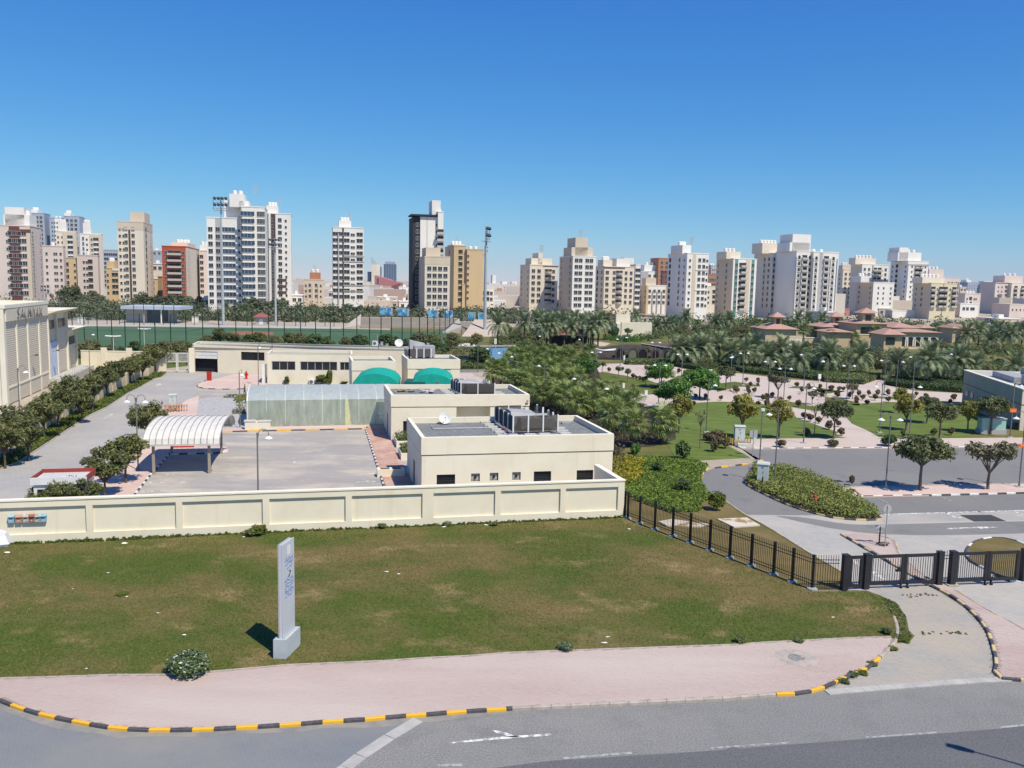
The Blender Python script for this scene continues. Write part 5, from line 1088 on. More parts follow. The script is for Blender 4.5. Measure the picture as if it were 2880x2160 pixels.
p = g('B5',1098,1465,.1);cabinet('tall grey utility cabinet among black and yellow bollards',p,1.1,.6,at('B5',1098,1262,p.y).z - .1,-.05,.55)
p = g('B1',1925,1285);cabinet('pale utility cabinet on the pink walk among striped guard bars',p,.85,.8,at('B1',1925,1110,p.y).z,.2,.5)
tag(MB().box(-.75,.75,-.3,.3,0,.32).build('concrete_block',dirtyw,None,g('B5',1160,1485,.1),-.05),'low concrete block before the tall grey cabinet','block')
stripe = mat('bollard_stripes',(0.02,0.02,0.02),(0.65,0.42,0.05),3.2,.6,lo=.49,hi=.51,stretch=(.01,.01,1),detail=0)
ostripe = mat('guard_stripes',(0.03,0.03,0.03),(0.60,0.24,0.06),3.0,.6,lo=.49,hi=.51,stretch=(.01,.01,1),detail=0)
def guard(label,pts,v,m,h,group,z=.1):
 for i,(x,y) in enumerate(pts):tag(MB().tube([(0,0,0),(0,0,h)],.055,8).lathe([(.055,h),(.03,h+.03),(0,h+.035)],8).build('striped_bollard',m,None,g(v,x,y,z)),f'{nth(i)} {label}','bollard',group)
guard('black and yellow bollard around the tall grey cabinet counted from the sapling side',((955,1430),(975,1450),(1000,1460),(1025,1475),(1090,1478),(1165,1440),(1190,1445),(1210,1450),(1225,1475)),'B5',stripe,.95,'bollards round the tall cabinet')
guard('black bollard standing beside the hedge island cabinet',((1350,470),(1425,520)),'C4',black,.9,'bollards by the island cabinet')
def guardrail(label,v,pts,group):
 for i,(x,y) in enumerate(pts):
  t = thing('guard_rail',f'{nth(i)} {label}','guard rail',g(v,x,y,.1),.9)
  for s in (-.6,-.2,.2,.6):MB().tube([(s,0,0),(s,0,.85)],.05,6).build('upright',ostripe,t)
  MB().bar((-.65,0,.8),(.65,0,.8),.06).build('rail',ostripe,t)
guardrail('orange and black guard rail around the pale cabinet counted from the road','B1',((1850,1290),(1895,1295),(1945,1295),(1975,1285),(2030,1290)),'guard rails by the cabinet')
p = g('C5',1010,1100,.11);H = at('C5',1027,775,p.y).z - .11
t = thing('round_road_sign','round traffic sign seen from behind on the median tip','road sign',p,.12);MB().tube([(0,0,0),(0,0,H + .25)],.04,8).build('pole',aluminium,t)
o = MB().lathe([(0,0),(.30,0),(.31,.015),(.30,.03),(0,.03)],20).build('sign_disc',aluminium,t,(0,.05,H));o.rotation_euler = (math.pi/2,0,0)
p = g('C5',960,1072,.11);H = at('C5',960,925,p.y).z - .11
t = thing('arrow_board','small grey board sign on a short post beside the round sign','road sign',p,.3);MB().tube([(0,0,0),(0,0,H)],.05,8).build('pole',black,t);MB().box(-.40,.40,-.02,.02,H - .08,H + .12).box(-.18,.22,-.02,.02,H - .36,H - .3).build('board',aluminium,t)
t = thing('cable_coil','tangle of dark cable lying at the sign posts on the median','cable',g('C5',990,1085,.115))
for k in range(5):MB().tube([(R.uniform(-.1,.1) + (.25 + .05*k)*math.cos(a_*.7),R.uniform(-.1,.1) + (.2 + .03*k)*math.sin(a_*.7),.02 + .03*k) for a_ in range(10)],.015,5).build('coil',black,t)
p = g('B5',1250,1590,0);H = at('B5',1260,1305,p.y).z
t = thing('road_sign','grey rectangular sign seen from behind at the park road bend','road sign',p,.1);MB().tube([(0,0,0),(0,0,H)],.04,8).build('pole',aluminium,t);MB().box(-.42,.42,.02,.06,H - .75,H).build('sign_plate',aluminium,t)
p = g('B5',1270,1480,.1);t = thing('road_sign','pale post box behind the grey rectangular sign','post',p,.1);MB().box(-.15,.15,-.1,.1,0,1.3).build('post',cabm,t);MB().box(-.2,.2,-.13,.13,1.3,1.4).build('cap',cabm,t)
p = g('C4',1400,300,.02);H = at('C4',1420,0,p.y).z*1.0
t = thing('camera_pole','slim grey pole with a white box on top at the road bend','pole',g('B5',1330,1645),0);H = at('B5',1370,1090,g('B5',1330,1645).y).z
MB().tube([(0,0,0),(0,0,H)],[.07,.055],8).build('pole',lampgrey,t);MB().box(-.14,.2,-.15,.15,H,H + .25).build('camera_box',white,t);MB().box(-.3,.3,-.3,.3,-.02,.1).build('base_block',concrete,t)
t = thing('manhole','round grey manhole cover in a pale concrete ring on the pink pavement','manhole',g('C8',602,578,.128));MB().lathe([(.40,.006),(.95,.006),(.97,0),(.95,-.02)],24).build('ring',kerbp,t);MB().lathe([(0,.004),(.39,.004),(.39,-.02)],24).build('cover',mat('iron_cover',(0.30,0.285,0.265),(0.18,0.17,0.16),9,.8),t)
for i,(v,x,y,w_,d_) in enumerate((('C5',1855,852,1.3,.9),('C4',2020,470,1.0,.35))):tag(MB().box(-w_,w_,-d_,d_,0,.012).build('drain_and_shadow_plate',mat('drain_and_shadow_dark',(0.06,0.06,0.06)),None,g(v,x,y,.014),.1),('dark square drain grating in the pale parking bays','dark oval lamp head shadow painted on the park road')[i],'drain cover')  # square grating is real; the oval is a lamp head's shadow painted dark
o = tag(MB().lathe([(0,.004),(.42,.004),(.43,0)],20).build('street_manhole',asphalt_dark,None,g('C8',180,1256,.010)),'dark round manhole cover in the street lane','manhole')
p = g('C1',520,640);gb = thing('guard_booth','small white guard booth with red roof edge behind the boundary wall','booth',(-29.6,60.0,0),RZ1)
a_,c_ = at('C1',268,440,59.5),at('C1',745,390,60.5);gb.location = (a_.x,a_.y,0);W_ = (c_ - a_).length;Hb = a_.z
MB().box(0.1,W_ - .1,.1,2.6,.1,Hb - .45).build('wall',white,gb)
for i in range(4):MB().box(.35 + i*(W_-.6)/4,.25 + (i+1)*(W_-.6)/4,.05,.09,1.0,2.05).build('window',darkglass,gb)
b = MB();
for k in range(22):b.box(.1 + k*(W_-.2)/22,.1 + (k+.6)*(W_-.2)/22,.1,2.5,Hb - .3,Hb - .22)
b.build('roof_ribs',white,gb);MB().box(0,W_,0,2.7,Hb - .45,Hb - .3).build('roof',white,gb)
MB().box(-.05,W_ + .05,2.5,2.6,Hb - .4,Hb + .05).box(-.05,.05,0,2.6,Hb - .4,Hb + .0).box(W_-.05,W_+.05,0,2.6,Hb - .4,Hb).build('red_edge',mat('dull_red',(0.30,0.05,0.04)),gb);MB().box(-.06,W_ + .06,-.05,.03,Hb - .55,Hb - .02).build('front_fascia',white,gb)
for i,(fx,fy,w_,d_) in enumerate(((455,1420,2.4,3.6),(505,1560,1.8,3.2))):
 p = g('B3',fx,fy);t = thing('planter',('cream planter with clipped green shrubs between the two service blocks','cream planter beside the front service block corner')[i],'planter',p,RZ1)
 MB().box(0,w_,0,.15,0,.7).box(0,.15,.15,d_,0,.7).box(w_-.15,w_,.15,d_,0,.7).box(.15,w_-.15,d_-.15,d_,0,.7).build('planter_wall',cream,t);MB().box(.15,w_-.15,.15,d_-.15,0,.6).build('soil',soil,t)
t = thing('duct_hoop','pale bent duct hoop against the second block wall','duct',g('B3',475,1340),RZ1);MB().tube([(-.6,0,0),(-.6,0,.5),(-.45,0,.9),(-.1,0,1.1),(.3,0,1.0),(.5,0,.7),(.55,0,.3),(.55,0,0)],.12,8).build('duct',dirtyw,t);MB().box(-.75,.7,-.15,.15,0,.06).build('foot',concrete,t)
t = thing('block_bench','low cream bench block at the lot edge by the front service block','bench',g('C3',180,795),RZ1);MB().box(-1.2,1.2,-.45,.45,0,.7).build('bench_body',cream,t);MB().box(-.9,-.1,-.3,.3,.70,.72).box(.1,.9,-.3,.3,.70,.72).build('inset_panel',mat('inset_brown',(0.16,0.12,0.09)),t)
t = thing('low_box','low cream service box at the foot of the greenhouse','box',g('B2',890,1215),RZ1);MB().box(-1.4,1.4,-.45,.45,0,.95).build('box_body',cream,t);MB().box(-1.5,-.2,-.5,.5,.95,1.08).box(0,1.5,-.5,.5,.95,1.02).build('lid',dirtyw,t)
t = thing('blue_tarpaulin','bright blue tarpaulin heap just behind the boundary wall','tarpaulin',at('C1',2170,590,60.4) - Vector((0,0,at('C1',2170,590,60.4).z)),RZ1)
b = MB()
for k in range(7):
 for j in range(4):b.v.append((-1.1 + k*.37,j*.5,[.0,1.5,1.65,.0][j]*(1 - abs(k-3)/7) + R.uniform(-.08,.08)))
for k in range(6):
 for j in range(3):o = k*4 + j;b.f.append((o,o+4,o+5,o+1));b.m.append(0)
b.build('tarp_sheet',mat('tarp_blue',(0.03,0.22,0.62),(0.02,0.16,0.5),2,.5),t)
def person(label,loc,rz,H,shirt,trousers):
 t = thing('person',label,'person',loc,rz)
 me = bpy.data.meshes.new('person')
 J = dict(pel=(0,0,.53),wai=(0,.01,.62),che=(0,.02,.75),nec=(0,.01,.84),he1=(0,-.01,.885),he2=(0,-.02,.96),shl=(.105,.01,.80),ell=(.14,.05,.66),wrl=(.14,-.02,.54),hal=(.14,-.05,.49),shr=(-.105,.01,.80),elr=(-.135,.0,.66),wrr=(-.15,-.09,.56),har=(-.15,-.13,.525),hpl=(.05,0,.50),knl=(.055,-.07,.28),anl=(.055,-.06,.05),tol=(.055,-.14,.02),hpr=(-.05,0,.50),knr=(-.055,.03,.28),anr=(-.055,.12,.06),tor=(-.055,.06,.02))
 Rr = dict(pel=.075,wai=.07,che=.085,nec=.032,he1=.048,he2=.05,shl=.04,ell=.03,wrl=.022,hal=.024,shr=.04,elr=.03,wrr=.022,har=.024,hpl=.06,knl=.042,anl=.03,tol=.025,hpr=.06,knr=.042,anr=.03,tor=.025)
 K = list(J);ed = [('pel','wai'),('wai','che'),('che','nec'),('nec','he1'),('he1','he2'),('che','shl'),('shl','ell'),('ell','wrl'),('wrl','hal'),('che','shr'),('shr','elr'),('elr','wrr'),('wrr','har'),('pel','hpl'),('hpl','knl'),('knl','anl'),('anl','tol'),('pel','hpr'),('hpr','knr'),('knr','anr'),('anr','tor')]
 me.from_pydata([tuple(c*H for c in J[k]) for k in K],[(K.index(a),K.index(c)) for a,c in ed],[])
 o = bpy.data.objects.new('body',me);COL.objects.link(o);sm = o.modifiers.new('skin','SKIN');me.skin_vertices.new() if not me.skin_vertices else None
 for i,k in enumerate(K):me.skin_vertices[0].data[i].radius = (Rr[k]*H,Rr[k]*H*.85);me.skin_vertices[0].data[i].use_root = (k == 'pel')
 o.modifiers.new('sub','SUBSURF').levels = 1;bpy.context.view_layer.update()
 m2 = bpy.data.meshes.new_from_object(o.evaluated_get(bpy.context.evaluated_depsgraph_get()));bpy.data.objects.remove(o)
 skin = mat('skin',(0.30,0.16,0.10));m2.materials.clear()
 for x in (skin,shirt,trousers,mat('hair_black',(0.02,0.017,0.015)),mat('shoe',(0.03,0.03,0.03))):m2.materials.append(x)
 for p in m2.polygons:
  c = p.center/H;p.use_smooth = True
  p.material_index = 4 if c.z < .05 else 2 if c.z < .53 and abs(c.x) < .115 else 3 if c.z > .93 or (c.z > .87 and c.y > .005) else 0 if c.z > .835 or (abs(c.x) > .1 and c.z < .66) else 1
 link('body',m2,t);return t
person('person in teal shirt and dark trousers walking beside the greenhouse',g('B2',745,835),-1.2,1.78,mat('teal_shirt',(0.04,0.22,0.22)),mat('dark_trousers',(0.035,0.04,0.05)))
person('person in pale blue shirt standing under the double lamp by the round trees',g('B5',212,900),.6,1.75,mat('pale_shirt',(0.25,0.36,0.42)),mat('dark_trousers',(0.035,0.04,0.05)))
for i,(v,x,y,s) in enumerate((('C1',65,1090,.4),('C1',1075,1008,.4),('C6',1095,178,.16),('C6',1365,320,.16),('C6',1590,510,.2),('C6',742,802,.14),('C6',630,112,.12),('C3',145,1622,.24),('C3',252,1643,.22),('C3',645,1236,.3),('C3',1000,1220,.3),('C4',275,885,.22),('C8',865,293,.22),('W',1306,1389,.3),('W',1312,1376,.2),('C1',935,1262,.14),('C1',2105,952,.2))):
 lab = ['cream wrapper near the white lamp','pale plastic bag at the foot of the wall','white scrap in the bright green tuft','white paper slip in brown grass west of the pylon sign','white paper slip above the flowering bush','small white scrap near the pavement edge','small white scrap in mid lawn','pale scrap, one of two in the middle of the lawn','cream scrap, the other of two in the middle of the lawn','blue white bag among weeds under the wall','white bag beside low weeds under the wall','white slip in straw grass by the wall corner','white paper near the corner edging','pale crumpled bag by the low bush','white scrap just behind the pale crumpled bag','small pale scrap on the upper lawn','white slip beside the wall creeper'][i]
 p = g(v,x,y,.13);b = MB();s *= .7;pts = [(R.uniform(.6,1)*s*math.cos(a_),R.uniform(.5,.9)*s*.7*math.sin(a_),R.uniform(0,s*.25)) for a_ in (0,1,2.1,3.1,4.2,5.2)]
 b.add([(0,0,s*.3)] + pts,[(0,k+1,(k+1) % 6 + 1) for k in range(6)]);tag(b.build('paper_scrap',mat('litter_white',(0.78,0.77,0.72)),None,p),lab,'litter','litter on the lawn')
# ================================================================ vegetation
NR = np.random.default_rng(21)
def cards(C,N,size,aspect=1.6,jit=.35,rng=NR,tri=False):
 """one leaf-sized face per centre: C centres, N preferred normals"""
 n = len(C);N = N + rng.normal(0,.55,(n,3));N /= np.linalg.norm(N,axis=1,keepdims=True) + 1e-9
 T = rng.normal(0,1,(n,3));T -= N*(T*N).sum(1,keepdims=True);T /= np.linalg.norm(T,axis=1,keepdims=True) + 1e-9
 B = np.cross(N,T);s = size*(1 + rng.uniform(-jit,jit,(n,1)));a = s*aspect/2;b_ = s/2
 bend = N*s*.18
 return np.stack([C - T*a,C - B*b_ + bend,C + T*a,C + B*b_ + bend],1).reshape(-1,3)
def lobes(cx,cy,cz,rx,ry,rz_,k,rng,shell=.75,flat=0.0):
 """k sub-clumps through an ellipsoid"""
 d = rng.normal(0,1,(k,3));d /= np.linalg.norm(d,axis=1,keepdims=True);r = rng.uniform(.25,1,(k,1)) ** .6*shell
 c = d*r;c[:,2] = np.where(c[:,2] < -.3,c[:,2]*(1 - flat),c[:,2])
 return c*np.array([rx,ry,rz_]) + np.array([cx,cy,cz])
def crown_mesh(name,m,cz,rx,rz_,k,per,size,seed,lobe=.38,flat=.5,droop=0.0,aspect=1.6,extra=None,ry=None):
 rng = np.random.default_rng(seed);L = lobes(0,0,cz,rx,ry or rx,rz_,k,rng,flat=flat);Cs,Ns = [],[]
 for c in L:
  d = rng.normal(0,1,(per,3));d /= np.linalg.norm(d,axis=1,keepdims=True);r = rng.uniform(.2,1.0,(per,1)) ** .5
  P = c + d*r*lobe*rx*rng.uniform(.6,1.25)*np.array([1,1,.75]);P[:,2] -= droop*r[:,0]*rng.random(per)
  Cs.append(P);Ns.append(d + np.array([0,0,.5]))
 C,N = np.concatenate(Cs),np.concatenate(Ns)
 return np_mesh(name,cards(C,N,size,aspect,rng=rng),len(C),m),L
def trunk_mesh(name,m,H,r,L,n,seed,fork=.45,lean=0.0,bend=.12):
 rng = random.Random(seed);b = MB();f = H*fork
 p = [Vector((0,0,-.1)),Vector((lean*f*.5 + rng.uniform(-bend,bend)*.5,rng.uniform(-bend,bend)*.5,f*.5)),Vector((lean*f,0,f))]
 b.tube(p,[r*1.25,r,r*.85],7);tips = sorted(map(tuple,L),key=lambda q:rng.random())[:n]
 for q in tips:
  q = Vector(q);mid = p[2].lerp(q,.5) + Vector((rng.uniform(-.2,.2),rng.uniform(-.2,.2),rng.uniform(0,.25)))*H*.12
  b.tube([p[2] - Vector((0,0,.1)),mid,q],[r*.6,r*.38,r*.12],5,cap=False)
 return b.mesh(name,m)
bark = mat('bark_brown',(0.13,0.10,0.075),(0.07,0.055,0.042),6,.95);barkg = mat('bark_grey',(0.20,0.17,0.135),(0.12,0.10,0.08),6,.95)
L_olive = mat_leaf('olive_brown_leaf',[(0.0588,0.0806,0.0252),(0.116,0.151,0.0462),(0.179,0.176,0.0714),(0.252,0.252,0.105),(0.0945,0.139,0.042),(0.21,0.164,0.0735)])
L_dark = mat_leaf('grey_green_leaf',[(0.0655,0.082,0.0435),(0.126,0.149,0.0797),(0.0907,0.113,0.058),(0.215,0.231,0.133),(0.0756,0.0922,0.0483)],.15)
L_brt = mat_leaf('bright_ficus_leaf',[(0.0413,0.108,0.0177),(0.0803,0.196,0.0309),(0.138,0.293,0.0486),(0.0275,0.0684,0.0133),(0.184,0.352,0.0774)],.2,.4)
L_mid = mat_leaf('mid_green_leaf',[(0.0942,0.131,0.0497),(0.174,0.224,0.0781),(0.0628,0.0919,0.0355),(0.283,0.315,0.124)],.25)
L_yel = mat_leaf('yellow_green_leaf',[(0.225,0.224,0.045),(0.36,0.32,0.075),(0.165,0.192,0.045),(0.465,0.392,0.105),(0.135,0.176,0.042)],.3)
L_grey = mat_leaf('dusty_leaf',[(0.135,0.143,0.075),(0.21,0.203,0.12),(0.09,0.0975,0.0525),(0.255,0.225,0.15)],.2)
L_feath = mat_leaf('feathery_leaf',[(0.15,0.165,0.0675),(0.225,0.225,0.0975),(0.112,0.128,0.0525),(0.285,0.27,0.135)],.3)
L_mar = mat_leaf('maroon_leaf',[(0.0673,0.0636,0.0367),(0.123,0.0978,0.0571),(0.191,0.135,0.0816),(0.0898,0.11,0.0408),(0.246,0.184,0.112)],.15)
L_hedge = mat_leaf('hedge_leaf',[(0.0529,0.0882,0.0328),(0.103,0.162,0.0546),(0.0353,0.0588,0.0218),(0.162,0.235,0.0764)],.15)
L_palm = mat_leaf('date_palm_leaf',[(0.118,0.166,0.0821),(0.198,0.256,0.133),(0.276,0.337,0.182),(0.0919,0.134,0.0676),(0.367,0.403,0.23)],.15,.45)
L_fan = mat_leaf('fan_palm_leaf',[(0.0968,0.151,0.0387),(0.182,0.25,0.0662),(0.298,0.355,0.105),(0.0648,0.112,0.0287),(0.402,0.448,0.154)],.25,.4)
L_dead = mat_leaf('dead_frond',[(0.26,0.169,0.078),(0.364,0.247,0.117),(0.169,0.117,0.0585)],.1)
KIND = {}
def kind_tree(kd,nm,cat,leaf_m,bk,var,H,**q):
 KIND[kd] = []
 for s in range(var):
  p = dict(cz=H*.66,rx=H*.42,rz_=H*.30,k=16,per=70,size=.24,lobe=.40,flat=.5,droop=0,aspect=1.6,fork=.40,r=H*.022,limbs=8,lean=0.0);p.update(q)
  cm,L = crown_mesh('crown',leaf_m,p['cz'],p['rx'],p['rz_'],p['k'],p['per'],p['size'],100 + s*7 + len(KIND)*31,p['lobe'],p['flat'],p['droop'],p['aspect'],ry=p.get('ry'))
  tm = trunk_mesh('trunk',bk,H,p['r'],L,p['limbs'],s + 5,p['fork'],p['lean'])
  KIND[kd].append((nm,cat,cm,tm,H))
def tree(k,loc,H,label,group=None,s=None,rz=None):
 nm,cat,cm,tm,h0 = KIND[k][(R.randrange(len(KIND[k])) if s is None else s) % len(KIND[k])]
 t = thing(nm,label,cat,loc,R.uniform(0,6.3) if rz is None else rz,group);f = H/h0;t.scale = (f*R.uniform(.94,1.06),f*R.uniform(.94,1.06),f)
 if tm:link('trunk',tm,t)
 link('crown',cm,t);return t
kind_tree('acacia','olive_tree','tree',L_olive,bark,4,5.0,cz=3.1,rx=2.35,rz_=1.65,k=34,per=95,size=.15,lobe=.27,flat=.2,aspect=2.2,fork=.28,limbs=12)
kind_tree('belt','dusty_tree','tree',L_dark,bark,5,9.0,cz=3.9,rx=4.6,rz_=4.2,k=42,per=85,size=.48,lobe=.28,flat=0,droop=.5,aspect=1.8,fork=.3,limbs=8)
kind_tree('ficus','round_tree','tree',L_brt,bark,2,4.6,cz=2.55,rx=2.95,rz_=1.95,k=56,per=110,size=.20,lobe=.25,flat=.6,aspect=1.5,fork=.35,limbs=6)
kind_tree('yellow','yellowing_tree','tree',L_yel,barkg,2,5.6,cz=3.7,rx=2.0,rz_=1.6,k=36,per=70,size=.16,lobe=.30,flat=.2,aspect=2.4,fork=.3,limbs=10,droop=.3)
L_shade = mat_leaf('olive_shade_leaf',[(0.10,0.125,0.05),(0.17,0.195,0.085),(0.07,0.09,0.036),(0.23,0.25,0.12)],.25)
kind_tree('shade','shade_tree','tree',L_shade,barkg,2,5.2,cz=3.6,rx=2.6,rz_=1.3,k=46,per=95,size=.16,lobe=.25,flat=.7,aspect=2.0,fork=.42,limbs=9,droop=.25)
kind_tree('openk','grey_leaf_tree','tree',L_grey,barkg,2,5.0,cz=3.4,rx=2.2,rz_=1.2,k=26,per=48,size=.19,lobe=.30,flat=.6,aspect=2.0,fork=.30,limbs=12)
kind_tree('dull','dull_tree','tree',L_hedge,bark,3,4.5,cz=2.3,rx=2.5,rz_=1.9,k=32,per=85,size=.26,lobe=.32,flat=.1,fork=.3,limbs=6)
kind_tree('mesq','feathery_tree','tree',L_feath,barkg,3,6.0,cz=3.1,rx=4.2,rz_=2.5,k=44,per=60,size=.26,lobe=.26,flat=.05,aspect=3.0,fork=.2,limbs=14)
kind_tree('young','young_tree','tree',L_mid,barkg,2,3.6,cz=2.5,rx=1.1,rz_=.8,k=14,per=50,size=.16,lobe=.40,fork=.45,limbs=6)
kind_tree('bare','bare_sapling','tree',L_grey,barkg,1,4.6,cz=3.5,rx=.9,rz_=1.0,k=12,per=5,size=.14,lobe=.4,fork=.5,limbs=12,r=.05)
def frond_mesh(name,Lf,sag,w_,nl,m,seed,lift=.9):
 rng = np.random.default_rng(seed);t = np.linspace(0,1,nl)
 ang = lift - sag*t ** 1.3;seg = Lf/(nl - 1);x = np.concatenate([[0],np.cumsum(np.cos(ang[:-1])*seg)]);z = np.concatenate([[0],np.cumsum(np.sin(ang[:-1])*seg)])
 V_ = []
 for i in range(1,nl):
  l = w_*math.sin(math.pi*(0.12 + .86*t[i])) ** .7;tx,tz = math.cos(ang[i]),math.sin(ang[i])
  for s in (-1,1):
   p = np.array([x[i],0,z[i]]);d = np.array([tx*.55,s*.75,tz*.55 + .22 - .35*t[i]])*l*rng.uniform(.85,1.1);u = np.array([tx,0,tz])*(seg*.40)
   V_ += [p - u,p + u,p + u*.5 + d,p - u*.2 + d*.98]
 for i in range(nl - 1):
  a_,c_ = np.array([x[i],0,z[i]]),np.array([x[i+1],0,z[i+1]]);h = np.array([0,.025,.0]);V_ += [a_ - h,a_ + h,c_ + h,c_ - h]
 return np_mesh(name,np.array(V_),len(V_) // 4,m)
DF = [frond_mesh('frond',3.1,s,.72,18,L_palm,i,lift=l) for i,(s,l) in enumerate(((.7,1.35),(1.1,1.0),(1.5,.75),(1.75,.35),(1.5,-.15)))]
def fan_mesh(name,Rf,m,seed,petiole=.9,n=19,droop=.5):
 rng = np.random.default_rng(seed);V_ = [];c0 = np.array([petiole,0,.0])
 V_ += [np.array([0,-.03,0]),np.array([0,.03,0]),np.array([petiole,.015,.02]),np.array([petiole,-.015,.02])]
 for k in range(n):
  a_ = (k/(n - 1) - .5)*math.radians(235);r = Rf*(1 - .25*abs(a_)/2.05)*rng.uniform(.9,1.08)
  d = np.array([math.cos(a_),math.sin(a_),0]);s = np.array([-math.sin(a_),math.cos(a_),0])*r*.052
  m1 = c0 + d*r*.55 + np.array([0,0,.06]);e_ = c0 + d*r + np.array([0,0,-droop*r*rng.uniform(.25,.75)])
  V_ += [c0,m1 + s,e_,m1 - s]
 return np_mesh(name,np.array(V_),len(V_) // 4,m)
FF = [fan_mesh('frond',.95,L_fan,i,.7 + .1*i) for i in range(3)];FD = fan_mesh('dead_frond',.8,L_dead,9,.5,9,.9)
ptrunk = mat('palm_trunk',(0.15,0.115,0.08),(0.075,0.058,0.042),9,.95)
def palm_trunk(H,r,seed,m=ptrunk):
 b = MB();rr = random.Random(seed);prof = []
 n = max(4,int(H/.22))
 for i in range(n):z = H*i/n;prof += [(r*(1.12 if i == 0 else 1)*rr.uniform(.95,1.05),z),(r*.86,z + H/n*.85)]
 return b.lathe(prof + [(r*1.3,H),(r*.9,H + .3),(0,H + .35)],9).mesh('trunk',m)
PT = {}
def palm(kind,loc,H,size,label,group,nf=None,far=False):
 date = kind == 'date';rng = random.Random(hash((round(loc[0],1),round(loc[1],1))) & 0xffff)
 t = thing('date_palm' if date else 'fan_palm',label,'palm',loc,rng.uniform(0,6.3),group)
 key = (kind,round(H*2)/2)
 if key not in PT:PT[key] = palm_trunk(max(.5,key[1]),.24 if date else .19,3)
 link('trunk',PT[key],t,(0,0,0),0,(1,1,H/max(.5,key[1])))
 nf = nf or (44 if date else 28);ga = 2.39996
 for i in range(nf):
  f = i/nf
  if date:
   o = link('frond',DF[min(4,int(f*5 + rng.uniform(-.2,.2)) if f > .04 else 0)],t,(0,0,H + .25 - .2*f),i*ga + rng.uniform(-.15,.15),size*rng.uniform(.88,1.08))
   o.rotation_euler = (rng.uniform(-.12,.12),rng.uniform(-.1,.1),i*ga)
  else:
   el = 1.25 - 2.0*f + rng.uniform(-.15,.15)
   o = link('frond',FF[i % 3],t,(0,0,H + .3 - .35*f),0,size*rng.uniform(.9,1.12));o.rotation_euler = (rng.uniform(-.35,.35),-el + .1,i*ga + rng.uniform(-.2,.2))
 if not date:
  for i in range(7):
   o = link('dead_frond',FD,t,(0,0,H - .15 - .05*i),0,size*rng.uniform(.8,1.05));o.rotation_euler = (0,1.15 + rng.uniform(-.15,.25),i*ga*1.3)
 return t
def merged_palm(kind,nf,size):
 rng = random.Random(5 if kind == 'date' else 6);vs = [];ga = 2.39996
 for i in range(nf):
  f = i/nf
  if kind == 'date':src = DF[min(4,int(f*5))];M = Matrix.Translation((0,0,.25 - .2*f)) @ Matrix.Rotation(i*ga,4,'Z') @ Matrix.Rotation(rng.uniform(-.1,.1),4,'X')
  else:src = FF[i % 3];M = Matrix.Translation((0,0,.3 - .35*f)) @ Matrix.Rotation(i*ga,4,'Z') @ Matrix.Rotation(-(1.25 - 2*f),4,'Y')
  a_ = np.empty(len(src.vertices)*3);src.vertices.foreach_get('co',a_);a_ = a_.reshape(-1,3) @ np.array(M.to_3x3()).T*size + np.array(M.translation);vs.append(a_)
 v = np.concatenate(vs);return np_mesh('crown',v,len(v) // 4,L_palm if kind == 'date' else L_fan)
MP = {'date':merged_palm('date',46,1.0),'fan':merged_palm('fan',30,1.0)}
def far_palm(kind,loc,H,size,label,group):
 t = thing('date_palm' if kind == 'date' else 'fan_palm',label,'palm',loc,R.uniform(0,6.3),group);key = (kind,round(H*2)/2)
 if key not in PT:PT[key] = palm_trunk(max(.5,key[1]),.24 if kind == 'date' else .19,3)
 link('trunk',PT[key],t,(0,0,0),0,(1,1,H/max(.5,key[1])));link('crown',MP[kind],t,(0,0,H),0,size);return t
row = [('B1',120,1420,3.2,5.2),('B1',300,1480,3.1,4.6),('B1',480,1280,3.1,4.9),('B1',640,1180,3.2,5.4),('B1',790,1060,3.2,5.4),('B1',900,1180,2.6,4.4),('B1',1020,1020,3.2,5.2),('B1',1180,900,3.2,5.2),('B1',1290,830,3.2,5.0),('B1',1440,790,3.0,4.8),('B1',1580,740,3.3,5.4),('B1',1720,640,3.6,5.9),('B1',40,1560,3.0,4.6),('B1',-80,1500,3.2,5.0)]
for i,(v,x,y,z,H) in enumerate(sorted(row,key=lambda q:-q[2])):
 p = g(v,x,y,z);tree('acacia',(p.x,p.y,.05),H,f'{nth(i)} brownish olive tree along the compound road counted from the boundary wall','olive trees along the compound road',s=i)
for v,x,y,z,H,lab in (('C1',900,330,2.6,4.3,'olive tree with crooked trunk at the near end of the pink walk'),('C1',1080,200,2.9,4.7,'olive tree beside the double lamp at the carport'),('B1',1640,1400,2.7,5.0,'thin-topped olive tree just behind the carport lamp'),('C1',560,560,1.8,3.0,'rust-brown low tree in front of the guard booth'),('C1',740,560,1.9,3.0,'dark brown low tree at the guard booth corner'),('C1',370,570,1.7,2.6,'small rust-brown tree at the west end of the guard booth')):
 p = g(v,x,y,z);tree('acacia',(p.x,p.y,.05),H,lab,'olive trees on the pink walk')
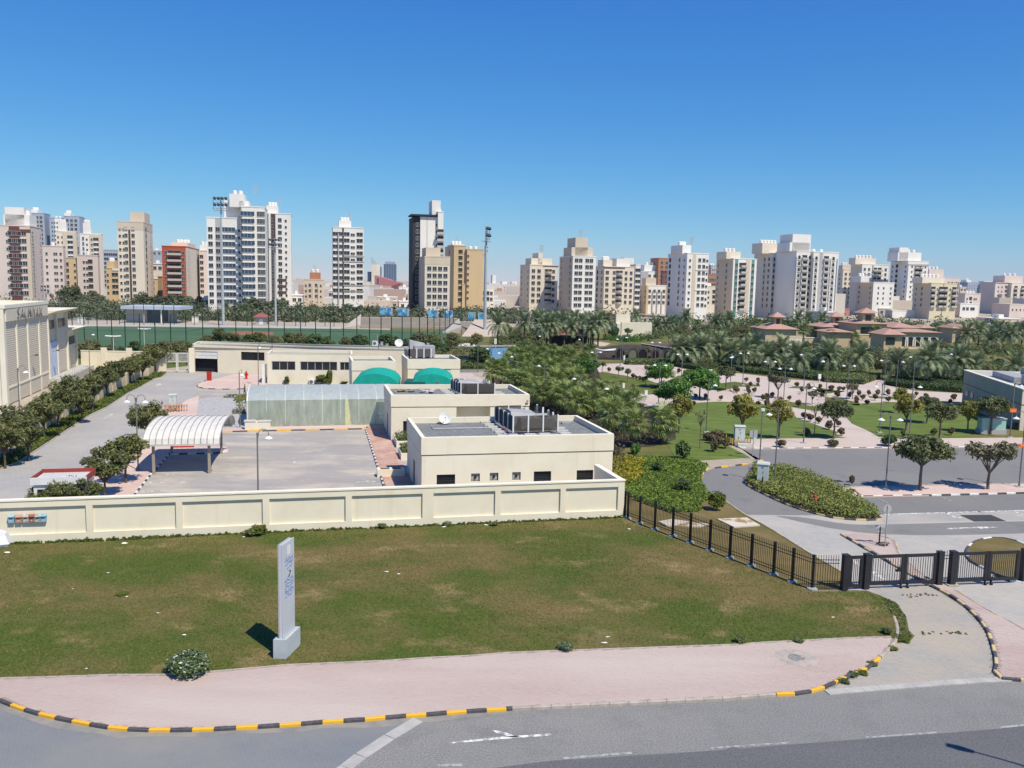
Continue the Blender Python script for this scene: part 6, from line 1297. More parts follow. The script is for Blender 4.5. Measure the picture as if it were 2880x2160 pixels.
belt = [(v,x,y,b_,h) for v,x,y,b_,h in [('A1',60,1010,1240,0),('A1',200,900,1240,0),('A1',300,1080,1260,0),('A1',480,1060,1290,0),('A1',640,1010,1290,0),('A1',800,980,1290,0),('A1',930,1110,1290,0),('A1',1060,1060,1310,0),('A1',1170,1180,1320,0),('A1',1270,1200,1330,0),('A1',1590,1060,1330,0),('A1',1690,1180,1330,0),('A1',1800,1090,1330,0),('A1',1930,1080,1340,0),
 ('A2',60,1110,1340,0),('A2',150,1070,1350,0),('A2',240,1200,1350,0),('A2',350,1100,1350,0),('A2',470,1180,1360,0),('A2',520,1090,1360,0),('A2',650,1100,1370,0),('A2',740,1200,1380,0),('A2',800,1070,1380,0),('A2',900,1100,1390,0),('A2',1040,1160,1390,0),('A2',1190,1110,1400,0),('A2',1290,1250,1400,0),('A2',1440,1260,1410,0),('A2',1590,1220,1420,0),('A2',1650,1290,1430,0),('A2',1780,1230,1430,0),('A2',1870,1260,1440,0),
 ('A3',330,1220,1400,0),('A3',440,1230,1400,0),('A3',560,1220,1390,0),('A3',660,1250,1380,0),('A3',800,1260,1370,0),('A3',1000,1240,1380,0),('A3',1080,1250,1390,0),('A3',1190,1260,1390,0),('A3',1320,1270,1390,0),('A3',1560,1250,1400,0),('A3',1700,1290,1400,0),('A3',1800,1280,1400,0),('A3',1950,1260,1410,0),('A3',2060,1280,1410,0),('A4',60,1030,1180,0),('A4',150,1010,1180,0),('A4',260,1010,1180,0),('A4',350,1060,1190,0),('A4',430,1100,1190,0)]]
refs = {'A1':'the maroon-trimmed tower','A2':'the red apartment block','A3':'the black and white banded tower','A4':'the bleacher end'}
cnt = {}
for i,(v,x,yt,yb,_) in enumerate(belt):
 p = g(v,x,yb);Y = p.y*R.uniform(1.0,1.10);p = at(v,x,yb,Y);H = at(v,x,yt,Y).z;cnt[v] = cnt.get(v,-1) + 1
 tree('belt',(p.x,Y,0),max(3.5,H),f'{nth(cnt[v])} dusty tree behind the field counted from {refs[v]}','dusty trees behind the sports field')
 if i % 2 == 0:
  Y2 = Y*R.uniform(1.03,1.12);q2 = at(v,x + R.uniform(-60,60),yb,Y2);cnt[v] += 1
  tree('belt',(q2.x,Y2,0),max(3.5,at(v,x,yt + R.uniform(20,90),Y2).z),f'{nth(cnt[v])} dusty tree behind the field counted from {refs[v]}','dusty trees behind the sports field')
for i,(v,x,yt,yb) in enumerate((('B1',130,70,130),('B1',690,40,110),('B1',960,40,180),('B1',1150,60,190),('B1',1800,60,120),('A2',800,1290,1430),('A2',620,1280,1420),('A2',1230,1270,1420),('A2',1430,1280,1420),('A2',1950,1290,1420))):
 p = g(v,x,yb);Hc = at(v,x,yt,p.y).z;far_palm('date',(p.x,p.y,0),max(1.8,Hc - 1.2),1.15,f'{nth(i)} grey date palm in the belt behind the sports field counted from the substation','date palms behind the sports field')
for i,(v,x,yt,yb,k) in enumerate((('B1',950,500,700,'mesq'),('B1',1100,560,720,'mesq'),('B1',1010,470,640,'mesq'),('B1',1250,530,660,'mesq'),('B1',1490,490,640,'dull'),('B1',1350,560,690,'dull'),('B1',1700,520,690,'acacia'),('B1',1830,490,700,'acacia'),('B1',1950,490,700,'mesq'),('B1',2080,500,640,'mesq'),('B1',1150,640,700,'dull'),('B1',1330,640,710,'dull'),
  ('B2',60,215,330,'dull'),('B2',330,150,330,'mesq'),('B2',480,60,330,'acacia'),('B2',620,120,330,'acacia'),('B2',790,130,330,'dull'),('B2',910,110,330,'acacia'),('B2',1080,150,330,'mesq'),('B2',1240,120,330,'acacia'),('B2',1350,120,330,'mesq'),('B2',1520,130,330,'dull'),('B2',1660,160,330,'dull'),('B2',1860,170,330,'mesq'),('B2',2000,150,330,'dull'),
  ('B3',60,140,330,'dull'),('B3',350,130,330,'dull'),('B3',450,160,330,'dull'),('B3',560,190,330,'dull'),('B3',720,100,330,'mesq'),('B3',830,130,340,'mesq'),('B3',950,230,370,'dull'),('B3',1010,280,380,'dull'),('B3',1090,120,320,'mesq'),('B3',1330,130,290,'mesq'),('B3',640,200,340,'dull'),('B3',880,200,350,'dull'))):
 p = g(v,x,yb);H = max(2.2,at(v,x,yt,p.y).z);tree(k,(p.x,p.y,0),H,f'{nth(i)} ' + dict(mesq='feathery pale tree',dull='dark bushy tree',acacia='olive brown tree')[k] + ' behind the long building counted from the substation','trees along the near side of the sports field')
grove = [(1420,1230),(1680,1340),(1640,1110),(2010,1310),(1330,980),(1550,1180),(1060,920),(1010,1090),(860,1020),(730,980),(610,985),(540,940),(370,860),(290,850),(480,830),(690,740),(870,790),(560,700),(420,640),(330,580),(250,560),(520,610),(620,640),(720,520),(700,600),(890,540),(930,600),(1150,540),(1160,610),(120,720),(30,730),(390,750),(800,690),(950,800),(640,830),(1000,830),(760,860),(930,960),(1120,1010),(460,560),(820,600),(1250,1010),(330,660),(220,640),(1090,640),(600,560),(1170,1080),(1440,1050)]
grove.sort(key=lambda q:-q[1])
for i,(x,y) in enumerate(grove):
 hz = 2.9 if y > 900 else 3.2;p = g('E1',x,y,hz);lab = f'{nth(i)} fan palm of the dense grove counted from the yellow ground cover'
 sz = R.uniform(1.15,1.4)
 (palm if i < 24 else far_palm)('fan',(p.x,p.y,0),hz - .45,sz,lab,'fan palms of the grove')
dat = [(80,235,520),(390,220,440),(700,240,470),(620,250,470),(935,270,470),(1165,270,480),(1250,215,480),(1060,230,430),(830,205,420),(760,200,400),(1340,200,400),(1690,130,260),(530,190,380),(1130,190,380),(980,170,360),(600,150,330),(2040,250,330),(1930,260,340)]
for i,(x,yc,yb) in enumerate(sorted(dat)):
 p = g('E1',x,yb);H = max(2.5,at('E1',x,yc,p.y).z)
 far_palm('date',(p.x,p.y,0),H,R.uniform(1.2,1.4),f'{nth(i)} tall date palm round the brown shelter counted from the floodlight mast','date palms by the shelter')
drow = [('B5',400,420,590),('B5',560,430,590),('B5',690,410,590),('B5',870,390,575),('B5',1155,470,620),('B5',1265,400,590),('B5',1420,500,640),('B5',1560,430,640),('B5',1735,510,700),('B5',2085,500,680),('B5',1000,470,590),('B5',640,450,560),('B5',460,480,580),('B6',20,470,660),('B6',375,500,700),('B6',790,590,750),('B6',1130,540,800),('B6',1470,550,790),('B6',1620,650,790),('B6',2110,620,790),('B6',1290,610,740)]
drow.sort(key=lambda q:V[q[0]][0] + q[1]/3.95)
for i,(v,x,yc,yb) in enumerate(drow):
 p = g(v,x,yb);H = max(1.6,at(v,x,yc,p.y).z)
 palm('date',(p.x,p.y,0),H,1.3 if x != 1130 else 1.45,f'{nth(i)} date palm behind the dark park hedge counted from the stone dome','date palms behind the park hedge',nf=44 if x != 1130 else 52) if i % 2 == 0 else far_palm('date',(p.x,p.y,0),H,1.3,f'{nth(i)} date palm behind the dark park hedge counted from the stone dome','date palms behind the park hedge')
for i,(v,x,yc,yb,k) in enumerate((('B6',60,270,380,'fan'),('B6',320,300,385,'fan'),('B6',560,230,400,'fan'),('B6',690,300,390,'fan'),('B6',1330,190,300,'fan'),('B5',1330,200,320,'fan'),('B5',1560,260,340,'fan'),('B5',1810,200,330,'fan'),('B5',1300,130,250,'fan'),('B5',1460,250,340,'fan'),('B5',1950,240,330,'fan'),('B5',2120,280,370,'fan'),('B6',1560,250,380,'date'),('B6',1700,230,380,'date'),('B6',1900,220,360,'date'),('B6',2050,250,370,'date'),('B6',2180,230,360,'date'),('B6',1830,320,400,'date'),('B5',1860,100,200,'date'),('B5',2020,90,200,'date'),('B5',1750,80,200,'date'),('B5',510,70,190,'date'),('B5',990,90,200,'date'),('B5',340,150,220,'date'),('B5',850,120,200,'date'))):
 p = g(v,x,yb);far_palm(k,(p.x,p.y,0),max(1.5,at(v,x,yc,p.y).z),1.5,f'{nth(i)} far palm around the tile-roofed villas in the park, listed from the walled garden','palms around the villas')
for v,x,yc,yb,k,H,lab in (('B5',235,700,830,'ficus',4.9,'round bright green tree nearest the dome plaza'),('B5',660,770,960,'ficus',5.3,'largest round bright green tree by the pink plaza'),('B5',380,910,1080,'ficus',4.9,'round bright green tree behind the yellowing slender tree'),('B4',1370,620,760,'ficus',4.6,'round bright green tree at the end of the palm grove'),
  ('B5',1130,1060,1400,'yellow',5.9,'yellowing feathery tree behind the tall grey cabinet'),('B5',430,1030,1340,'yellow',5.2,'slender leaning yellowing tree on the bright lawn'),('B5',1540,1150,1400,'yellow',5.2,'olive yellow tree behind the hedge island lamp'),('B5',950,680,860,'shade',4.6,'dark spreading tree standing on the plaza lawn strip'),('B5',720,610,680,'shade',3.6,'dark spreading tree behind the largest round tree'),
  ('B5',1530,770,950,'openk',4.6,'open-crowned grey tree with wide branches on the plaza'),('C5',1310,290,620,'shade',5.5,'umbrella-shaped shade tree on the pink walk by the gate road'),('C5',1900,240,610,'openk',5.3,'half-bare dusty tree on the pink walk beyond the shade tree'),('B5',2150,1130,1400,'shade',4.9,'low spreading shade tree at the diagonal path'),
  ('B6',1270,1130,1420,'shade',5.0,'shade tree on the east lawn next to the pavement'),('B6',1840,1120,1350,'shade',5.2,'broad dark shade tree before the green glazed box'),('B6',830,980,1120,'yellow',4.2,'forked yellowish tree at the back of the east lawn'),('B6',900,1010,1310,'yellow',5.2,'slender yellowish tree in the middle of the east lawn'),('B6',1130,1090,1230,'shade',4.0,'leaning dark tree in the middle of the east lawn'),('B6',1580,1130,1330,'yellow',4.6,'leaning thin tree before the dark grey building'),
  ('B6',305,850,960,'openk',2.8,'small pinkish grey tree by the clipped bushes'),('B5',1910,950,1020,'openk',2.5,'small bare pinkish bush tree on the plaza lawn'),('B5',1935,1150,1360,'bare',4.3,'thin leaning bare sapling at the lawn corner'),('B5',665,1200,1505,'bare',4.8,'bare sapling with a thin straight stem on the lawn'),
  ('B4',1735,640,720,'young',2.4,'small grey tree on the west lawn nearer the plaza'),('B4',1835,680,770,'young',2.8,'small grey tree on the west lawn with a straight stem'),('B4',2035,770,820,'young',2.2,'small grey tree beside the round green tree'),('B4',1555,590,670,'young',2.6,'dull bushy tree at the plaza edge by the grove'),('B4',2060,430,520,'young',3.6,'young tree in front of the dome arches'),('D5',865,380,570,'young',5.0,'dark green conical tree before the cream monument'),
  ('D5',1660,430,580,'young',3.6,'light green tree on the lawn behind the dome'),('B4',190,430,590,'dull',4.6,'dark green tree by the parked cars'),('B3',1385,350,510,'dull',4.0,'dark round tree beside the back lane'),('D5',1160,350,450,'dull',4.2,'dark bushy tree east of the cream monument'),('D5',600,330,470,'dull',4.0,'dark bushy tree west of the cream monument'),('B3',1760,190,290,'dull',3.6,'dark ball-shaped tree on the dry lawn')):
 p = g(v,x,yb);tree(k,(p.x,p.y,.02),H,lab,'park trees')
mass = [('B5',x,y,b_,k) for x,y,b_,k in ((550,230,310,'mesq'),(680,220,320,'mesq'),(800,230,320,'mesq'),(930,230,320,'mesq'),(1090,120,260,'mesq'),(1180,120,250,'mesq'),(1020,190,290,'dull'),(1130,240,320,'dull'),(1230,250,320,'dull'),(1850,310,400,'mesq'),(1980,310,420,'mesq'),(2100,330,430,'mesq'),(2190,340,430,'mesq'),(1650,470,600,'mesq'),(1930,500,640,'mesq'),(1860,500,610,'mesq'),(320,230,340,'young'),(60,180,260,'dull'),(160,140,230,'mesq'),(420,140,230,'mesq'),(480,110,210,'mesq'),(240,130,230,'mesq'),(620,130,220,'mesq'),(760,110,210,'mesq'),(1250,80,190,'mesq'),(1340,60,180,'dull'),(1690,60,180,'dull'),(1940,70,190,'dull'),(2100,80,180,'dull'))] + \
 [('B6',x,y,b_,k) for x,y,b_,k in ((130,420,560,'mesq'),(240,400,560,'mesq'),(560,400,540,'mesq'),(640,420,680,'mesq'),(700,430,560,'mesq'),(880,560,720,'dull'),(960,500,700,'mesq'),(1150,270,390,'dull'),(1210,300,400,'dull'),(1330,310,420,'mesq'),(1450,340,450,'mesq'),(1560,360,450,'dull'),(1680,350,460,'mesq'),(1780,380,460,'dull'),(1900,330,450,'mesq'),(2020,370,460,'mesq'),(2130,330,430,'mesq'),(1250,460,620,'mesq'),(1340,450,640,'mesq'),(1550,530,700,'mesq'),(1720,480,560,'dull'),(1930,490,600,'dull'),(1800,560,700,'mesq'),(1960,620,760,'mesq'),(1100,330,400,'dull'),(790,340,400,'dull'),(1480,300,390,'dull'),(1230,560,750,'dull'),(1010,640,750,'dull'))] + \
 [('E1',x,y,b_,k) for x,y,b_,k in ((190,200,330,'mesq'),(240,330,470,'mesq'),(460,290,470,'mesq'),(520,320,450,'dull'),(370,400,520,'dull'),(420,440,560,'dull'),(130,330,430,'mesq'),(490,240,380,'mesq'),(300,260,400,'mesq'),(1020,400,520,'mesq'),(1430,240,380,'dull'),(1750,210,330,'mesq'),(1830,220,350,'mesq'),(580,380,500,'mesq'),(200,440,560,'mesq'))]
for i,(v,x,yt,yb,k) in enumerate(mass):
 p = g(v,x,yb);H = max(2.0,at(v,x,yt,p.y).z);tree(k,(p.x,p.y,0),H,f'{nth(i % 60)} ' + ('feathery','bushy')[k != 'mesq'] + ' tree ' + dict(B5='in the middle park behind the plaza, listed from the dome side',B6='in the east park before the villas, listed from the walled garden',E1='among the tall date palms, listed from the floodlight mast')[v] if True else '','background park trees')
bm = [crown_mesh('foliage',L_mar,.55,.42,.42,16,60,.11,300 + s,.55,0)[0] for s in range(3)];bs = MB().tube([(0,0,-.05),(0,0,.3)],.05,6).mesh('stem',bark)
def bushes(v,pts,where,group,z=.02,sc=1.0):
 for i,(x,y) in enumerate(sorted(pts)):
  p = g(v,x,y + 26,z);s = sc*R.uniform(.72,1.0);t = thing('clipped_bush',f'{nth(i)} clipped maroon bush {where}','bush',p,R.uniform(0,6),group);t.scale = (s*R.uniform(.9,1.1),s*R.uniform(.9,1.1),s*R.uniform(.95,1.3))
  link('foliage',bm[i % 3],t);link('stem',bs,t)
bushes('B5',((75,610),(100,630),(430,645),(495,655),(510,665),(575,660),(540,655)),'on the dome plaza counted eastwards','clipped bushes on the dome plaza')
bushes('B5',((1180,740),(1225,790),(1310,755),(1310,790),(1740,795),(1795,855),(1870,800),(1880,830),(2000,815),(2010,855),(2120,830),(2125,855),(2020,910),(2190,905),(2140,990),(2200,1240)),'on the upper plaza strip counted from the dark spreading tree','clipped bushes on the upper strip')
bushes('B5',((1270,865),(1195,835),(1205,870),(1060,850),(1075,865),(900,945),(725,940),(615,920),(1060,945),(1365,945),(1410,918),(1470,915),(1660,948),(1310,1005),(1405,1025),(1755,1017),(1490,1040),(600,1010),(1560,975),(1415,965)),'along the crossing paths counted from the largest round tree','clipped bushes along the crossing paths')
bushes('B5',((1820,1150),(1890,1180),(2100,1270),(800,1425),(865,1455),(815,1515),(950,1480),(1850,1340),(1980,1200)),'on the bright lawn edge counted from the round trees','clipped bushes on the bright lawn',sc=1.25)
bushes('B4',((1630,630),(1725,610),(1780,620),(1895,700),(1935,710),(1975,725),(2010,740),(2040,610),(1750,815),(1895,830)),'round the west lawn counted from the grove','clipped bushes round the west lawn')
bushes('B6',((70,835),(160,840),(205,843),(145,912),(275,920),(375,895),(485,888),(590,888),(700,890),(830,893),(420,943),(350,965),(345,990),(90,990),(465,993),(230,1000),(555,945),(705,965),(1015,900),(1120,930),(1245,978),(1390,985),(1430,945),(1275,1015),(180,1335),(45,1270),(1210,1335),(1400,1335),(865,1345),(2120,1270)),'of the east plaza and lawn counted from the path mouth','clipped bushes of the east plaza')
def leaf_block(name,poly,h,n,size,m,seed,edge=0.0,bumpy=.25,base=True,z0=0.0,aspect=1.6):
 """leaf faces filling a bed up to the height h"""
 rng = np.random.default_rng(seed);P = scatter(poly,n,rng)
 hh = h*(1 + bumpy*(np.sin(P[:,0]*1.9 + seed)*np.cos(P[:,1]*1.3)*.6 + rng.normal(0,.5,len(P))));z = z0 + np.clip(hh,.02,None)*(1 - rng.random(len(P)) ** 2.2)
 C = np.stack([P[:,0],P[:,1],z],1);N = np.tile([0,-.1,1.0],(len(C),1)) + rng.normal(0,.35,(len(C),3))
 o = link(name,np_mesh(name,cards(C,N,size,aspect,rng=rng),len(C),m));o['kind'] = 'stuff';return o
def hedge(label,poly,h,n,seed,m=L_hedge,size=.22,group=None):
 rng = np.random.default_rng(seed);t = thing('hedge',label,'hedge',(0,0,0),0,group)
 MB().prism([(p.x,p.y) for p in poly],0,h*.88).build('hedge_body',mat('hedge_core',(0.025,0.035,0.014)),t)
 q = np.array([(p.x,p.y) for p in poly]);P = scatter(poly,n,rng);C = np.stack([P[:,0],P[:,1],h*(.86 + .16*rng.random(n))],1);N = np.tile([0,0,1.0],(n,1))
 per = np.linalg.norm(np.roll(q,-1,0) - q,axis=1);k = n // 2;idx = rng.choice(len(q),k,p=per/per.sum());u = rng.random((k,1));a_ = q[idx];c_ = np.roll(q,-1,0)[idx]
 S_ = a_*(1 - u) + c_*u;d = c_ - a_;nn = np.stack([d[:,1],-d[:,0]],1);nn /= np.linalg.norm(nn,axis=1,keepdims=True) + 1e-9
 C2 = np.concatenate([S_ + rng.normal(0,.06,(k,2)),(h*rng.random((k,1)))],1);N2 = np.concatenate([nn,np.full((k,1),.4)],1)
 C,N = np.concatenate([C,C2]),np.concatenate([N,N2]);o = link('foliage',np_mesh('foliage',cards(C,N,size,1.5,rng=rng),len(C),m),t);o['kind'] = 'stuff';return t
hedge('pale green clipped hedge before the stone dome',gp('D5',0,(815,1000),(860,1010),(1700,1012),(1700,960),(850,955)),.9,1800,1,L_mid)
hedge('dark hedge under the date palms east of the dome',gp('B5',0,(360,590),(700,650),(900,600),(1150,660),(1150,600),(700,560),(370,545)),.9,3000,2)
hedge('long dark hedge along the upper plaza edge',gp('B5',0,(1140,665),(1400,690),(1650,715),(1900,745),(2212,770),(2212,700),(1800,650),(1400,610),(1150,600)),.9,5500,3)
hedge('dark hedge with a bright end beside the hedge gap',gp('B6',0,(0,770),(420,795),(600,735),(610,715),(400,700),(0,680)),.9,3500,4,L_mid)
hedge('dark hedge from the gap to the dark grey building',gp('B6',0,(680,800),(850,830),(1100,858),(1520,888),(1560,800),(1200,760),(800,745),(690,770)),.9,5000,5)
leaf_block('island_ground_cover',[p for p in isl if True] + isl_top,.5,13000,.11,mat_leaf('island_leaf',[(0.127,0.18,0.0385),(0.23,0.264,0.066),(0.333,0.324,0.0935),(0.069,0.108,0.0264),(0.149,0.228,0.044)],.25),6,z0=.1)
leaf_block('red_border_plants',smoothline(gp('C4',.1,(1360,480),(1520,580),(1680,650),(1850,710),(2010,755)) + gp('C5',.1,(540,815),(760,838)),2) + list(reversed(smoothline(gp('C4',.1,(1390,470),(1540,550),(1700,620),(1860,675),(2030,720)) + gp('C5',.1,(560,780),(760,810)),2))),.28,4200,.09,mat_leaf('dark_red_leaf',[(0.035,0.025,0.02),(0.06,0.035,0.03),(0.025,0.02,0.014),(0.08,0.05,0.04)],.1),7,z0=.12)
gc = gp('C4',0,(140,300),(300,262),(600,270),(830,290),(960,335),(925,385),(893,470),(948,560),(1030,620),(900,660),(900,740),(620,745),(470,690),(340,640),(200,560),(130,500))
leaf_block('creeper_ground_cover',gc,.18,17000,.14,mat_leaf('creeper_leaf',[(0.0757,0.132,0.0203),(0.151,0.232,0.0364),(0.216,0.304,0.0567),(0.0475,0.0851,0.0142),(0.119,0.192,0.0304)],.3),8)
leaf_block('yellow_ground_cover',gp('C4',0,(135,290),(280,270),(420,310),(380,360),(400,440),(300,510),(180,490),(135,420)),.36,3200,.15,mat_leaf('yellow_leaf',[(0.364,0.325,0.026),(0.494,0.403,0.039),(0.208,0.234,0.026),(0.104,0.156,0.0195),(0.416,0.338,0.039)],.3),9)
grove_poly = gp('E1',0,(20,800),(300,760),(740,690),(1000,680),(1180,760),(1290,900),(1480,1040),(1800,1230),(2150,1450),(2100,1560),(1900,1620),(1560,1660)) + [Vector((10.2,74,0)),Vector((3.6,99,0))]
leaf_block('grove_undergrowth',grove_poly,.55,26000,.17,mat_leaf('brown_shrub_leaf',[(0.0675,0.06,0.033),(0.105,0.087,0.0525),(0.15,0.117,0.075),(0.045,0.048,0.024),(0.075,0.0825,0.033)],.15),10,bumpy=.6)
leaf_block('verge_ground_cover',verge + list(reversed(vn)),.32,9000,.15,mat_leaf('verge_leaf',[(0.07,0.119,0.0196),(0.14,0.196,0.0308),(0.224,0.266,0.042),(0.049,0.084,0.014)],.25),11)
leaf_block('back_shrubbery',gp('E3',0,(80,590),(500,585),(520,520),(300,500),(80,480)),.7,2500,.25,L_mid,12)
for i,pts in enumerate((((500,868),(770,870),(770,845),(560,848)),((620,900),(780,900),(780,870),(640,872)),((640,930),(770,930),(770,905),(660,908)),((640,985),(750,985),(750,925),(660,940)),((600,1045),(755,1045),(755,1012),(620,1018)))):
 leaf_block('flower_bed',gp('B2',.05,*pts),.35,260,.16,(L_hedge,mat_leaf('yellow_leaf',[]),L_mid,mat_leaf('white_bloom',[(0.6,0.6,0.55),(0.10,0.13,0.05),(0.7,0.7,0.65)]),L_mar)[i],20 + i,z0=.05)
for i,(fx,fy,w_,d_) in enumerate(((455,1420,2.4,3.6),(505,1560,1.8,3.2))):
 p = g('B3',fx,fy);leaf_block('planter_shrubs',[p + EX*.15 + EY*.15,p + EX*(w_-.15) + EY*.15,p + EX*(w_-.15) + EY*(d_-.15),p + EX*.15 + EY*(d_-.15)],.5,900,.13,L_mid,30 + i,z0=.6)
sm = {k:[crown_mesh('foliage',m,.5,.62,.5,40 if k == 'f' else 20,90 if k == 'f' else 60,sz,400 + s,.42,.2)[0] for s in range(2)] for k,m,sz in (('g',L_mid,.10),('d',L_hedge,.10),('m',L_mar,.10),('b',L_brt,.10),('y',mat_leaf('lime_leaf',[(0.10,0.14,0.02),(0.16,0.19,0.03),(0.06,0.09,0.015)],.3),.10),('f',mat_leaf('bloom_shrub',[(0.0525,0.0975,0.027),(0.09,0.15,0.045),(0.03,0.06,0.015),(0.12,0.18,0.06),(0.0525,0.0975,0.027),(0.6,0.6,0.6)],.2),.055))}
sst = MB().tube([(0,0,-.05),(.05,0,.4)],.03,5).tube([(0,0,0),(-.15,.1,.45)],.02,5).mesh('stem',bark)
def shrub(v,x,y,k,w_,h,lab,z=.02):
 p = g(v,x,y,z);t = thing('shrub',lab,'shrub',p,R.uniform(0,6));t.scale = (w_/1.3,w_/1.3,h/1.05);link('foliage',sm[k][R.randrange(2)],t);link('stem',sst,t)
shrub('C6',1620,835,'f',2.3,0.95,'large white-flowered bush at the lawn edge west of the pylon sign',.12)
shrub('W',1222,1404,'f',.9,.42,'low flowering bush at the lawn edge by the paper litter',.12);shrub('C8',210,470,'g',.8,.35,'low green bush at the lawn edge opposite the manhole',.12);shrub('C8',620,465,'g',.7,.2,'flat weed patch at the lawn edge near the corner',.12);shrub('C8',1240,405,'d',.7,.35,'green tuft at the corner edging of the lawn',.12);shrub('C8',1350,450,'y',1.1,.2,'weed tuft spilling on the driveway corner')
for i,(x,y) in enumerate(((1140,630),(1000,705),(1060,690),(930,750),(1285,520))):shrub('C8',x,y,'y' if i % 2 == 0 else 'd',.7,.17,f'{nth(i)} weed growing along the corner kerb counted towards the driveway')
shrub('C2',1130,990,'y',1.5,.7,'leafy weed bush against the boundary wall near the pylon sign',.12);shrub('C3',105,1245,'g',.8,.45,'small weed bush under the wall joint',.12);shrub('C3',670,1225,'g',.8,.35,'low weeds with a blue white bag under the wall',.12);shrub('C3',1070,1222,'g',.8,.3,'low weeds further along under the wall',.12);shrub('C1',2160,945,'g',1.0,.6,'creeper tuft at the foot of the wall',.12)
shrub('C6',1050,160,'y',.9,.12,'bright green tuft in the middle of the lawn',.11)
shrub('C4',740,280,'d',1.9,2.2,'tall dark shrub at the edge of the ground cover');shrub('C4',1030,720,'y',1.6,1.7,'lime green shrub beside the gate road kerb');shrub('C4',510,390,'d',1.3,1.1,'dark shrub rising from the creeper bed');shrub('C4',740,550,'d',1.9,1.2,'wide dark shrub at the road side of the creeper bed');shrub('C4',330,235,'g',1.3,1.3,'light green shrub where the brown undergrowth ends');shrub('E6',255,370,'b',1.2,1.5,'upright green shrub at the front block corner')
shrub('C5',720,635,'g',.9,.45,'small bush in a round pit at the end of the tree walk',.11);shrub('C5',725,560,'m',.6,1.0,'thin dry stems above the round pit bush',.11)
shrub('B5',1555,1490,'m',1.5,1.0,'dark low bush on the park pavement by the road bend',.1);shrub('B5',2150,1480,'d',1.5,.9,'dark low bush on the park pavement below the spreading tree',.1);shrub('B6',80,1485,'m',1.3,.9,'dark bush at the mouth of the wide path',.1);shrub('B6',700,1480,'d',2.2,1.6,'large dark bush on the park pavement behind the double lamp',.1);shrub('B5',860,1400,'m',1.9,1.2,'dark bush left of the striped bollards'.replace('left','west'));shrub('B5',760,1420,'m',1.6,1.1,'dark bush nearest the bare sapling')
shrub('B2',1600,715,'y',2.6,1.9,'dry creeper bush against the office wing wall');shrub('B2',1690,715,'y',1.2,3.0,'tall dry stems against the office wing wall');shrub('B2',1210,715,'y',1.0,1.6,'bare twigs between the condensers');shrub('B2',1850,720,'g',1.6,.7,'low shrub by the last condenser')
def clumps(name,poly,n,h0,h1,m,per,size,seed,w_=1.1):
 rng = np.random.default_rng(seed);P = scatter(poly,n,rng);H = rng.uniform(h0,h1,n)*(.7 + .5*rng.random(n));d = rng.normal(0,1,(n,per,3));d /= np.linalg.norm(d,axis=2,keepdims=True);d[:,:,2] = np.abs(d[:,:,2])
 r = rng.uniform(.35,1,(n,per,1)) ** .5;C = d*r*np.stack([H*w_*.7,H*w_*.7,H],1)[:,None,:]*.9;C[:,:,:2] += P[:,None,:]
 C = C.reshape(-1,3);o = link(name,np_mesh(name,cards(C,d.reshape(-1,3),size,1.7,rng=rng),len(C),m));o['kind'] = 'stuff';return o
q4 = lambda*p:[Vector((x,y,0)) for x,y in p]
clumps('distant_trees',q4((-330,345),(-100,335),(60,350),(60,420),(-330,430)),420,4,8.5,L_dark,60,.7,51)
clumps('distant_park_trees',q4((60,330),(150,318),(360,330),(420,380),(300,430),(60,410)),520,3,7.0,L_hedge,60,.6,52)
clumps('middle_park_scrub',gp('B5',0,(330,300),(900,230),(1300,250),(1300,320),(1000,330),(900,420),(400,420)),120,1.2,3.2,L_feath,70,.28,53)
clumps('middle_park_bushes',gp('B5',0,(1650,410),(2212,420),(2212,640),(1900,640),(1300,560),(700,540),(400,520),(900,470)),170,.8,2.6,L_hedge,70,.26,54)
clumps('east_park_bushes',gp('B6',0,(0,430),(600,430),(1000,480),(1300,420),(2212,400),(2212,480),(1700,520),(2212,620),(2212,760),(1560,760),(600,660),(0,640)),330,.8,3.0,L_mid,60,.30,55)
clumps('dome_side_bushes',gp('B5',0,(0,250),(300,190),(900,150),(1350,130),(1350,230),(900,230),(500,270),(0,310)),170,1.2,3.4,L_mid,60,.34,56)
clumps('grove_back_bushes',gp('E1',0,(0,420),(300,330),(560,330),(640,480),(400,560),(150,560)),90,1.2,3.2,L_mid,70,.28,57)
clumps('monument_bushes',gp('D5',0,(350,500),(700,470),(1300,480),(1300,560),(900,575),(480,545)),70,.8,2.0,L_brt,60,.24,58)
clumps('field_side_scrub',gp('N',0,(240,985),(1180,995),(1330,960),(1340,1010),(1150,1040),(240,1020)),260,.8,2.6,L_feath,60,.24,59)
clumps('far_side_scrub',gp('N',0,(140,889),(700,897),(1000,902),(1000,909),(700,905),(140,899)),230,1.0,3.6,L_dark,60,.4,64)
clumps('belt_undergrowth',gp('N',0,(-20,868),(1000,876),(1420,880),(1420,886),(700,888),(-20,880)),260,2,5,L_dark,60,.5,65)
clumps('north_lawn_bushes',gp('B1',0,(900,640),(1600,640),(1600,690),(900,700)),40,.8,1.6,L_mid,60,.2,60)
clumps('spilled_grass',gp('C8',0,(1195,150),(1310,195),(1370,290),(1390,390),(1425,430),(1390,465),(1325,470),(1322,400),(1296,290)),260,.04,.14,L_mid,12,.06,61)
wf = [WA - we*8,WB_,WB_ + wn*.32,WA - we*8 + wn*.32];clumps('wall_foot_grass',wf,900,.10,.30,mat_leaf('wall_grass',[(0.05,0.085,0.014),(0.085,0.13,0.022),(0.12,0.16,0.03)],.2),22,.10,66)
clumps('driveway_weeds',gp('C8',0,(1450,400),(1800,390),(1830,415),(1500,425)),16,.05,.14,L_mid,14,.06,62)
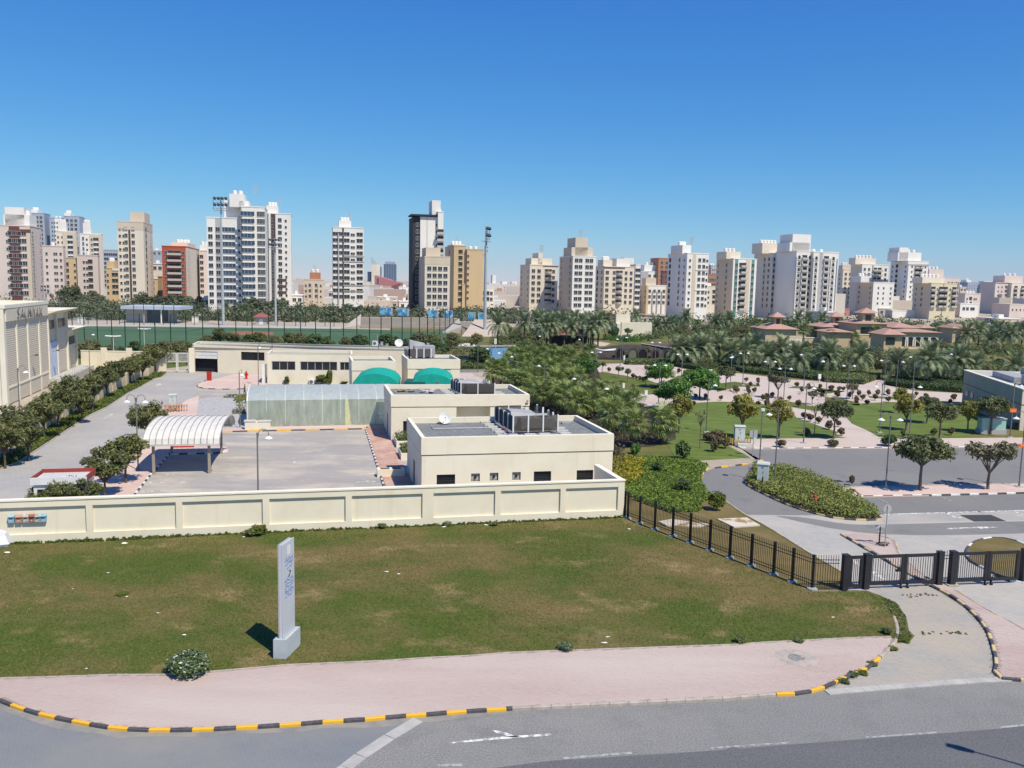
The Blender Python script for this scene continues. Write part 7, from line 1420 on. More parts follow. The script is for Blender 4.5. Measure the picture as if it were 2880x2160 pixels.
clumps('gate_weeds',gp('C8',0,(1330,140),(1600,110),(1620,140),(1380,165)),14,.05,.16,L_grey,14,.06,63)
rng = np.random.default_rng(77);P = scatter(lawn_poly,90000,rng);P = P[(np.abs(P[:,0]/P[:,1]) < .64)]
n = len(P);hgt = .035 + .05*rng.random(n)*(.6 + .8*(np.sin(P[:,0]*.5 + P[:,1]*.35) > -.2));a_ = rng.random(n)*6.28;wv_ = .018
wall_d = (P - np.array([WA.x,WA.y])) @ np.array([-wn.x,-wn.y]);hgt *= 1 + 2.2*np.exp(wall_d/.35)
dx,dy = np.cos(a_)*wv_,np.sin(a_)*wv_;lx,ly = rng.normal(0,.03,n),rng.normal(0,.03,n)
Vg = np.stack([np.stack([P[:,0] - dx,P[:,1] - dy,np.full(n,.11)],1),np.stack([P[:,0] + dx,P[:,1] + dy,np.full(n,.11)],1),np.stack([P[:,0] + lx,P[:,1] + ly,.115 + hgt],1)],1).reshape(-1,3)
def mat_blade():
 m,t,b = _nodes('grass_blade');b.inputs['Roughness'].default_value = .8;b.inputs['Specular IOR Level'].default_value = .1
 geo = t.nodes.new('ShaderNodeNewGeometry');k = _ramp(t,geo.outputs['Random Per Island'],[(0,(0.065,0.105,0.015)),(.6,(0.115,0.15,0.03)),(1,(0.17,0.175,0.05))]);d = _ramp(t,geo.outputs['Random Per Island'],[(0,(0.155,0.115,0.04)),(1,(0.30,0.225,0.10))])
 f = _ramp(t,_noise(t,0.16,5,(0.55,1.3,1,0.25),.6),[(.44,(0,0,0)),(.62,(1,1,1))]);t.links.new(_mix(t,f,k,d),b.inputs['Base Color']);return m
tag(link('lawn_grass',np_mesh('lawn_grass',Vg,n,mat_blade(),3)),kind='stuff')
# ================================================================ the city behind: every block a thing, its windows and balconies parts
wl = lambda n,c,k=.9:mat('tower_' + n,c,tuple(x*k for x in c),.12,.85,stretch=(1,1,.35))
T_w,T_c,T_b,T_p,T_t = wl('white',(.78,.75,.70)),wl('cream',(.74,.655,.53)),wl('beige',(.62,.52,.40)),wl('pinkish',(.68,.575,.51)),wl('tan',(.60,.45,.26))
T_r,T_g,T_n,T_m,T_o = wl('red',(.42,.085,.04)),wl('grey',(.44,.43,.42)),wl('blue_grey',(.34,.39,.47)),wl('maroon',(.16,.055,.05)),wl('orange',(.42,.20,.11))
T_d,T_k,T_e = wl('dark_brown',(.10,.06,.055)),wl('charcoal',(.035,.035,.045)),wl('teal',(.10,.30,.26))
wglass = mat('window_dark',(.035,.038,.045),(.02,.022,.028),.3,.2,spec=.5);wframe = mat('window_frame',(.50,.47,.43));wdark = mat('recess_dark',(.05,.045,.042),None,.5)
WM = {}
KD = dict(w=(1.9,1.8),W=(3.2,1.75),s=(1.0,1.1),t=(1.1,2.1),g=(5.0,1.7),G=(6.2,1.9),d=(2.3,2.0),b=(3.0,2.1),r=(4.0,2.0),a=(1.5,1.9),x=(1.5,1.7))
def win(k,fr):
 key = (k,fr.name)
 if key in WM:return WM[key]
 w_,h_ = KD[k];b = MB();gl = blueglass if k in 'gG' else wdark if k in 'dbr' else wglass;x0 = -w_/2
 if k == 'a':
  pts = [(x0,0)] + [(w_/2*math.cos(math.pi - math.pi*i/8),h_*.65 + h_*.35*math.sin(math.pi*i/8)) for i in range(9)] + [(w_/2,0)]
  b.add([(x,-.03,z) for x,z in pts],[tuple(reversed(range(len(pts))))],0)
  for (xa,za),(xb,zb) in zip(pts,pts[1:]):b.bar((xa,-.1,za),(xb,-.1,zb),.2,.2,1)
  b.box(-1.0,1.0,-.45,-.01,-.55,-.2,1)
 else:
  b.quad((x0,-.03,0),(w_/2,-.03,0),(w_/2,-.03,h_),(x0,-.03,h_),0);f = .13
  b.box(x0 - .05,w_/2 + .05,-.22,-.005,h_,h_ + f,1);b.box(x0 - .05,w_/2 + .05,-.22,-.005,-f,0,1)
  if k not in 'db':
   for x in ([x0,w_/2] + ([0] if w_ > 1 else []) + ([-w_/4,w_/4] if w_ > 4 else [])):b.box(x - .05,x + .05,-.14,-.004,0,h_,1)
  if k == 'b':b.box(x0 - .3,w_/2 + .3,-1.3,-.006,-.35,.75,1)
  if k == 'r':
   n = 8;p = [(x0 + w_*i/n,-1.7*math.sin(math.pi*i/n) - .01) for i in range(n + 1)];b.prism([(x0,-.01)] + p[1:-1] + [(w_/2,-.01)],-.35,.8,1)
 WM[key] = b.mesh('balcony' if k in 'br' else 'window',[gl,fr]);return WM[key]
def tower(label,v,xl,xr,yt,fp,wall,cols,xs=None,side='',fh=3.3,ang=13,roof=(),strips=(),bands=(),cap=None,frame=None,name='apartment_tower',tanks=3,D=None,z1=7.0,rowskip=(),sidewall=None,mast=False,top=1.6,trim=None):
 s = V[v][2];Y = fh*F/(fp/s);e = Vector((math.cos(math.radians(ang)),math.sin(math.radians(ang))));n = Vector((-e.y,e.x))
 at_dir = lambda x:(lambda d:Vector((d[0],d[1])))(ray(v,x,yt))
 d0 = at_dir(xl);P0 = d0*(Y/d0.y);H = CAMZ + ray(v,xl,yt)[2]*(Y/d0.y)
 def hit(p,dr,x):
  d = at_dir(x);den = dr.x*d.y - dr.y*d.x;return (p.y*d.x - p.x*d.y)/den
 W = hit(P0,e,xr);P1 = P0 + e*W
 if xs is not None:D = hit(P0 if xs < xl else P1,n,xs);D = min(max(D,4),60) if D > 0 else 16
 D = D or 16;sg = -1 if (xs is not None and xs < xl) else 1
 t = thing(name,label,'building',(P0.x,P0.y,0),math.radians(ang),'towers of the skyline');fr = frame or wframe
 MB().box(0,W,0,D,0,H).build('wall',wall,t)
 MB().box(-.15,W + .15,-.15,D + .15,H,H + .5).box(.3,W - .3,.3,D - .3,H + .01,H + .1).build('parapet',cap or wall,t)
 if cap:MB().box(-.08,W + .08,-.08,D + .08,H - 3.6,H - .01).build('top_band',cap,t)
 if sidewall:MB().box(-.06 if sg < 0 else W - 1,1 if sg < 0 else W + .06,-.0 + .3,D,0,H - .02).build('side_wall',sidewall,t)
 for f0,f1,m,pr in strips:MB().box(f0*W,f1*W,-pr,.5,0 if pr > 0 else 0,H - (.03 if pr < .5 else 3)).build('facade_strip',m,t)
 for f0,f1,m,a_,c_ in bands:MB().box(f0*W - .1,f1*W + .1,-.28,.5,H*a_,H*c_).build('facade_band',m,t)
 nr = max(1,int((H - z1 - top)/fh) + 1);cnt = 0
 for r in range(nr):
  z = H - top - fh*(r + 1) + .9
  if z < 3.5:break
  for f,k in cols:
   if cnt > 280 or (r,k) in rowskip:continue
   k2 = 's' if k == '.' else k;link('balcony' if k2 in 'br' else 'window',win(k2,fr),t,(f*W,-.01 - max([pr for a_,c_,m_,pr in strips if a_ <= f <= c_] or [0]),z));cnt += 1
  for j,k in enumerate(side):
   if k == ' ' or cnt > 290:continue
   f = (j + .5)/len(side);o = link('balcony' if k in 'br' else 'window',win(k,fr),t,(-.07 if sg < 0 else W + .07,(1 - f)*D if sg < 0 else f*D,z),-math.pi/2 if sg < 0 else math.pi/2);cnt += 1
  if trim:MB().box(-.2,W + .2,-.2,D + .2,z - 1.15,z - .85).build('floor_band',trim,t)
 for f0,f1,h,m in roof:MB().box(f0*W,f1*W,D*.15,D*.75,H + .1,H + h).build('penthouse',m,t)
 hr = max([h for f0,f1,h,m in roof] or [0]);fx = (roof[0][0] + .06,roof[0][1] - .06) if roof else (.2,.8)
 for i in range(tanks):MB().lathe([(.9,0),(1,.1),(1,1.7),(.6,2.0),(0,2.1)],10).build('water_tank',T_w,t,(W*(fx[0] + (fx[1]-fx[0])*(i+.5)/max(1,tanks)),D*.4,H + (roof[0][2] if roof else .1)))
 if mast:
  b = MB().tube([(0,0,0),(0,0,5)],.12,5)
  for k in range(3):b.bar((-.9,0,1.5 + k*1.2),(.9,0,1.5 + k*1.2),.12).box(-.9,-.6,-.2,.2,1 + k*1.2,2 + k*1.2).box(.6,.9,-.2,.2,1 + k*1.2,2 + k*1.2)
  b.build('antenna',T_g,t,(W*.55,D*.4,H + hr))
 return t,W,D,H
ev = lambda k,a,b,n:[(a + (b - a)*(i + .5)/n,k) for i in range(n)]
tower('pale tower with maroon balcony trims at the west end of the skyline','A1',-60,330,372,82,T_p,ev('s',.3,.38,1) + [(.47,'W'),(.63,'W'),(.82,'w')],460,'w s',roof=((.2,.95,5.2,T_w),(.25,.8,8.4,T_w)),strips=((.40,.70,T_m,.12),(.88,1,T_b,.1)),bands=((.4,1,T_m,.93,.965),),tanks=4)
tower('blue grey tower with stepped top behind the pale maroon-trimmed tower','A1',330,490,235,46,T_n,ev('w',.1,.9,3),300,'s',roof=((.0,.5,3,T_w),))
tower('slim blue and white tower between two blue grey towers','A1',548,690,290,46,T_n,ev('s',.1,.9,4),690,'',strips=((.4,.95,T_w,.1),),tanks=2)
tower('blue grey tower standing behind the curved beige block','A1',705,880,270,46,T_n,ev('w',.1,.9,3),690,'',roof=((.0,.4,3,T_w),))
tower('white and beige round-fronted block before the blue grey towers','A1',620,845,440,56,T_c,[(.1,'s'),(.3,'s'),(.7,'W')],870,'s',roof=((.1,.5,6,T_w),),strips=((.33,1,T_b,.3),(.55,.82,T_w,.5)))
tower('white and beige block beside its twin, nearer the tall beige tower','A1',885,1125,465,56,T_w,[(.15,'t'),(.32,'s'),(.55,'s'),(.75,'W')],1140,'',roof=((.15,.5,7,T_w),),strips=((.45,1,T_b,.3),(.62,.84,T_w,.5)))
tower('pink flat block behind the floodlight mast in the west','A1',455,700,602,71,T_p,[(.24,'s'),(.6,'s'),(.68,'s'),(.88,'s')],705,'',cap=None,tanks=1,top=1.8)
tower('orange tan block with a plain pink neighbour wall','A1',712,848,735,68,T_t,[(.2,'w'),(.85,'s')],None,tanks=0);tower('pink grey block with one balcony stack in the west','A1',852,1085,705,68,T_p,[(.33,'s'),(.47,'s'),(.63,'d')],1105,'',tanks=1)
tower('far flat grey block with wide dark windows','A1',1135,1300,645,48,T_n,ev('W',.1,1,3),None,tanks=0,roof=())
tower('tall beige tower with a stepped tan top','A1',1297,1590,332,73.5,T_c,[(.1,'s'),(.24,'s'),(.33,'x'),(.60,'x')],1690,'ds',cap=T_b,roof=((.46,1.0,5.3,T_b),),strips=((.42,.50,T_d,.02),),tanks=0)
tower('low yellow block with a white roof edge below the tall beige tower','A1',1175,1505,850,66,T_t,[(.06,'s'),(.3,'W'),(.55,'x'),(.68,'t'),(.88,'s')],1110,'W',cap=None,roof=((.0,.25,4,T_t),),tanks=2,bands=((.22,1.0,T_w,.95,1.0),))
tower('low tan block with a white parapet beside the red block','A1',1500,1750,940,66,T_t,ev('x',.05,.9,4),None,bands=((0,1,T_w,.93,1.0),),tanks=3)
tower('brick red apartment block with white balconies','A1',1797,2060,605,70,T_r,[(.16,'x'),(.38,'b'),(.66,'b'),(.88,'x')],2210,'x s',sidewall=T_c,roof=((.3,1,2.6,T_c),),tanks=4)
tower('pinkish brown block squeezed behind the red block','A2',318,412,655,64,T_p,[(.25,'w')],None,roof=((0,1,3.5,T_w),),tanks=2)
tower('big white tower with curved blue glass bays','A2',397,780,285,79,T_w,[(.105,'w'),(.32,'w'),(.62,'G'),(.94,'s')],None,roof=((.5,1.0,9,T_w),),tanks=0,top=3.6,D=22,strips=((.25,.40,T_g,.06),),bands=())
tower('blue glass bow-fronted tower section of the big white tower','A2',780,1045,165,79,T_w,[(.27,'G'),(.72,'t'),(.83,'t'),(.94,'t')],None,roof=((-.5,.12,6,T_w),(-.1,.3,3,T_w)),tanks=2,D=22,strips=((.04,.5,T_w,1.2),(0,.04,T_g,.3)),bands=((.0,.5,T_g,.55,.56),(.0,.5,T_g,.28,.29),(.0,.5,T_g,.83,.84)),mast=True)
tower('white tower with dark brown framed windows next to the blue glass tower','A2',1047,1335,240,68,T_w,[(.08,'x'),(.25,'x'),(.57,'w'),(.8,'.')],None,roof=((.05,.5,4.5,T_w),),strips=((.0,.40,T_d,.1),(.13,.22,T_w,.3)),bands=((.46,.8,T_d,.30,.325),(.46,.8,T_d,.235,.26),(.46,.8,T_d,.17,.195)),tanks=3,mast=True)
tower('small beige block with vertical fins and a brown side','A2',1478,1700,975,60,T_b,[(.1,'s'),(.3,'x'),(.62,'x'),(.85,'s')],1752,'',sidewall=T_t,roof=((.3,.85,4.5,T_o),),strips=((.18,.22,T_c,.6),(.43,.47,T_c,.6),(.72,.76,T_c,.6)),tanks=2,mast=True)
tower('slim white tower with broad black window bands','A3',143,485,395,68.5,T_w,[(.09,'W'),(.26,'W'),(.44,'W'),(.61,'s'),(.68,'s'),(.87,'W')],None,roof=((.2,.6,4,T_w),),strips=((.16,.2,T_g,.8),(.30,.355,T_k,.05)),bands=((.34,1.0,T_g,.66,.67),(.34,1.0,T_g,.595,.605),(.34,1.0,T_g,.31,.32),(.34,1.0,T_g,.24,.25)),D=20,mast=True)
def glass_block(label,v,x0,x1,yt,Y,m,D=40,extra=None,h=None):
 a_,c_ = at(v,x0,yt,Y),at(v,x1,yt,Y);t = thing('glass_tower',label,'building',(a_.x,Y,0),.1,'far glass towers');W = c_.x - a_.x;MB().box(0,W,0,D,0,a_.z).build('glass_wall',m,t)
 b = MB();
 for k in range(1,5):b.box(W*k/5 - .3,W*k/5 + .3,-.4,0,0,a_.z)
 b.build('mullions',T_n,t);return t,W,a_.z
fg = mat('hazed_far_glass',(.10,.14,.20),(.07,.10,.15),.02,.3)  # bluish distance haze put into the glass colour
t,W,H = glass_block('far haze-blue glass tower with a pale crown beside the slim banded tower','A3',527,640,885,1500,fg);MB().box(W*.42,W*1.25,-8,30,0,H*1.42).build('pale_shaft',T_c,t);b = MB()
for k in range(5):b.bar((W*(.42 + .12*k),0,H*1.3),(W*(.42 + .12*k),0,H*(1.85 - .08*k)),1.2)
b.build('crown_spires',T_n,t);MB().box(W*.9,W*1.3,-6,30,0,H*1.3).build('blue_wing',fg,t)
t,W,H = glass_block('far round-topped dark glass tower','A3',708,842,800,1700,fg);MB().box(W*.1,W*.9,5,30,H,H + 5).build('top_plate',T_n,t)
pk = wl('rose',(.50,.20,.19));a_ = at('A3',605,1110,1200);c_ = at('A3',895,1110,1200);zt_ = at('A3',620,925,1200).z;ze_ = at('A3',890,1010,1200).z
t = thing('rose_office_building','rose pink wedge-shaped office building with striped windows','building',(a_.x,1200,0),.05);W = c_.x - a_.x
MB().add([(0,0,0),(W*.9,0,0),(W*.9,40,0),(0,40,0),(0,0,zt_),(W,-6,ze_),(W,40,ze_),(0,40,zt_)],[(0,1,5,4),(1,2,6,5),(2,3,7,6),(3,0,4,7),(4,5,6,7)]).build('wall',pk,t)
MB().box(W*.10,W*.27,-1,0,0,zt_*.82).build('glass_curve',fg,t)
for k in range(5):MB().box(W*.33,W*.8,-1,0,zt_*(.12 + .13*k),zt_*(.18 + .13*k)).build('window',fg,t)
tower('tall black-sided tower with a flat roof canopy','A3',1115,1310,285,73,T_w,[(.95,'s')],None,strips=((.36,.42,T_b,.05),),tanks=0,D=20,roof=((.7,1.2,9,T_w),))
t,W,D,H = tower('black glass stair flank of the tall canopy tower','A3',1032,1112,290,73,T_k,[(.65,'x')],None,tanks=0,D=18);MB().box(-W*.3,W*3.4,-2,12,H + 1.2,H + 1.9).build('roof_canopy',T_k,t)
tower('white balcony flank of the tall canopy tower','A3',1312,1372,225,73,T_w,[(.5,'b')],None,tanks=2,D=18,top=8)
tower('cream block with a tan top and four window columns','A3',1165,1445,722,77,T_c,ev('w',.07,.93,4),1095,'',cap=T_b,roof=((.08,.66,4.6,T_b),),tanks=0,top=3.8,sidewall=T_b)
tower('tan tower with slanted dark balconies','A3',1490,1622,600,66,T_t,[(.55,'d')],1390,'d',roof=((.0,1,1.2,T_c),),tanks=3,mast=True);tower('tan wall slab with a small window column beside the slanted balconies','A3',1625,1818,640,66,T_t,[(.12,'s')],None,tanks=2,strips=((0,.05,T_d,.05),))
tower('low yellow tan block before the tan tower','A3',1580,1765,1030,66,T_t,[(.33,'s'),(.62,'s')],None,strips=((.25,.42,T_c,.15),),tanks=2);tower('low white block with open balconies by the right floodlight mast'.replace('right','eastern'),'A3',1768,1935,1062,64,T_w,[(.25,'d'),(.55,'d'),(.82,'x')],None,tanks=0)
tower('far white block with a pointed roof box','A3',1880,2010,1015,30,T_w,ev('s',.05,.95,5),None,roof=((.3,.6,10,T_w),),tanks=0);tower('far pinkish white block group behind the cream balcony tower','A3',2025,2300,1030,30,T_p,ev('s',.03,.97,8),None,roof=((.0,.2,4,T_w),(.4,.6,4,T_w)),tanks=0)
tower('cream tower with curved balconies and a red roof brim','A4',470,805,535,71,T_c,[(.13,'w'),(.33,'w'),(.66,'r'),(.85,'x')],355,'s s',roof=((.1,.85,4,T_c),(.35,.5,7,T_c)),bands=((.48,1.03,T_m,.985,1.0),),tanks=0,mast=True)
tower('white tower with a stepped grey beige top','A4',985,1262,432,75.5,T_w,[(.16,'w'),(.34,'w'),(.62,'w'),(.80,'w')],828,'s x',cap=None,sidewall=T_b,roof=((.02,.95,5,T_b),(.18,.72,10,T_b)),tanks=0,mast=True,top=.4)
tower('cream tower with a red brim and central balconies','A4',1362,1720,555,69.5,T_c,[(.1,'w'),(.33,'x'),(.5,'r'),(.73,'x'),(.9,'x')],1255,'dx',roof=((.0,.3,4,T_c),(.45,.9,5,T_w)),bands=((-.02,.68,T_m,.975,1.0),),tanks=4)
tower('white slab rising behind the red-brimmed cream tower','A4',1735,1795,530,66,T_w,[(.5,'W')],None,roof=((-2,.0,4,T_w),),tanks=0,D=20);tower('far white and grey block with dark windows','A4',1800,2050,610,52,T_w,ev('w',.3,1,3),None,roof=((.2,.9,5,T_w),),tanks=2,strips=((.0,.35,T_g,.1),));tower('brown brick block behind the white corner tower','A4',2010,2150,455,52,T_o,[(.3,'w'),(.7,'w')],None,tanks=0);tower('maroon brick block with white windows','A4',2050,2150,610,52,T_m,ev('x',.1,.9,3),None,tanks=0)
tower('low tan and white block with tall fins','A4',1865,2115,780,66,T_w,ev('x',.05,.95,4),1790,'s s',sidewall=T_b,strips=((0,.1,T_t,.1),(.28,.32,T_g,.6),(.5,.54,T_g,.6),(.72,.76,T_g,.6),(.92,1,T_t,.1)),roof=((.0,.5,4.5,T_b),),tanks=0)
tower('white corner tower with a shaded west flank','A5',300,550,300,73,T_w,[(.14,'s'),(.58,'x'),(.78,'x'),(.93,'s')],80,'d xs',strips=((.26,.42,T_b,.1),),bands=((.4,1,T_c,.75,.76),(.4,1,T_c,.44,.45)),roof=((-.1,.3,4.5,T_w),),tanks=3,mast=True)
tower('orange brown block in the gap beside the white corner tower','A5',545,650,545,56,T_o,ev('x',.1,.9,3),None,tanks=0);tower('low cream block in the gap beside the white corner tower','A5',525,640,680,60,T_c,[(.2,'s'),(.75,'d')],None,tanks=3);tower('far grey block top between two towers','A5',575,662,440,44,T_g,ev('s',.1,.9,3),None,tanks=2)
tower('grey beige tower with green window strips','A5',832,1103,362,70,T_w,[(.14,'x'),(.34,'d'),(.45,'b'),(.84,'x')],640,'s x ',sidewall=T_b,strips=((.075,.2,T_e,.12),(.78,.9,T_e,.12),(.55,.72,T_b,.1)),roof=((-.2,.4,4,T_c),),tanks=3)
tower('ornate white tower with arches and many balconies','A5',1275,1555,300,66,T_w,[(.12,'a'),(.34,'b'),(.54,'b'),(.84,'a')],1075,'a aw',sidewall=T_c,roof=((-.3,.5,6,T_c),),strips=((.0,.03,T_w,.7),(.22,.25,T_w,.7),(.43,.46,T_w,.9),(.66,.70,T_w,.7),(.97,1,T_w,.7)),tanks=5)
tower('ornate white tower with green arched windows and a tall roof box','A5',1560,1745,275,69,T_w,[(.18,'a'),(.52,'b'),(.84,'a')],None,roof=((-.25,1.0,5,T_w),(-.1,1.05,9.5,T_w)),strips=((.0,.04,T_w,.7),(.34,.38,T_w,.7),(.68,.72,T_w,.7)),tanks=2,D=22);tower('ornate white twin tower with a grey stair flank','A5',1755,2045,285,69,T_w,[(.12,'a'),(.52,'b'),(.8,'a')],None,strips=((.25,.38,T_g,.1),(.0,.03,T_w,.7),(.42,.44,T_w,.7),(.68,.71,T_w,.7),(.95,.98,T_w,.7)),tanks=2,D=22)
tower('beige block behind the banded white block','A6',130,240,320,53,T_c,[(.3,'x'),(.75,'x')],60,'s',roof=((.0,.9,3,T_b),),tanks=3);tower('shaded plain brown block below the beige one','A6',105,225,430,50,T_b,ev('s',.1,.9,3),40,'',tanks=0,ang=30)
tower('white block with grey floor bands and dark balconies','A6',350,660,262,55,T_w,[(.1,'x'),(.26,'x'),(.48,'b'),(.65,'b'),(.88,'x')],220,' ',trim=None,sidewall=T_c,roof=((-.2,.55,4.5,T_c),),tanks=5,strips=((.38,.43,T_g,.4),),bands=((-.02,.35,T_g,.80,.81),(-.02,.35,T_g,.62,.63),(-.02,.35,T_g,.44,.45)))
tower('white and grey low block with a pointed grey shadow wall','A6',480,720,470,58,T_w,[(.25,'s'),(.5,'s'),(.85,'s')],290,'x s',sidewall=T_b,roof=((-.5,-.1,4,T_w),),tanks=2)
tower('tall white tower with stepped roof boxes in the east','A6',880,1115,225,57,T_w,[(.2,'s'),(.45,'b'),(.62,'b'),(.86,'s')],680,'sd s',roof=((-.4,.75,6,T_w),(-.35,.1,9,T_w)),strips=((-.02,.1,T_w,.9),),bands=((0,1,T_g,.925,.955),),tanks=4)
tower('cream yellow block with small balconies','A6',1145,1445,480,63,mat('tower_straw',(.68,.60,.42)),[(.09,'b'),(.25,'s'),(.39,'b'),(.56,'b'),(.74,'s'),(.9,'b')],945,'sx ',sidewall=T_b,roof=((-.25,.6,3.6,T_c),),strips=((.47,.49,T_d,.05),),tanks=5)
tower('pale beige block with side fins behind the cream yellow block','A6',1140,1475,410,52,T_p,[(.62,'s'),(.75,'s'),(.9,'s')],None,roof=((.0,.5,6,T_p),),strips=((.7,.71,T_g,.8),(.82,.83,T_g,.8),(.95,.96,T_g,.8)),tanks=3)
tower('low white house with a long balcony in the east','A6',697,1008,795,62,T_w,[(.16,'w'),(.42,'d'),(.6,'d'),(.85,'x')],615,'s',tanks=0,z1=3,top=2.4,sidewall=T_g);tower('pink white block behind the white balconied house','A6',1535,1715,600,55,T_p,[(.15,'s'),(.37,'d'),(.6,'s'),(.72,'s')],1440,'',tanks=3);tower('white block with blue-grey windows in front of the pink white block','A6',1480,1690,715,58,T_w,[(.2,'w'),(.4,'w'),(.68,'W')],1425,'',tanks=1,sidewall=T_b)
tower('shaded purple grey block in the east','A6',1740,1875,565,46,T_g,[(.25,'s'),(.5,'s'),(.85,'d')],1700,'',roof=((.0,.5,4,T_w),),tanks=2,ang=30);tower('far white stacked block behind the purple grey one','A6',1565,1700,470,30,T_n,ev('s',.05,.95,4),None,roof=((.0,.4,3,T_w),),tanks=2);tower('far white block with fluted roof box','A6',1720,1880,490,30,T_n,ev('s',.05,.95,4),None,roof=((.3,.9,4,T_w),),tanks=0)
tower('grey pink tower with a maroon roof edge at the east end','A6',1885,2070,470,48,T_p,[(.2,'s'),(.42,'s'),(.68,'w')],None,tanks=0,sidewall=None,bands=((0,1,T_m,.985,1),),roof=((.7,1.6,3,T_w),));tower('cream balconied tower at the very east end','A6',2072,2330,480,48,T_c,[(.2,'b'),(.5,'b'),(.8,'s')],None,roof=((-.2,.6,6,T_p),),tanks=3,D=20);tower('low rose grey block at the foot of the eastern tower','A6',2050,2300,725,55,T_p,ev('s',.05,.95,5),None,tanks=0)
tower('red plinth shop row with arches below the red-brimmed tower','A4',1395,1520,1130,75,T_r,[(.5,'w')],None,tanks=0,top=3,z1=2,name='shop_block');tower('rose shop block below the ornate tower','A6',30,205,775,60,wl('dull_rose',(.42,.20,.18)),ev('s',.1,.9,4),None,tanks=0,z1=3,name='shop_block')
for i,(v,x0,x1,yt,yb,Y,m) in enumerate((('A3',495,640,1110,1250,760,T_w),('A3',760,1030,1130,1250,800,T_w),('A3',880,1030,1060,1250,820,T_w),('A3',640,860,1170,1260,680,T_b),('A3',670,880,1215,1290,560,T_t),('A3',880,1030,1220,1290,540,T_w),('A2',1345,1460,1150,1280,470,T_w),('A2',1350,1450,1085,1200,800,T_w),('A2',1760,1815,1100,1250,600,T_b),('A2',370,500,1170,1330,400,T_w),('A1',1690,1800,800,1000,520,T_c),('A1',1690,1790,650,900,760,T_n),('A3',1935,2133,1200,1290,700,T_w),('A4',0,345,960,1060,650,T_w),('A4',765,830,960,1120,480,T_c),('A6',1480,1560,525,640,900,T_b),('A6',540,700,770,900,560,T_g),('A6',1880,2212,890,960,470,T_b),('A5',1880,2010,980,1060,430,T_n))):
 a_,c_ = at(v,x0,yt,Y),at(v,x1,yt,Y);t = thing('low_house',f'{nth(i)} low flat house in the skyline gaps, ' + ('pale','darker')[m in (T_b,T_t,T_n)] + ' walls','building',(a_.x,Y,0),.2,'low houses between the towers');W = c_.x - a_.x
 MB().box(0,W,0,14,0,a_.z).build('wall',m,t);MB().box(-.3,W + .3,-.3,14.3,a_.z,a_.z + .6).build('parapet',T_w,t);n = max(2,int(W/5))
 for k in range(n):link('window',win('w',wframe),t,(W*(k+.5)/n,-.02,a_.z - 3.2))
 MB().box(W*.3,W*.5,3,8,a_.z,a_.z + 2.5).build('roof_box',T_w,t)
rng = np.random.default_rng(8);b = MB()
for i in range(900):
 Y = rng.uniform(520,2600);x = rng.uniform(-.66,.66)*Y;w_,d_,h = rng.uniform(9,26),rng.uniform(9,22),rng.choice([4,7,7,10,10,13])*rng.uniform(.9,1.1);b.box(x,x + w_,Y,Y + d_,0,h)
 if rng.random() < .6:b.box(x + w_*.3,x + w_*.55,Y + 2,Y + 7,h,h + 2.6)
tag(b.build('distant_city',mat_island('distant_walls',[(.66,.62,.56),(.55,.47,.38),(.72,.70,.67),(.48,.45,.42),(.60,.52,.44),(.40,.24,.18)])),kind='stuff')
steel = mat('mast_steel',(.42,.45,.47),None,1,.5)
for i,(v,xb,yb,xt,yt,n,bw_,side_) in enumerate((('A2',585,1475,535,50,4,1,0),('A2',1168,1470,1135,515,4,.8,0),('B1',522,240,490,-110,3,.7,0),('A3',1830,1590,1835,380,4,1,1),('A3',1820,1400,1810,600,4,.8,1))):
 p = g(v,xb,yb);H = at(v,xt,yt,p.y).z;t = thing('floodlight_mast',('tall floodlight mast in front of the white and blue glass tower','floodlight mast before the brown-framed white tower','floodlight mast behind the substation','tall floodlight mast seen edge-on at the bleacher end','farther edge-on floodlight mast behind the tall one')[i],'floodlight',p,1.35 if side_ else .05,'floodlight masts')
 MB().tube([(0,0,0),(0,0,H*.5),(0,0,H)],[.55*bw_,.42*bw_,.25*bw_],10).build('pole',steel,t);w_ = 2.6*bw_
 b = MB()
 for z in (H - 4.2*bw_,H - 2.2*bw_,H - .3*bw_):b.bar((-w_,-.3,z),(w_,-.3,z),.18)
 for x in (-w_,0,w_):b.bar((x,-.3,H - 4.4*bw_),(x,-.3,H),.14)
 b.box(-w_,w_,-.9,.9,H - 4.9*bw_,H - 4.75*bw_).bar((-w_,-.9,H - 3.9*bw_),(w_,-.9,H - 3.9*bw_),.07).build('lamp_frame',steel,t)
 for r in range(2):
  for k in range(n):o = MB().lathe([(.1,.5),(.35,.3),(.62,0),(.55,-.05),(0,-.05)],10).build('flood_lamp',mat('lamp_dark',(.07,.08,.10)),t,(-w_ + 2*w_*(k+.5)/n,-.7,H - (.7 + 2.2*r)*bw_));o.rotation_euler = (math.radians(115),0,0);o.scale = (bw_,)*3
fpost = mat('fence_green',(.012,.04,.025));
def netfence(label,posts,H,wires=(.5,1),group=None):
 t = thing('net_fence',label,'fence',posts[0]);o0 = posts[0]
 for p in posts:MB().tube([(0,0,0),(0,0,H)],.12,6).build('post',fpost,t,p - o0)
 for f in wires:
  for a_,c_ in zip(posts,posts[1:]):MB().bar((*(a_ - o0).xy,H*f),(*(c_ - o0).xy,H*f),.05).build('wire',fpost,t)
 return t
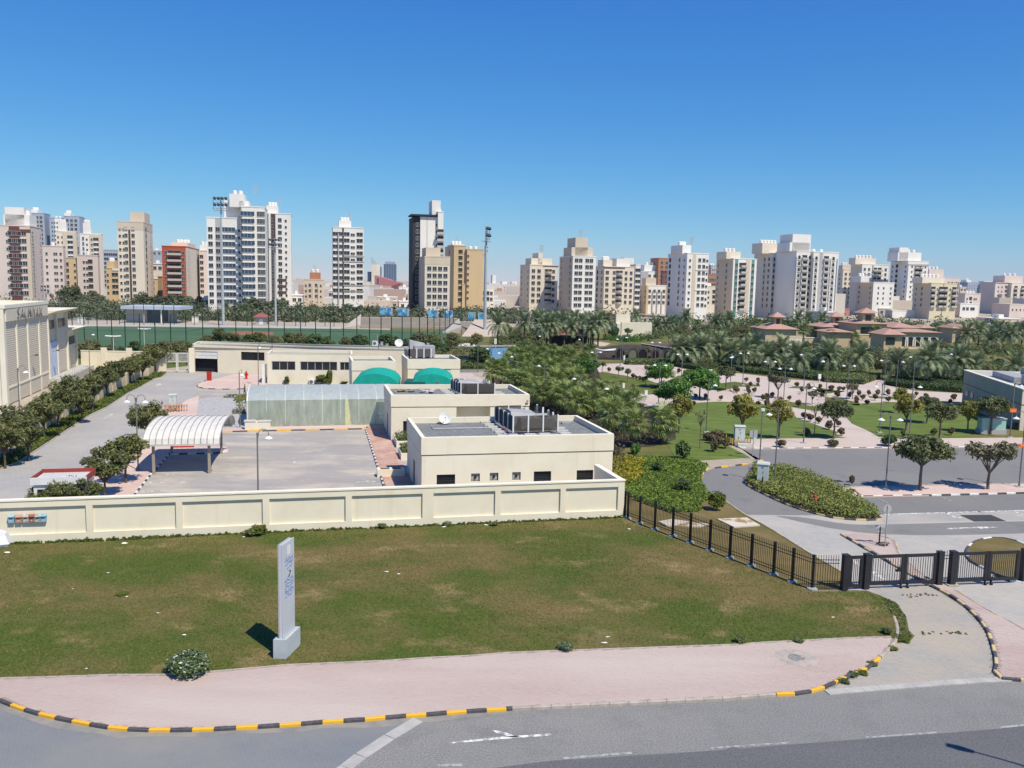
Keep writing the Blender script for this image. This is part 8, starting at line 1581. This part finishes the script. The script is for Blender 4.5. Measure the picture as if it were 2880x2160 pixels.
nf = [g(v,x,y) for v,x,y in (('B1',812,560),('B1',942,570),('B1',1088,575),('B1',1248,580),('B1',1395,580),('B1',1558,580),('B1',1728,585),('B1',1900,585),('B1',2070,590),('A2',360,1690),('A2',540,1690),('A2',728,1700),('A2',908,1700),('A2',1092,1705),('A2',1265,1710),('A2',1445,1715),('A2',1612,1720),('A2',1775,1725),('A3',262,1725),('A3',410,1730),('A3',550,1735),('A3',678,1735),('A3',793,1740),('A3',912,1740),('A3',1010,1740),('A3',1103,1735),('A3',1193,1720))]
netfence('green high net fence along the near side of the sports field',nf,8.0)
ff = [g(v,x,y) for v,x,y in (('A1',690,1468),('A1',890,1470),('A1',980,1470),('A1',1190,1470),('A1',1330,1472),('A1',1490,1474),('A1',1600,1474),('A1',1715,1475),('A1',1820,1475),('A2',40,1476),('A2',265,1478),('A2',530,1480),('A2',850,1484),('A2',1185,1488),('A2',1390,1490),('A2',1500,1492),('A2',1715,1495),('A2',1815,1498))]
netfence('green high net fence along the far side of the sports field',ff,7.0,(.45,1))
ef = [g('A3',x,y) for x,y in ((1193,1720),(1265,1640),(1330,1590),(1390,1570),(1440,1555),(1480,1550),(1540,1545),(1570,1530))]
t = netfence('green net fence turning before the bleachers',ef,8.0,(.25,.5,.75,1))
nm = _nodes('net_mesh');nm[2].inputs['Base Color'].default_value = (.03,.16,.14,1);nm[2].inputs['Alpha'].default_value = .35;MATS['net_mesh'] = nm[0]
for a_,c_,al in ((ef[6],ef[7],1),):b = MB();b.quad((*(a_ - ef[0]).xy,0),(*(c_ - ef[0]).xy,0),(*(c_ - ef[0]).xy,8),(*(a_ - ef[0]).xy,8));b.build('net',nm[0],t)
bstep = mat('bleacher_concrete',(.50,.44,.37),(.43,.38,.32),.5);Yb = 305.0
def bleacher(label,x0,x1,yb,yt,Y,n=8):
 a_,c_ = at('E2',x0,yb,Y),at('E2',x1,yb + (x1-x0)*.02,Y);zt_ = at('E2',x0,yt,Y + 12).z;t = thing('bleacher',label,'bleacher',(a_.x,Y,0),.16);W = (c_ - a_).length;z0 = max(0,a_.z)
 for k in range(n):MB().box(0,W,k*1.5,n*1.5 + 2,z0 + (zt_-z0)*k/n,z0 + (zt_-z0)*(k+1)/n - .1).box(-.05,W + .05,k*1.5 + .45,n*1.5 + 2,z0 + (zt_-z0)*(k+1)/n - .1,z0 + (zt_-z0)*(k+1)/n,1).build('step',[mat('riser_shade',(.20,.18,.155)),bstep],t)  # risers darker than treads: their shade is put into the colour
 MB().add([(-6,0,0),(0,0,z0+.6),(0,n*1.5,zt_ + 1.2),(-6,n*1.5,0),(0,0,0),(0,n*1.5,0)],[(0,1,2,3),(0,4,1),(3,2,5)]).build('side_slope',bstep,t);MB().box(0,W,-.4,0,0,max(.8,z0)).build('front_wall',mat('bleacher_front',(.36,.29,.25)),t)
 for f in (.3,.62):MB().box(W*f,W*f + 1.3,.2,.5,z0,z0 + .2).build('stair_foot',T_w,t)
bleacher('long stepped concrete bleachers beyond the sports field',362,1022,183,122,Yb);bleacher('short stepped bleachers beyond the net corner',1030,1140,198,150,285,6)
t = thing('sand_bank','pale sloping bank at the foot of the floodlight mast','bank',g('E2',1030,250),.2);a_ = at('E2',1165,150,270) - t.location
MB().add([(0,0,0),(a_.x*2.4,0,0),(a_.x*2.6,26,0),(a_.x*.9,26,0),(a_.x*1.1,18,4.6),(a_.x*2.0,18,4.6)],[(0,1,5,4),(1,2,5),(2,3,4,5),(3,0,4)]).build('bank_body',mat('bank_sand',(.50,.41,.33),(.44,.36,.29),.4),t)
bb = mat_layers('billboard_print',(.05,.20,.38),[(.5,(.18,.42,.56),.48,.56,None),(1.1,(.62,.78,.85),.6,.66,None)],.4,0,20,0)
for i,(x0,y0,x1,y1) in enumerate(((490,62,563,105),(610,68,672,112),(808,77,866,122),(917,82,970,126),(1073,92,1114,140),(1140,96,1174,140))):
 Y = 322;a_,c_ = at('E2',x0,y1,Y),at('E2',x1,y0,Y);t = thing('billboard',f'{nth(i)} blue billboard above the bleachers counted eastwards','billboard',(a_.x,Y,0),0,'billboards above the bleachers');W = c_.x - a_.x
 MB().box(0,W,0,1.2,a_.z,c_.z).build('print_board',bb,t);MB().box(W,W + .5,0,1.3,a_.z - .1,c_.z + .1).box(0,W,0,1.3,c_.z,c_.z + .15).build('board_frame',T_n,t);MB().box(W*.2,W*.28,.4,.8,0,a_.z).box(W*.72,W*.8,.4,.8,0,a_.z).build('leg',steel,t)
p = g('D8',490,368);t = thing('pavilion','sports pavilion with blue grey flat roof and dark glass front','building',p,.04);Yp = p.y;X = lambda x,y:at('D8',x,y,Yp) - p;W = X(985,368).x;zr = X(490,205).z;z_ = X(470,165).z
MB().box(0,W,0,9,0,zr).build('wall',T_g,t);MB().box(X(725,0).x,X(975,0).x,-.1,0,.3,zr - .3).build('glass_front',blueglass,t);MB().box(X(470,0).x,X(1162,0).x,-4,10,zr,z_).build('roof',wl('roof_blue',(.42,.48,.56)),t)
for x in (725,930):MB().bar((X(x,0).x,-3,0),(X(x,0).x,-3,zr),.35).build('column',T_w,t)
p = g('A2',1005,1470);t = thing('kiosk','little kiosk with a red roof beyond the sports field','kiosk',p,.1);MB().box(-2,2,0,3,0,2.6).build('wall',T_g,t);MB().hip(-3,3,-1,4,2.6,1.6).build('roof',wl('kiosk_red',(.32,.10,.09)),t);MB().box(-.7,.7,-.1,0,0,2.1).build('door',T_w,t)
for i,(v,x,y,w_,h) in enumerate((('A2',265,1450,2,2),('D8',1030,365,.8,3),('A1',890,1465,1.8,2))):t = thing('field_cabinet',('pale box behind the field near the tall mast','narrow cream pylon by the pavilion','pale box behind the field near the substation')[i],'cabinet',g(v,x,y));MB().box(-w_/2,w_/2,0,1.5,0,h).build('box_body',T_w,t);MB().box(-w_/2-.1,w_/2+.1,-.1,1.6,h,h+.2).build('cap',T_g,t)
stone = mat_paver('dark_stone',(.05,.041,.036),(.078,.064,.055),(.024,.02,.018),1.2,.4);p0,p1 = g('D5',400,905),g('D5',1700,905);Yd = p0.y;zt_ = at('D5',1000,605,Yd + 7).z
t = thing('stone_dome','dark stone vault with a row of arches behind the pale hedge','monument',p0,0);W = p1.x - p0.x;N = 26;prof = lambda f:zt_*(1 - (2*f - .85)**2*.62) if True else 0
b = MB();row0 = [];row1 = []
for i in range(N + 1):
 f = i/N*1.25 - .18;x = W*f;z = max(.6,zt_*(1 - ((f - .42)/.78) ** 2));b.v += [(x,.15 + 2.2*(f-.4)**2,0),(x,1.0 + 2.2*(f-.4)**2,z*.55),(x + .2,5.5,z),(x,9,max(0,z - 2.8))]
for i in range(N):
 for k in range(3):o = i*4 + k;b.f.append((o,o+4,o+5,o+1));b.m.append(0)
b.build('shell',stone,t)
for x in (715,965,1150,1395,1620):
 xx = at('D5',x,900,Yd).x - p0.x;r = .95 if x < 1300 else .75;zc = 1.7
 pts = [(-r,0)] + [(r*math.cos(math.pi - math.pi*k/10),zc + r*1.15*math.sin(math.pi*k/10)) for k in range(11)] + [(r,0)]
 b = MB();b.add([(q,-.32,z) for q,z in pts],[tuple(reversed(range(len(pts))))]);b.build('arch_opening',mat('arch_dark',(.012,.012,.014)) if x != 965 else mat('arch_light',(.16,.18,.13)),t,(xx,0,0))
 b = MB()
 for q0,q1 in zip(pts,pts[1:]):b.bar((q0[0]*1.1,-.3,q0[1]),(q1[0]*1.1,-.3,q1[1]),.22,.5)
 b.build('arch_ring',mat('arch_stone',(.10,.085,.08)),t,(xx,0,0))
MB().box(-1.5,W*1.05,-.5,0,0,.5).build('base_course',stone,t)
ra,rb,rc = at('D5',1130,596,Yd + 10),at('D5',1760,690,Yd + 6),at('D5',1500,590,Yd + 16);o_ = Vector((ra.x,ra.y,0));lo = lambda v_:v_ - o_
t = thing('roof_ramp','maroon paved slope with a white edge behind the stone dome','ramp',o_);pl = [lo(ra),lo(rb),lo(rb) + Vector((1,9,.2)),lo(rc)]
MB().add([(p_.x,p_.y,0) for p_ in pl] + [tuple(p_) for p_ in pl],[(0,1,5,4),(1,2,6,5),(2,3,7,6),(3,0,4,7),(4,5,6,7)]).build('ramp_body',wl('plum',(.13,.075,.06)),t);MB().bar(pl[0],pl[1],.25,.12).build('white_edge',T_w,t)
p = g('D5',225,880);t = thing('boat','white wooden boat on show beside the stone dome','boat',p,0);b = MB();L_ = 5.2
for i in range(7):
 f = i/6;w_ = .9*math.sin(math.pi*(.12 + .8*f)) ** .6;x = L_*f;z = 1.9 + .5*(2*f-1)**2;b.v += [(x,-w_,z),(x,-w_*.7,1.0),(x,0,.75),(x,w_*.7,1.0),(x,w_,z)]
for i in range(6):
 for k in range(4):o = i*5 + k;b.f.append((o,o+1,o+6,o+5));b.m.append(0)
b.f += [(0,5,10,15,20,25,30,34,29,24,19,14,9,4)];b.m.append(0);b.build('hull',T_w,t);MB().box(.2,L_-.2,-.95,-.90,1.75,1.9).build('dark_stripe',T_k,t)
for x in (1.2,4):MB().box(x-.1,x+.1,-.6,.6,0,1.0).build('stand',T_g,t)
p = g('D5',740,460);t = thing('cream_monument','tall cream slab joined to a lower cream slab on the park lawn','monument',p,.12);h1,h2 = at('D5',760,35,p.y).z,at('D5',880,185,p.y).z
MB().box(-1.4,3.4,2.2,4.2,0,h1).build('tall_slab',cream,t);MB().box(0,10.4,0,1.6,0,h2).build('low_slab',cream,t);MB().box(-1.4,0,.3,2.2,0,h2*.9).build('side_slab',cream,t)
p = g('E1',930,470);t = thing('shelter','open park shelter with a brown tiled roof under the tall date palms','shelter',p,.1);MB().hip(-7,7,-2.5,6,3.2,1.8).build('roof',wl('roof_brown',(.20,.11,.08)),t)
for x in (-6,-2,2,6):MB().box(x-.2,x+.2,-1.7,-1.3,0,3.2).build('column',T_d,t);MB().box(x-.2,x+.2,4.8,5.2,0,3.2).build('column',T_d,t)
MB().box(-5,5,2,2.3,0,2.8).build('back_screen',T_k,t)
tile = mat_paver('clay_tile_roof',(.40,.245,.195),(.45,.28,.225),(.31,.19,.15),1.0,.6,0,None,bump=.2);sw_ = wl('sand_wall',(.58,.45,.28))
def villa(label,x0,x1,yb,ye,yr,Y,D=14,tow=None,wins=0,arches=0):
 a_,c_ = at('D4',x0,ye,Y),at('D4',x1,ye,Y);t = thing('villa',label,'building',(a_.x,Y,0),.04,'tile-roofed villas');W = c_.x - a_.x;h = a_.z;hr = at('D4',x0,yr,Y + D/2).z - h
 MB().box(.8,W - .8,.8,D,0,h).build('wall',sw_,t);MB().hip(0,W,-.2,D + .6,h,max(.8,hr)).build('roof',tile,t)
 if tow:
  u,w_ = (at('D4',tow[0],ye,Y).x - a_.x,at('D4',tow[1],ye,Y).x - at('D4',tow[0],ye,Y).x);zt2 = at('D4',tow[0],tow[2],Y + D*.4).z
  q = MB().box(u,u + w_,D*.3,D*.3 + w_,h,zt2).build('cupola',sw_,t);MB().hip(u - 1.1,u + w_ + 1.1,D*.3 - 1.1,D*.3 + w_ + 1.1,zt2,1.6).build('roof',tile,q);MB().box(u + w_*.25,u + w_*.75,D*.3 - .1,D*.3,zt2 - 2.6,zt2 - .5).build('window',wglass,q)
 for k in range(wins):MB().box(W*(.2 + .15*k),W*(.2 + .15*k) + 1.5,.65,.8,h*.45,h*.85).build('window',wglass,t)
 for k in range(arches):o = link('arch',win('a',T_c),t,(W*(.1 + .8*(k+.5)/arches),.77,.8),0,(1.9,1,1.55))
villa('tile-roofed pavilion with a square cupola nearest the dome',175,540,400,232,165,262,14,(325,398,112));villa('tile-roofed pavilion with a small cupola in the middle of the villas',750,1092,400,212,158,268,14,(925,1000,108));villa('two-storey villa with three dark windows and a cupola',1090,1455,400,178,140,255,14,(1225,1345,72),3)
villa('long arcade wing with five arches and a tile roof',1500,1985,340,262,228,252,10,None,0,5);villa('tile-roofed hall behind the arcade wing',1452,1750,340,218,162,266,14);villa('small tile-roofed block behind the arcade end',1740,1912,340,222,188,270,8);villa('tile-roofed annexe wing with tall narrow windows',1368,1612,400,288,224,236,9,None,2);villa('lower tile roof before the middle pavilion',800,1090,400,262,222,252,9)
villa('distant tile-roofed villa at the east edge',2140,2340,320,230,180,290,14);villa('small distant tile-roofed villa beside the fan palms',2060,2140,320,225,195,285,9)
for i,(x0,x1,yt,yb) in enumerate(((370,490,258,330),(425,555,318,398),(490,795,262,330),(580,960,322,400),(790,1230,285,415),(950,1030,342,412),(740,790,262,325))):
 p = g('D4',x0,yb);Y = p.y if i != 0 else p.y;a_ = at('D4',x0,yt,Y);c_ = at('D4',x1,yt,Y);t = thing('villa_wall',('sand coloured court wall below the first cupola','sunlit cream wall block before the first pavilion','tan garden wall between the two cupola pavilions','lower tan garden wall behind the fan palms','long shaded garden wall of the two-storey villa','sunlit cream gate block in the garden wall','narrow sunlit pier above the garden wall')[i],'wall',(p.x,Y,0),.04);W = c_.x - a_.x
 MB().box(0,W,0,.6,0,a_.z).build('wall_panel',sw_ if i not in (1,5,6) else cream,t);MB().box(-.1,W + .1,-.1,.7,a_.z,a_.z + .2).build('coping',coping,t)
Ga,Gb = g('D6',1320,1090),g('D6',290,615);gv = Vector(((Gb - Ga).x,(Gb - Ga).y));hG = at('D6',1345,355,Ga.y).z;ga = math.atan2(gv.y,gv.x) - math.pi/2
t = thing('grey_service_building','dark grey-sided flat building at the east edge of the park','building',Ga,ga);DL = gv.length
grn = mat('grey_green_render',(.36,.355,.285),(.33,.325,.26),.6,fine=.05);MB().box(0,22,0,DL,0,hG).build('wall',cream,t);MB().box(-.05,.3,.02,DL,0,hG - .02).build('west_wall',grn,t)
MB().box(-.1,22,-.1,.35,hG,hG + .12).box(-.1,.35,.35,DL,hG,hG + .12).box(-.1,22,DL,DL + .3,hG,hG + .12).build('coping',coping,t);MB().box(.4,21.9,.4,DL - .1,hG - .02,hG + .02).build('roof',concrete,t);MB().box(-.075,-.05,0,DL,hG*.62,hG*.64).box(0,22,-.03,0,hG*.62,hG*.64).build('groove',groove,t)
for f in (.905,.80,.56):MB().box(-.14,-.051,DL*f - .55,DL*f + .55,1.6,2.4).build('window',wglass,t)
for a_,c_,d0,d1,h in ((1.5,4,8,17,.8),(4.5,9,4,15,1.7),(5.5,12,9,14,2.6),(2,4,3.5,7,1.3)):MB().box(a_,c_,d0,d1,hG + .03,hG + h).build('roof_unit',aluminium,t)
p = g('B6',1735,1345);t = thing('glazed_box','pale green glazed box under the broad shade tree','cabinet',p,-.05);gb_ = mat('mint_glass',(.36,.60,.52),(.30,.52,.45),1,.2);MB().box(0,2.9,0,1.2,.6,1.9).build('glass_front',gb_,t);MB().box(-.1,3.0,-.05,1.3,0,.6).build('plinth',T_g,t);MB().box(-.1,3,-.1,1.3,1.9,2.0).build('lid',T_g,t)
def car(label,loc,rz,m):
 t = thing('parked_car',label,'car',loc,rz);MB().prism([(-2.2,-.85),(2.2,-.85),(2.25,0),(2.2,.85),(-2.2,.85),(-2.25,0)],.35,.85).build('body',m,t)
 MB().add([(-1.7,-.8,.85),(1.3,-.8,.85),(1.3,.8,.85),(-1.7,.8,.85),(-1.2,-.65,1.45),(.6,-.65,1.45),(.6,.65,1.45),(-1.2,.65,1.45)],[(0,1,5,4),(1,2,6,5),(2,3,7,6),(3,0,4,7)]).build('window',darkglass,t);MB().box(-1.2,.6,-.65,.65,1.45,1.5).build('roof',m,t)
 for x in (-1.4,1.4):
  for y in (-.85,.85):MB().tube([(x,y - .1,.33),(x,y + .1,.33)],.33,10).build('wheel',black,t)
 for y in (-.6,.6):MB().box(2.2,2.26,y-.18,y+.18,.55,.7).build('headlight',white,t)
carw,cark = mat('car_white',(.7,.7,.7),None,1,.25),mat('car_black',(.02,.02,.025),None,1,.2)
for i,(v,x,y,m) in enumerate((('E3',165,470,cark),('E3',580,490,mat('car_silver',(.4,.42,.44),None,1,.25)),('E3',640,480,mat('car_red',(.35,.03,.03),None,1,.25)),('D5',1530,370,carw),('D5',1600,380,carw),('D5',1650,360,cark),('D8',420,250,carw),('D8',250,260,carw),('A3',240,1390,carw),('A3',350,1430,carw),('A2',1430,1400,cark),('B5',660,205,carw),('B5',750,205,carw))):car(('dark parked car by the back court hedge','silver parked car beside the blue playground wall','red parked car beside the blue playground wall','first white car parked behind the park trees','second white car parked behind the park trees','dark car parked behind the park trees','white car parked by the sports pavilion','white car under trees west of the pavilion','white car under the trees before the banded tower','white car near the bleacher slope','dark car behind the far fence','white car behind the feathery trees','white car behind the feathery trees nearer the villas')[i],g(v,x,y),.1,m)
p = g('E3',700,490);t = thing('playground_wall','blue and green panelled playground wall by the grove','wall',p,.05);MB().box(-2,3.5,0,.3,0,3.4).build('blue_panel',wl('sky_panel',(.20,.40,.62)),t);MB().box(-5,-2,0,.3,0,3.0).build('green_panel',wl('net_green',(.05,.18,.15)),t);MB().bar((-6,0,3.6),(4,0,3.9),.3).build('top_beam',T_g,t)
for i,(v,x,y,w_,h) in enumerate((('E3',680,240,.9,2.6),('E3',330,520,.9,3.0),('B5',1990,775,.5,1.6),('B4',1790,875,.35,1.4),('B4',2040,965,.4,1.5),('B5',62,965,.4,1.5),('B6',735,755,.3,1.2),('D5',795,985,.35,1.8),('D5',1740,1010,.4,1.6),('B5',780,720,.6,1.6))):t = thing('park_post',f'{nth(i)} white park post or sign box from the grove court round the plaza','post',g(v,x,y),.1,'white posts in the park');MB().box(-w_/2,w_/2,-.15,.15,h*.45,h).build('sign_box',T_w,t);MB().box(-w_*.2,w_*.2,-.08,.08,0,h*.45).build('post',T_g,t)
t = thing('park_bench','long white bench on the dry lawn behind the long building','bench',g('E3',105,250),.05);MB().box(-2.2,2.2,0,.7,.6,.8).build('seat',T_w,t);MB().box(-2.2,2.2,.6,.75,.8,1.5).build('backrest',T_w,t)
for x in (-1.8,1.8):MB().box(x-.1,x+.1,0,.6,0,.6).build('leg',T_g,t)
# ================================================================ thin dusty air
hm = bpy.data.materials.new('haze');hm.use_nodes = True;ht = hm.node_tree;ht.nodes.clear();ho = ht.nodes.new('ShaderNodeOutputMaterial');hv = ht.nodes.new('ShaderNodeVolumePrincipled')
hv.inputs['Color'].default_value = (.70,.85,1.0,1);hv.inputs['Density'].default_value = .00006;hv.inputs['Anisotropy'].default_value = .2;ht.links.new(hv.outputs[0],ho.inputs['Volume'])
tag(MB().box(-4600,4600,-400,5600,-1.2,150).build('haze',hm),kind='stuff')
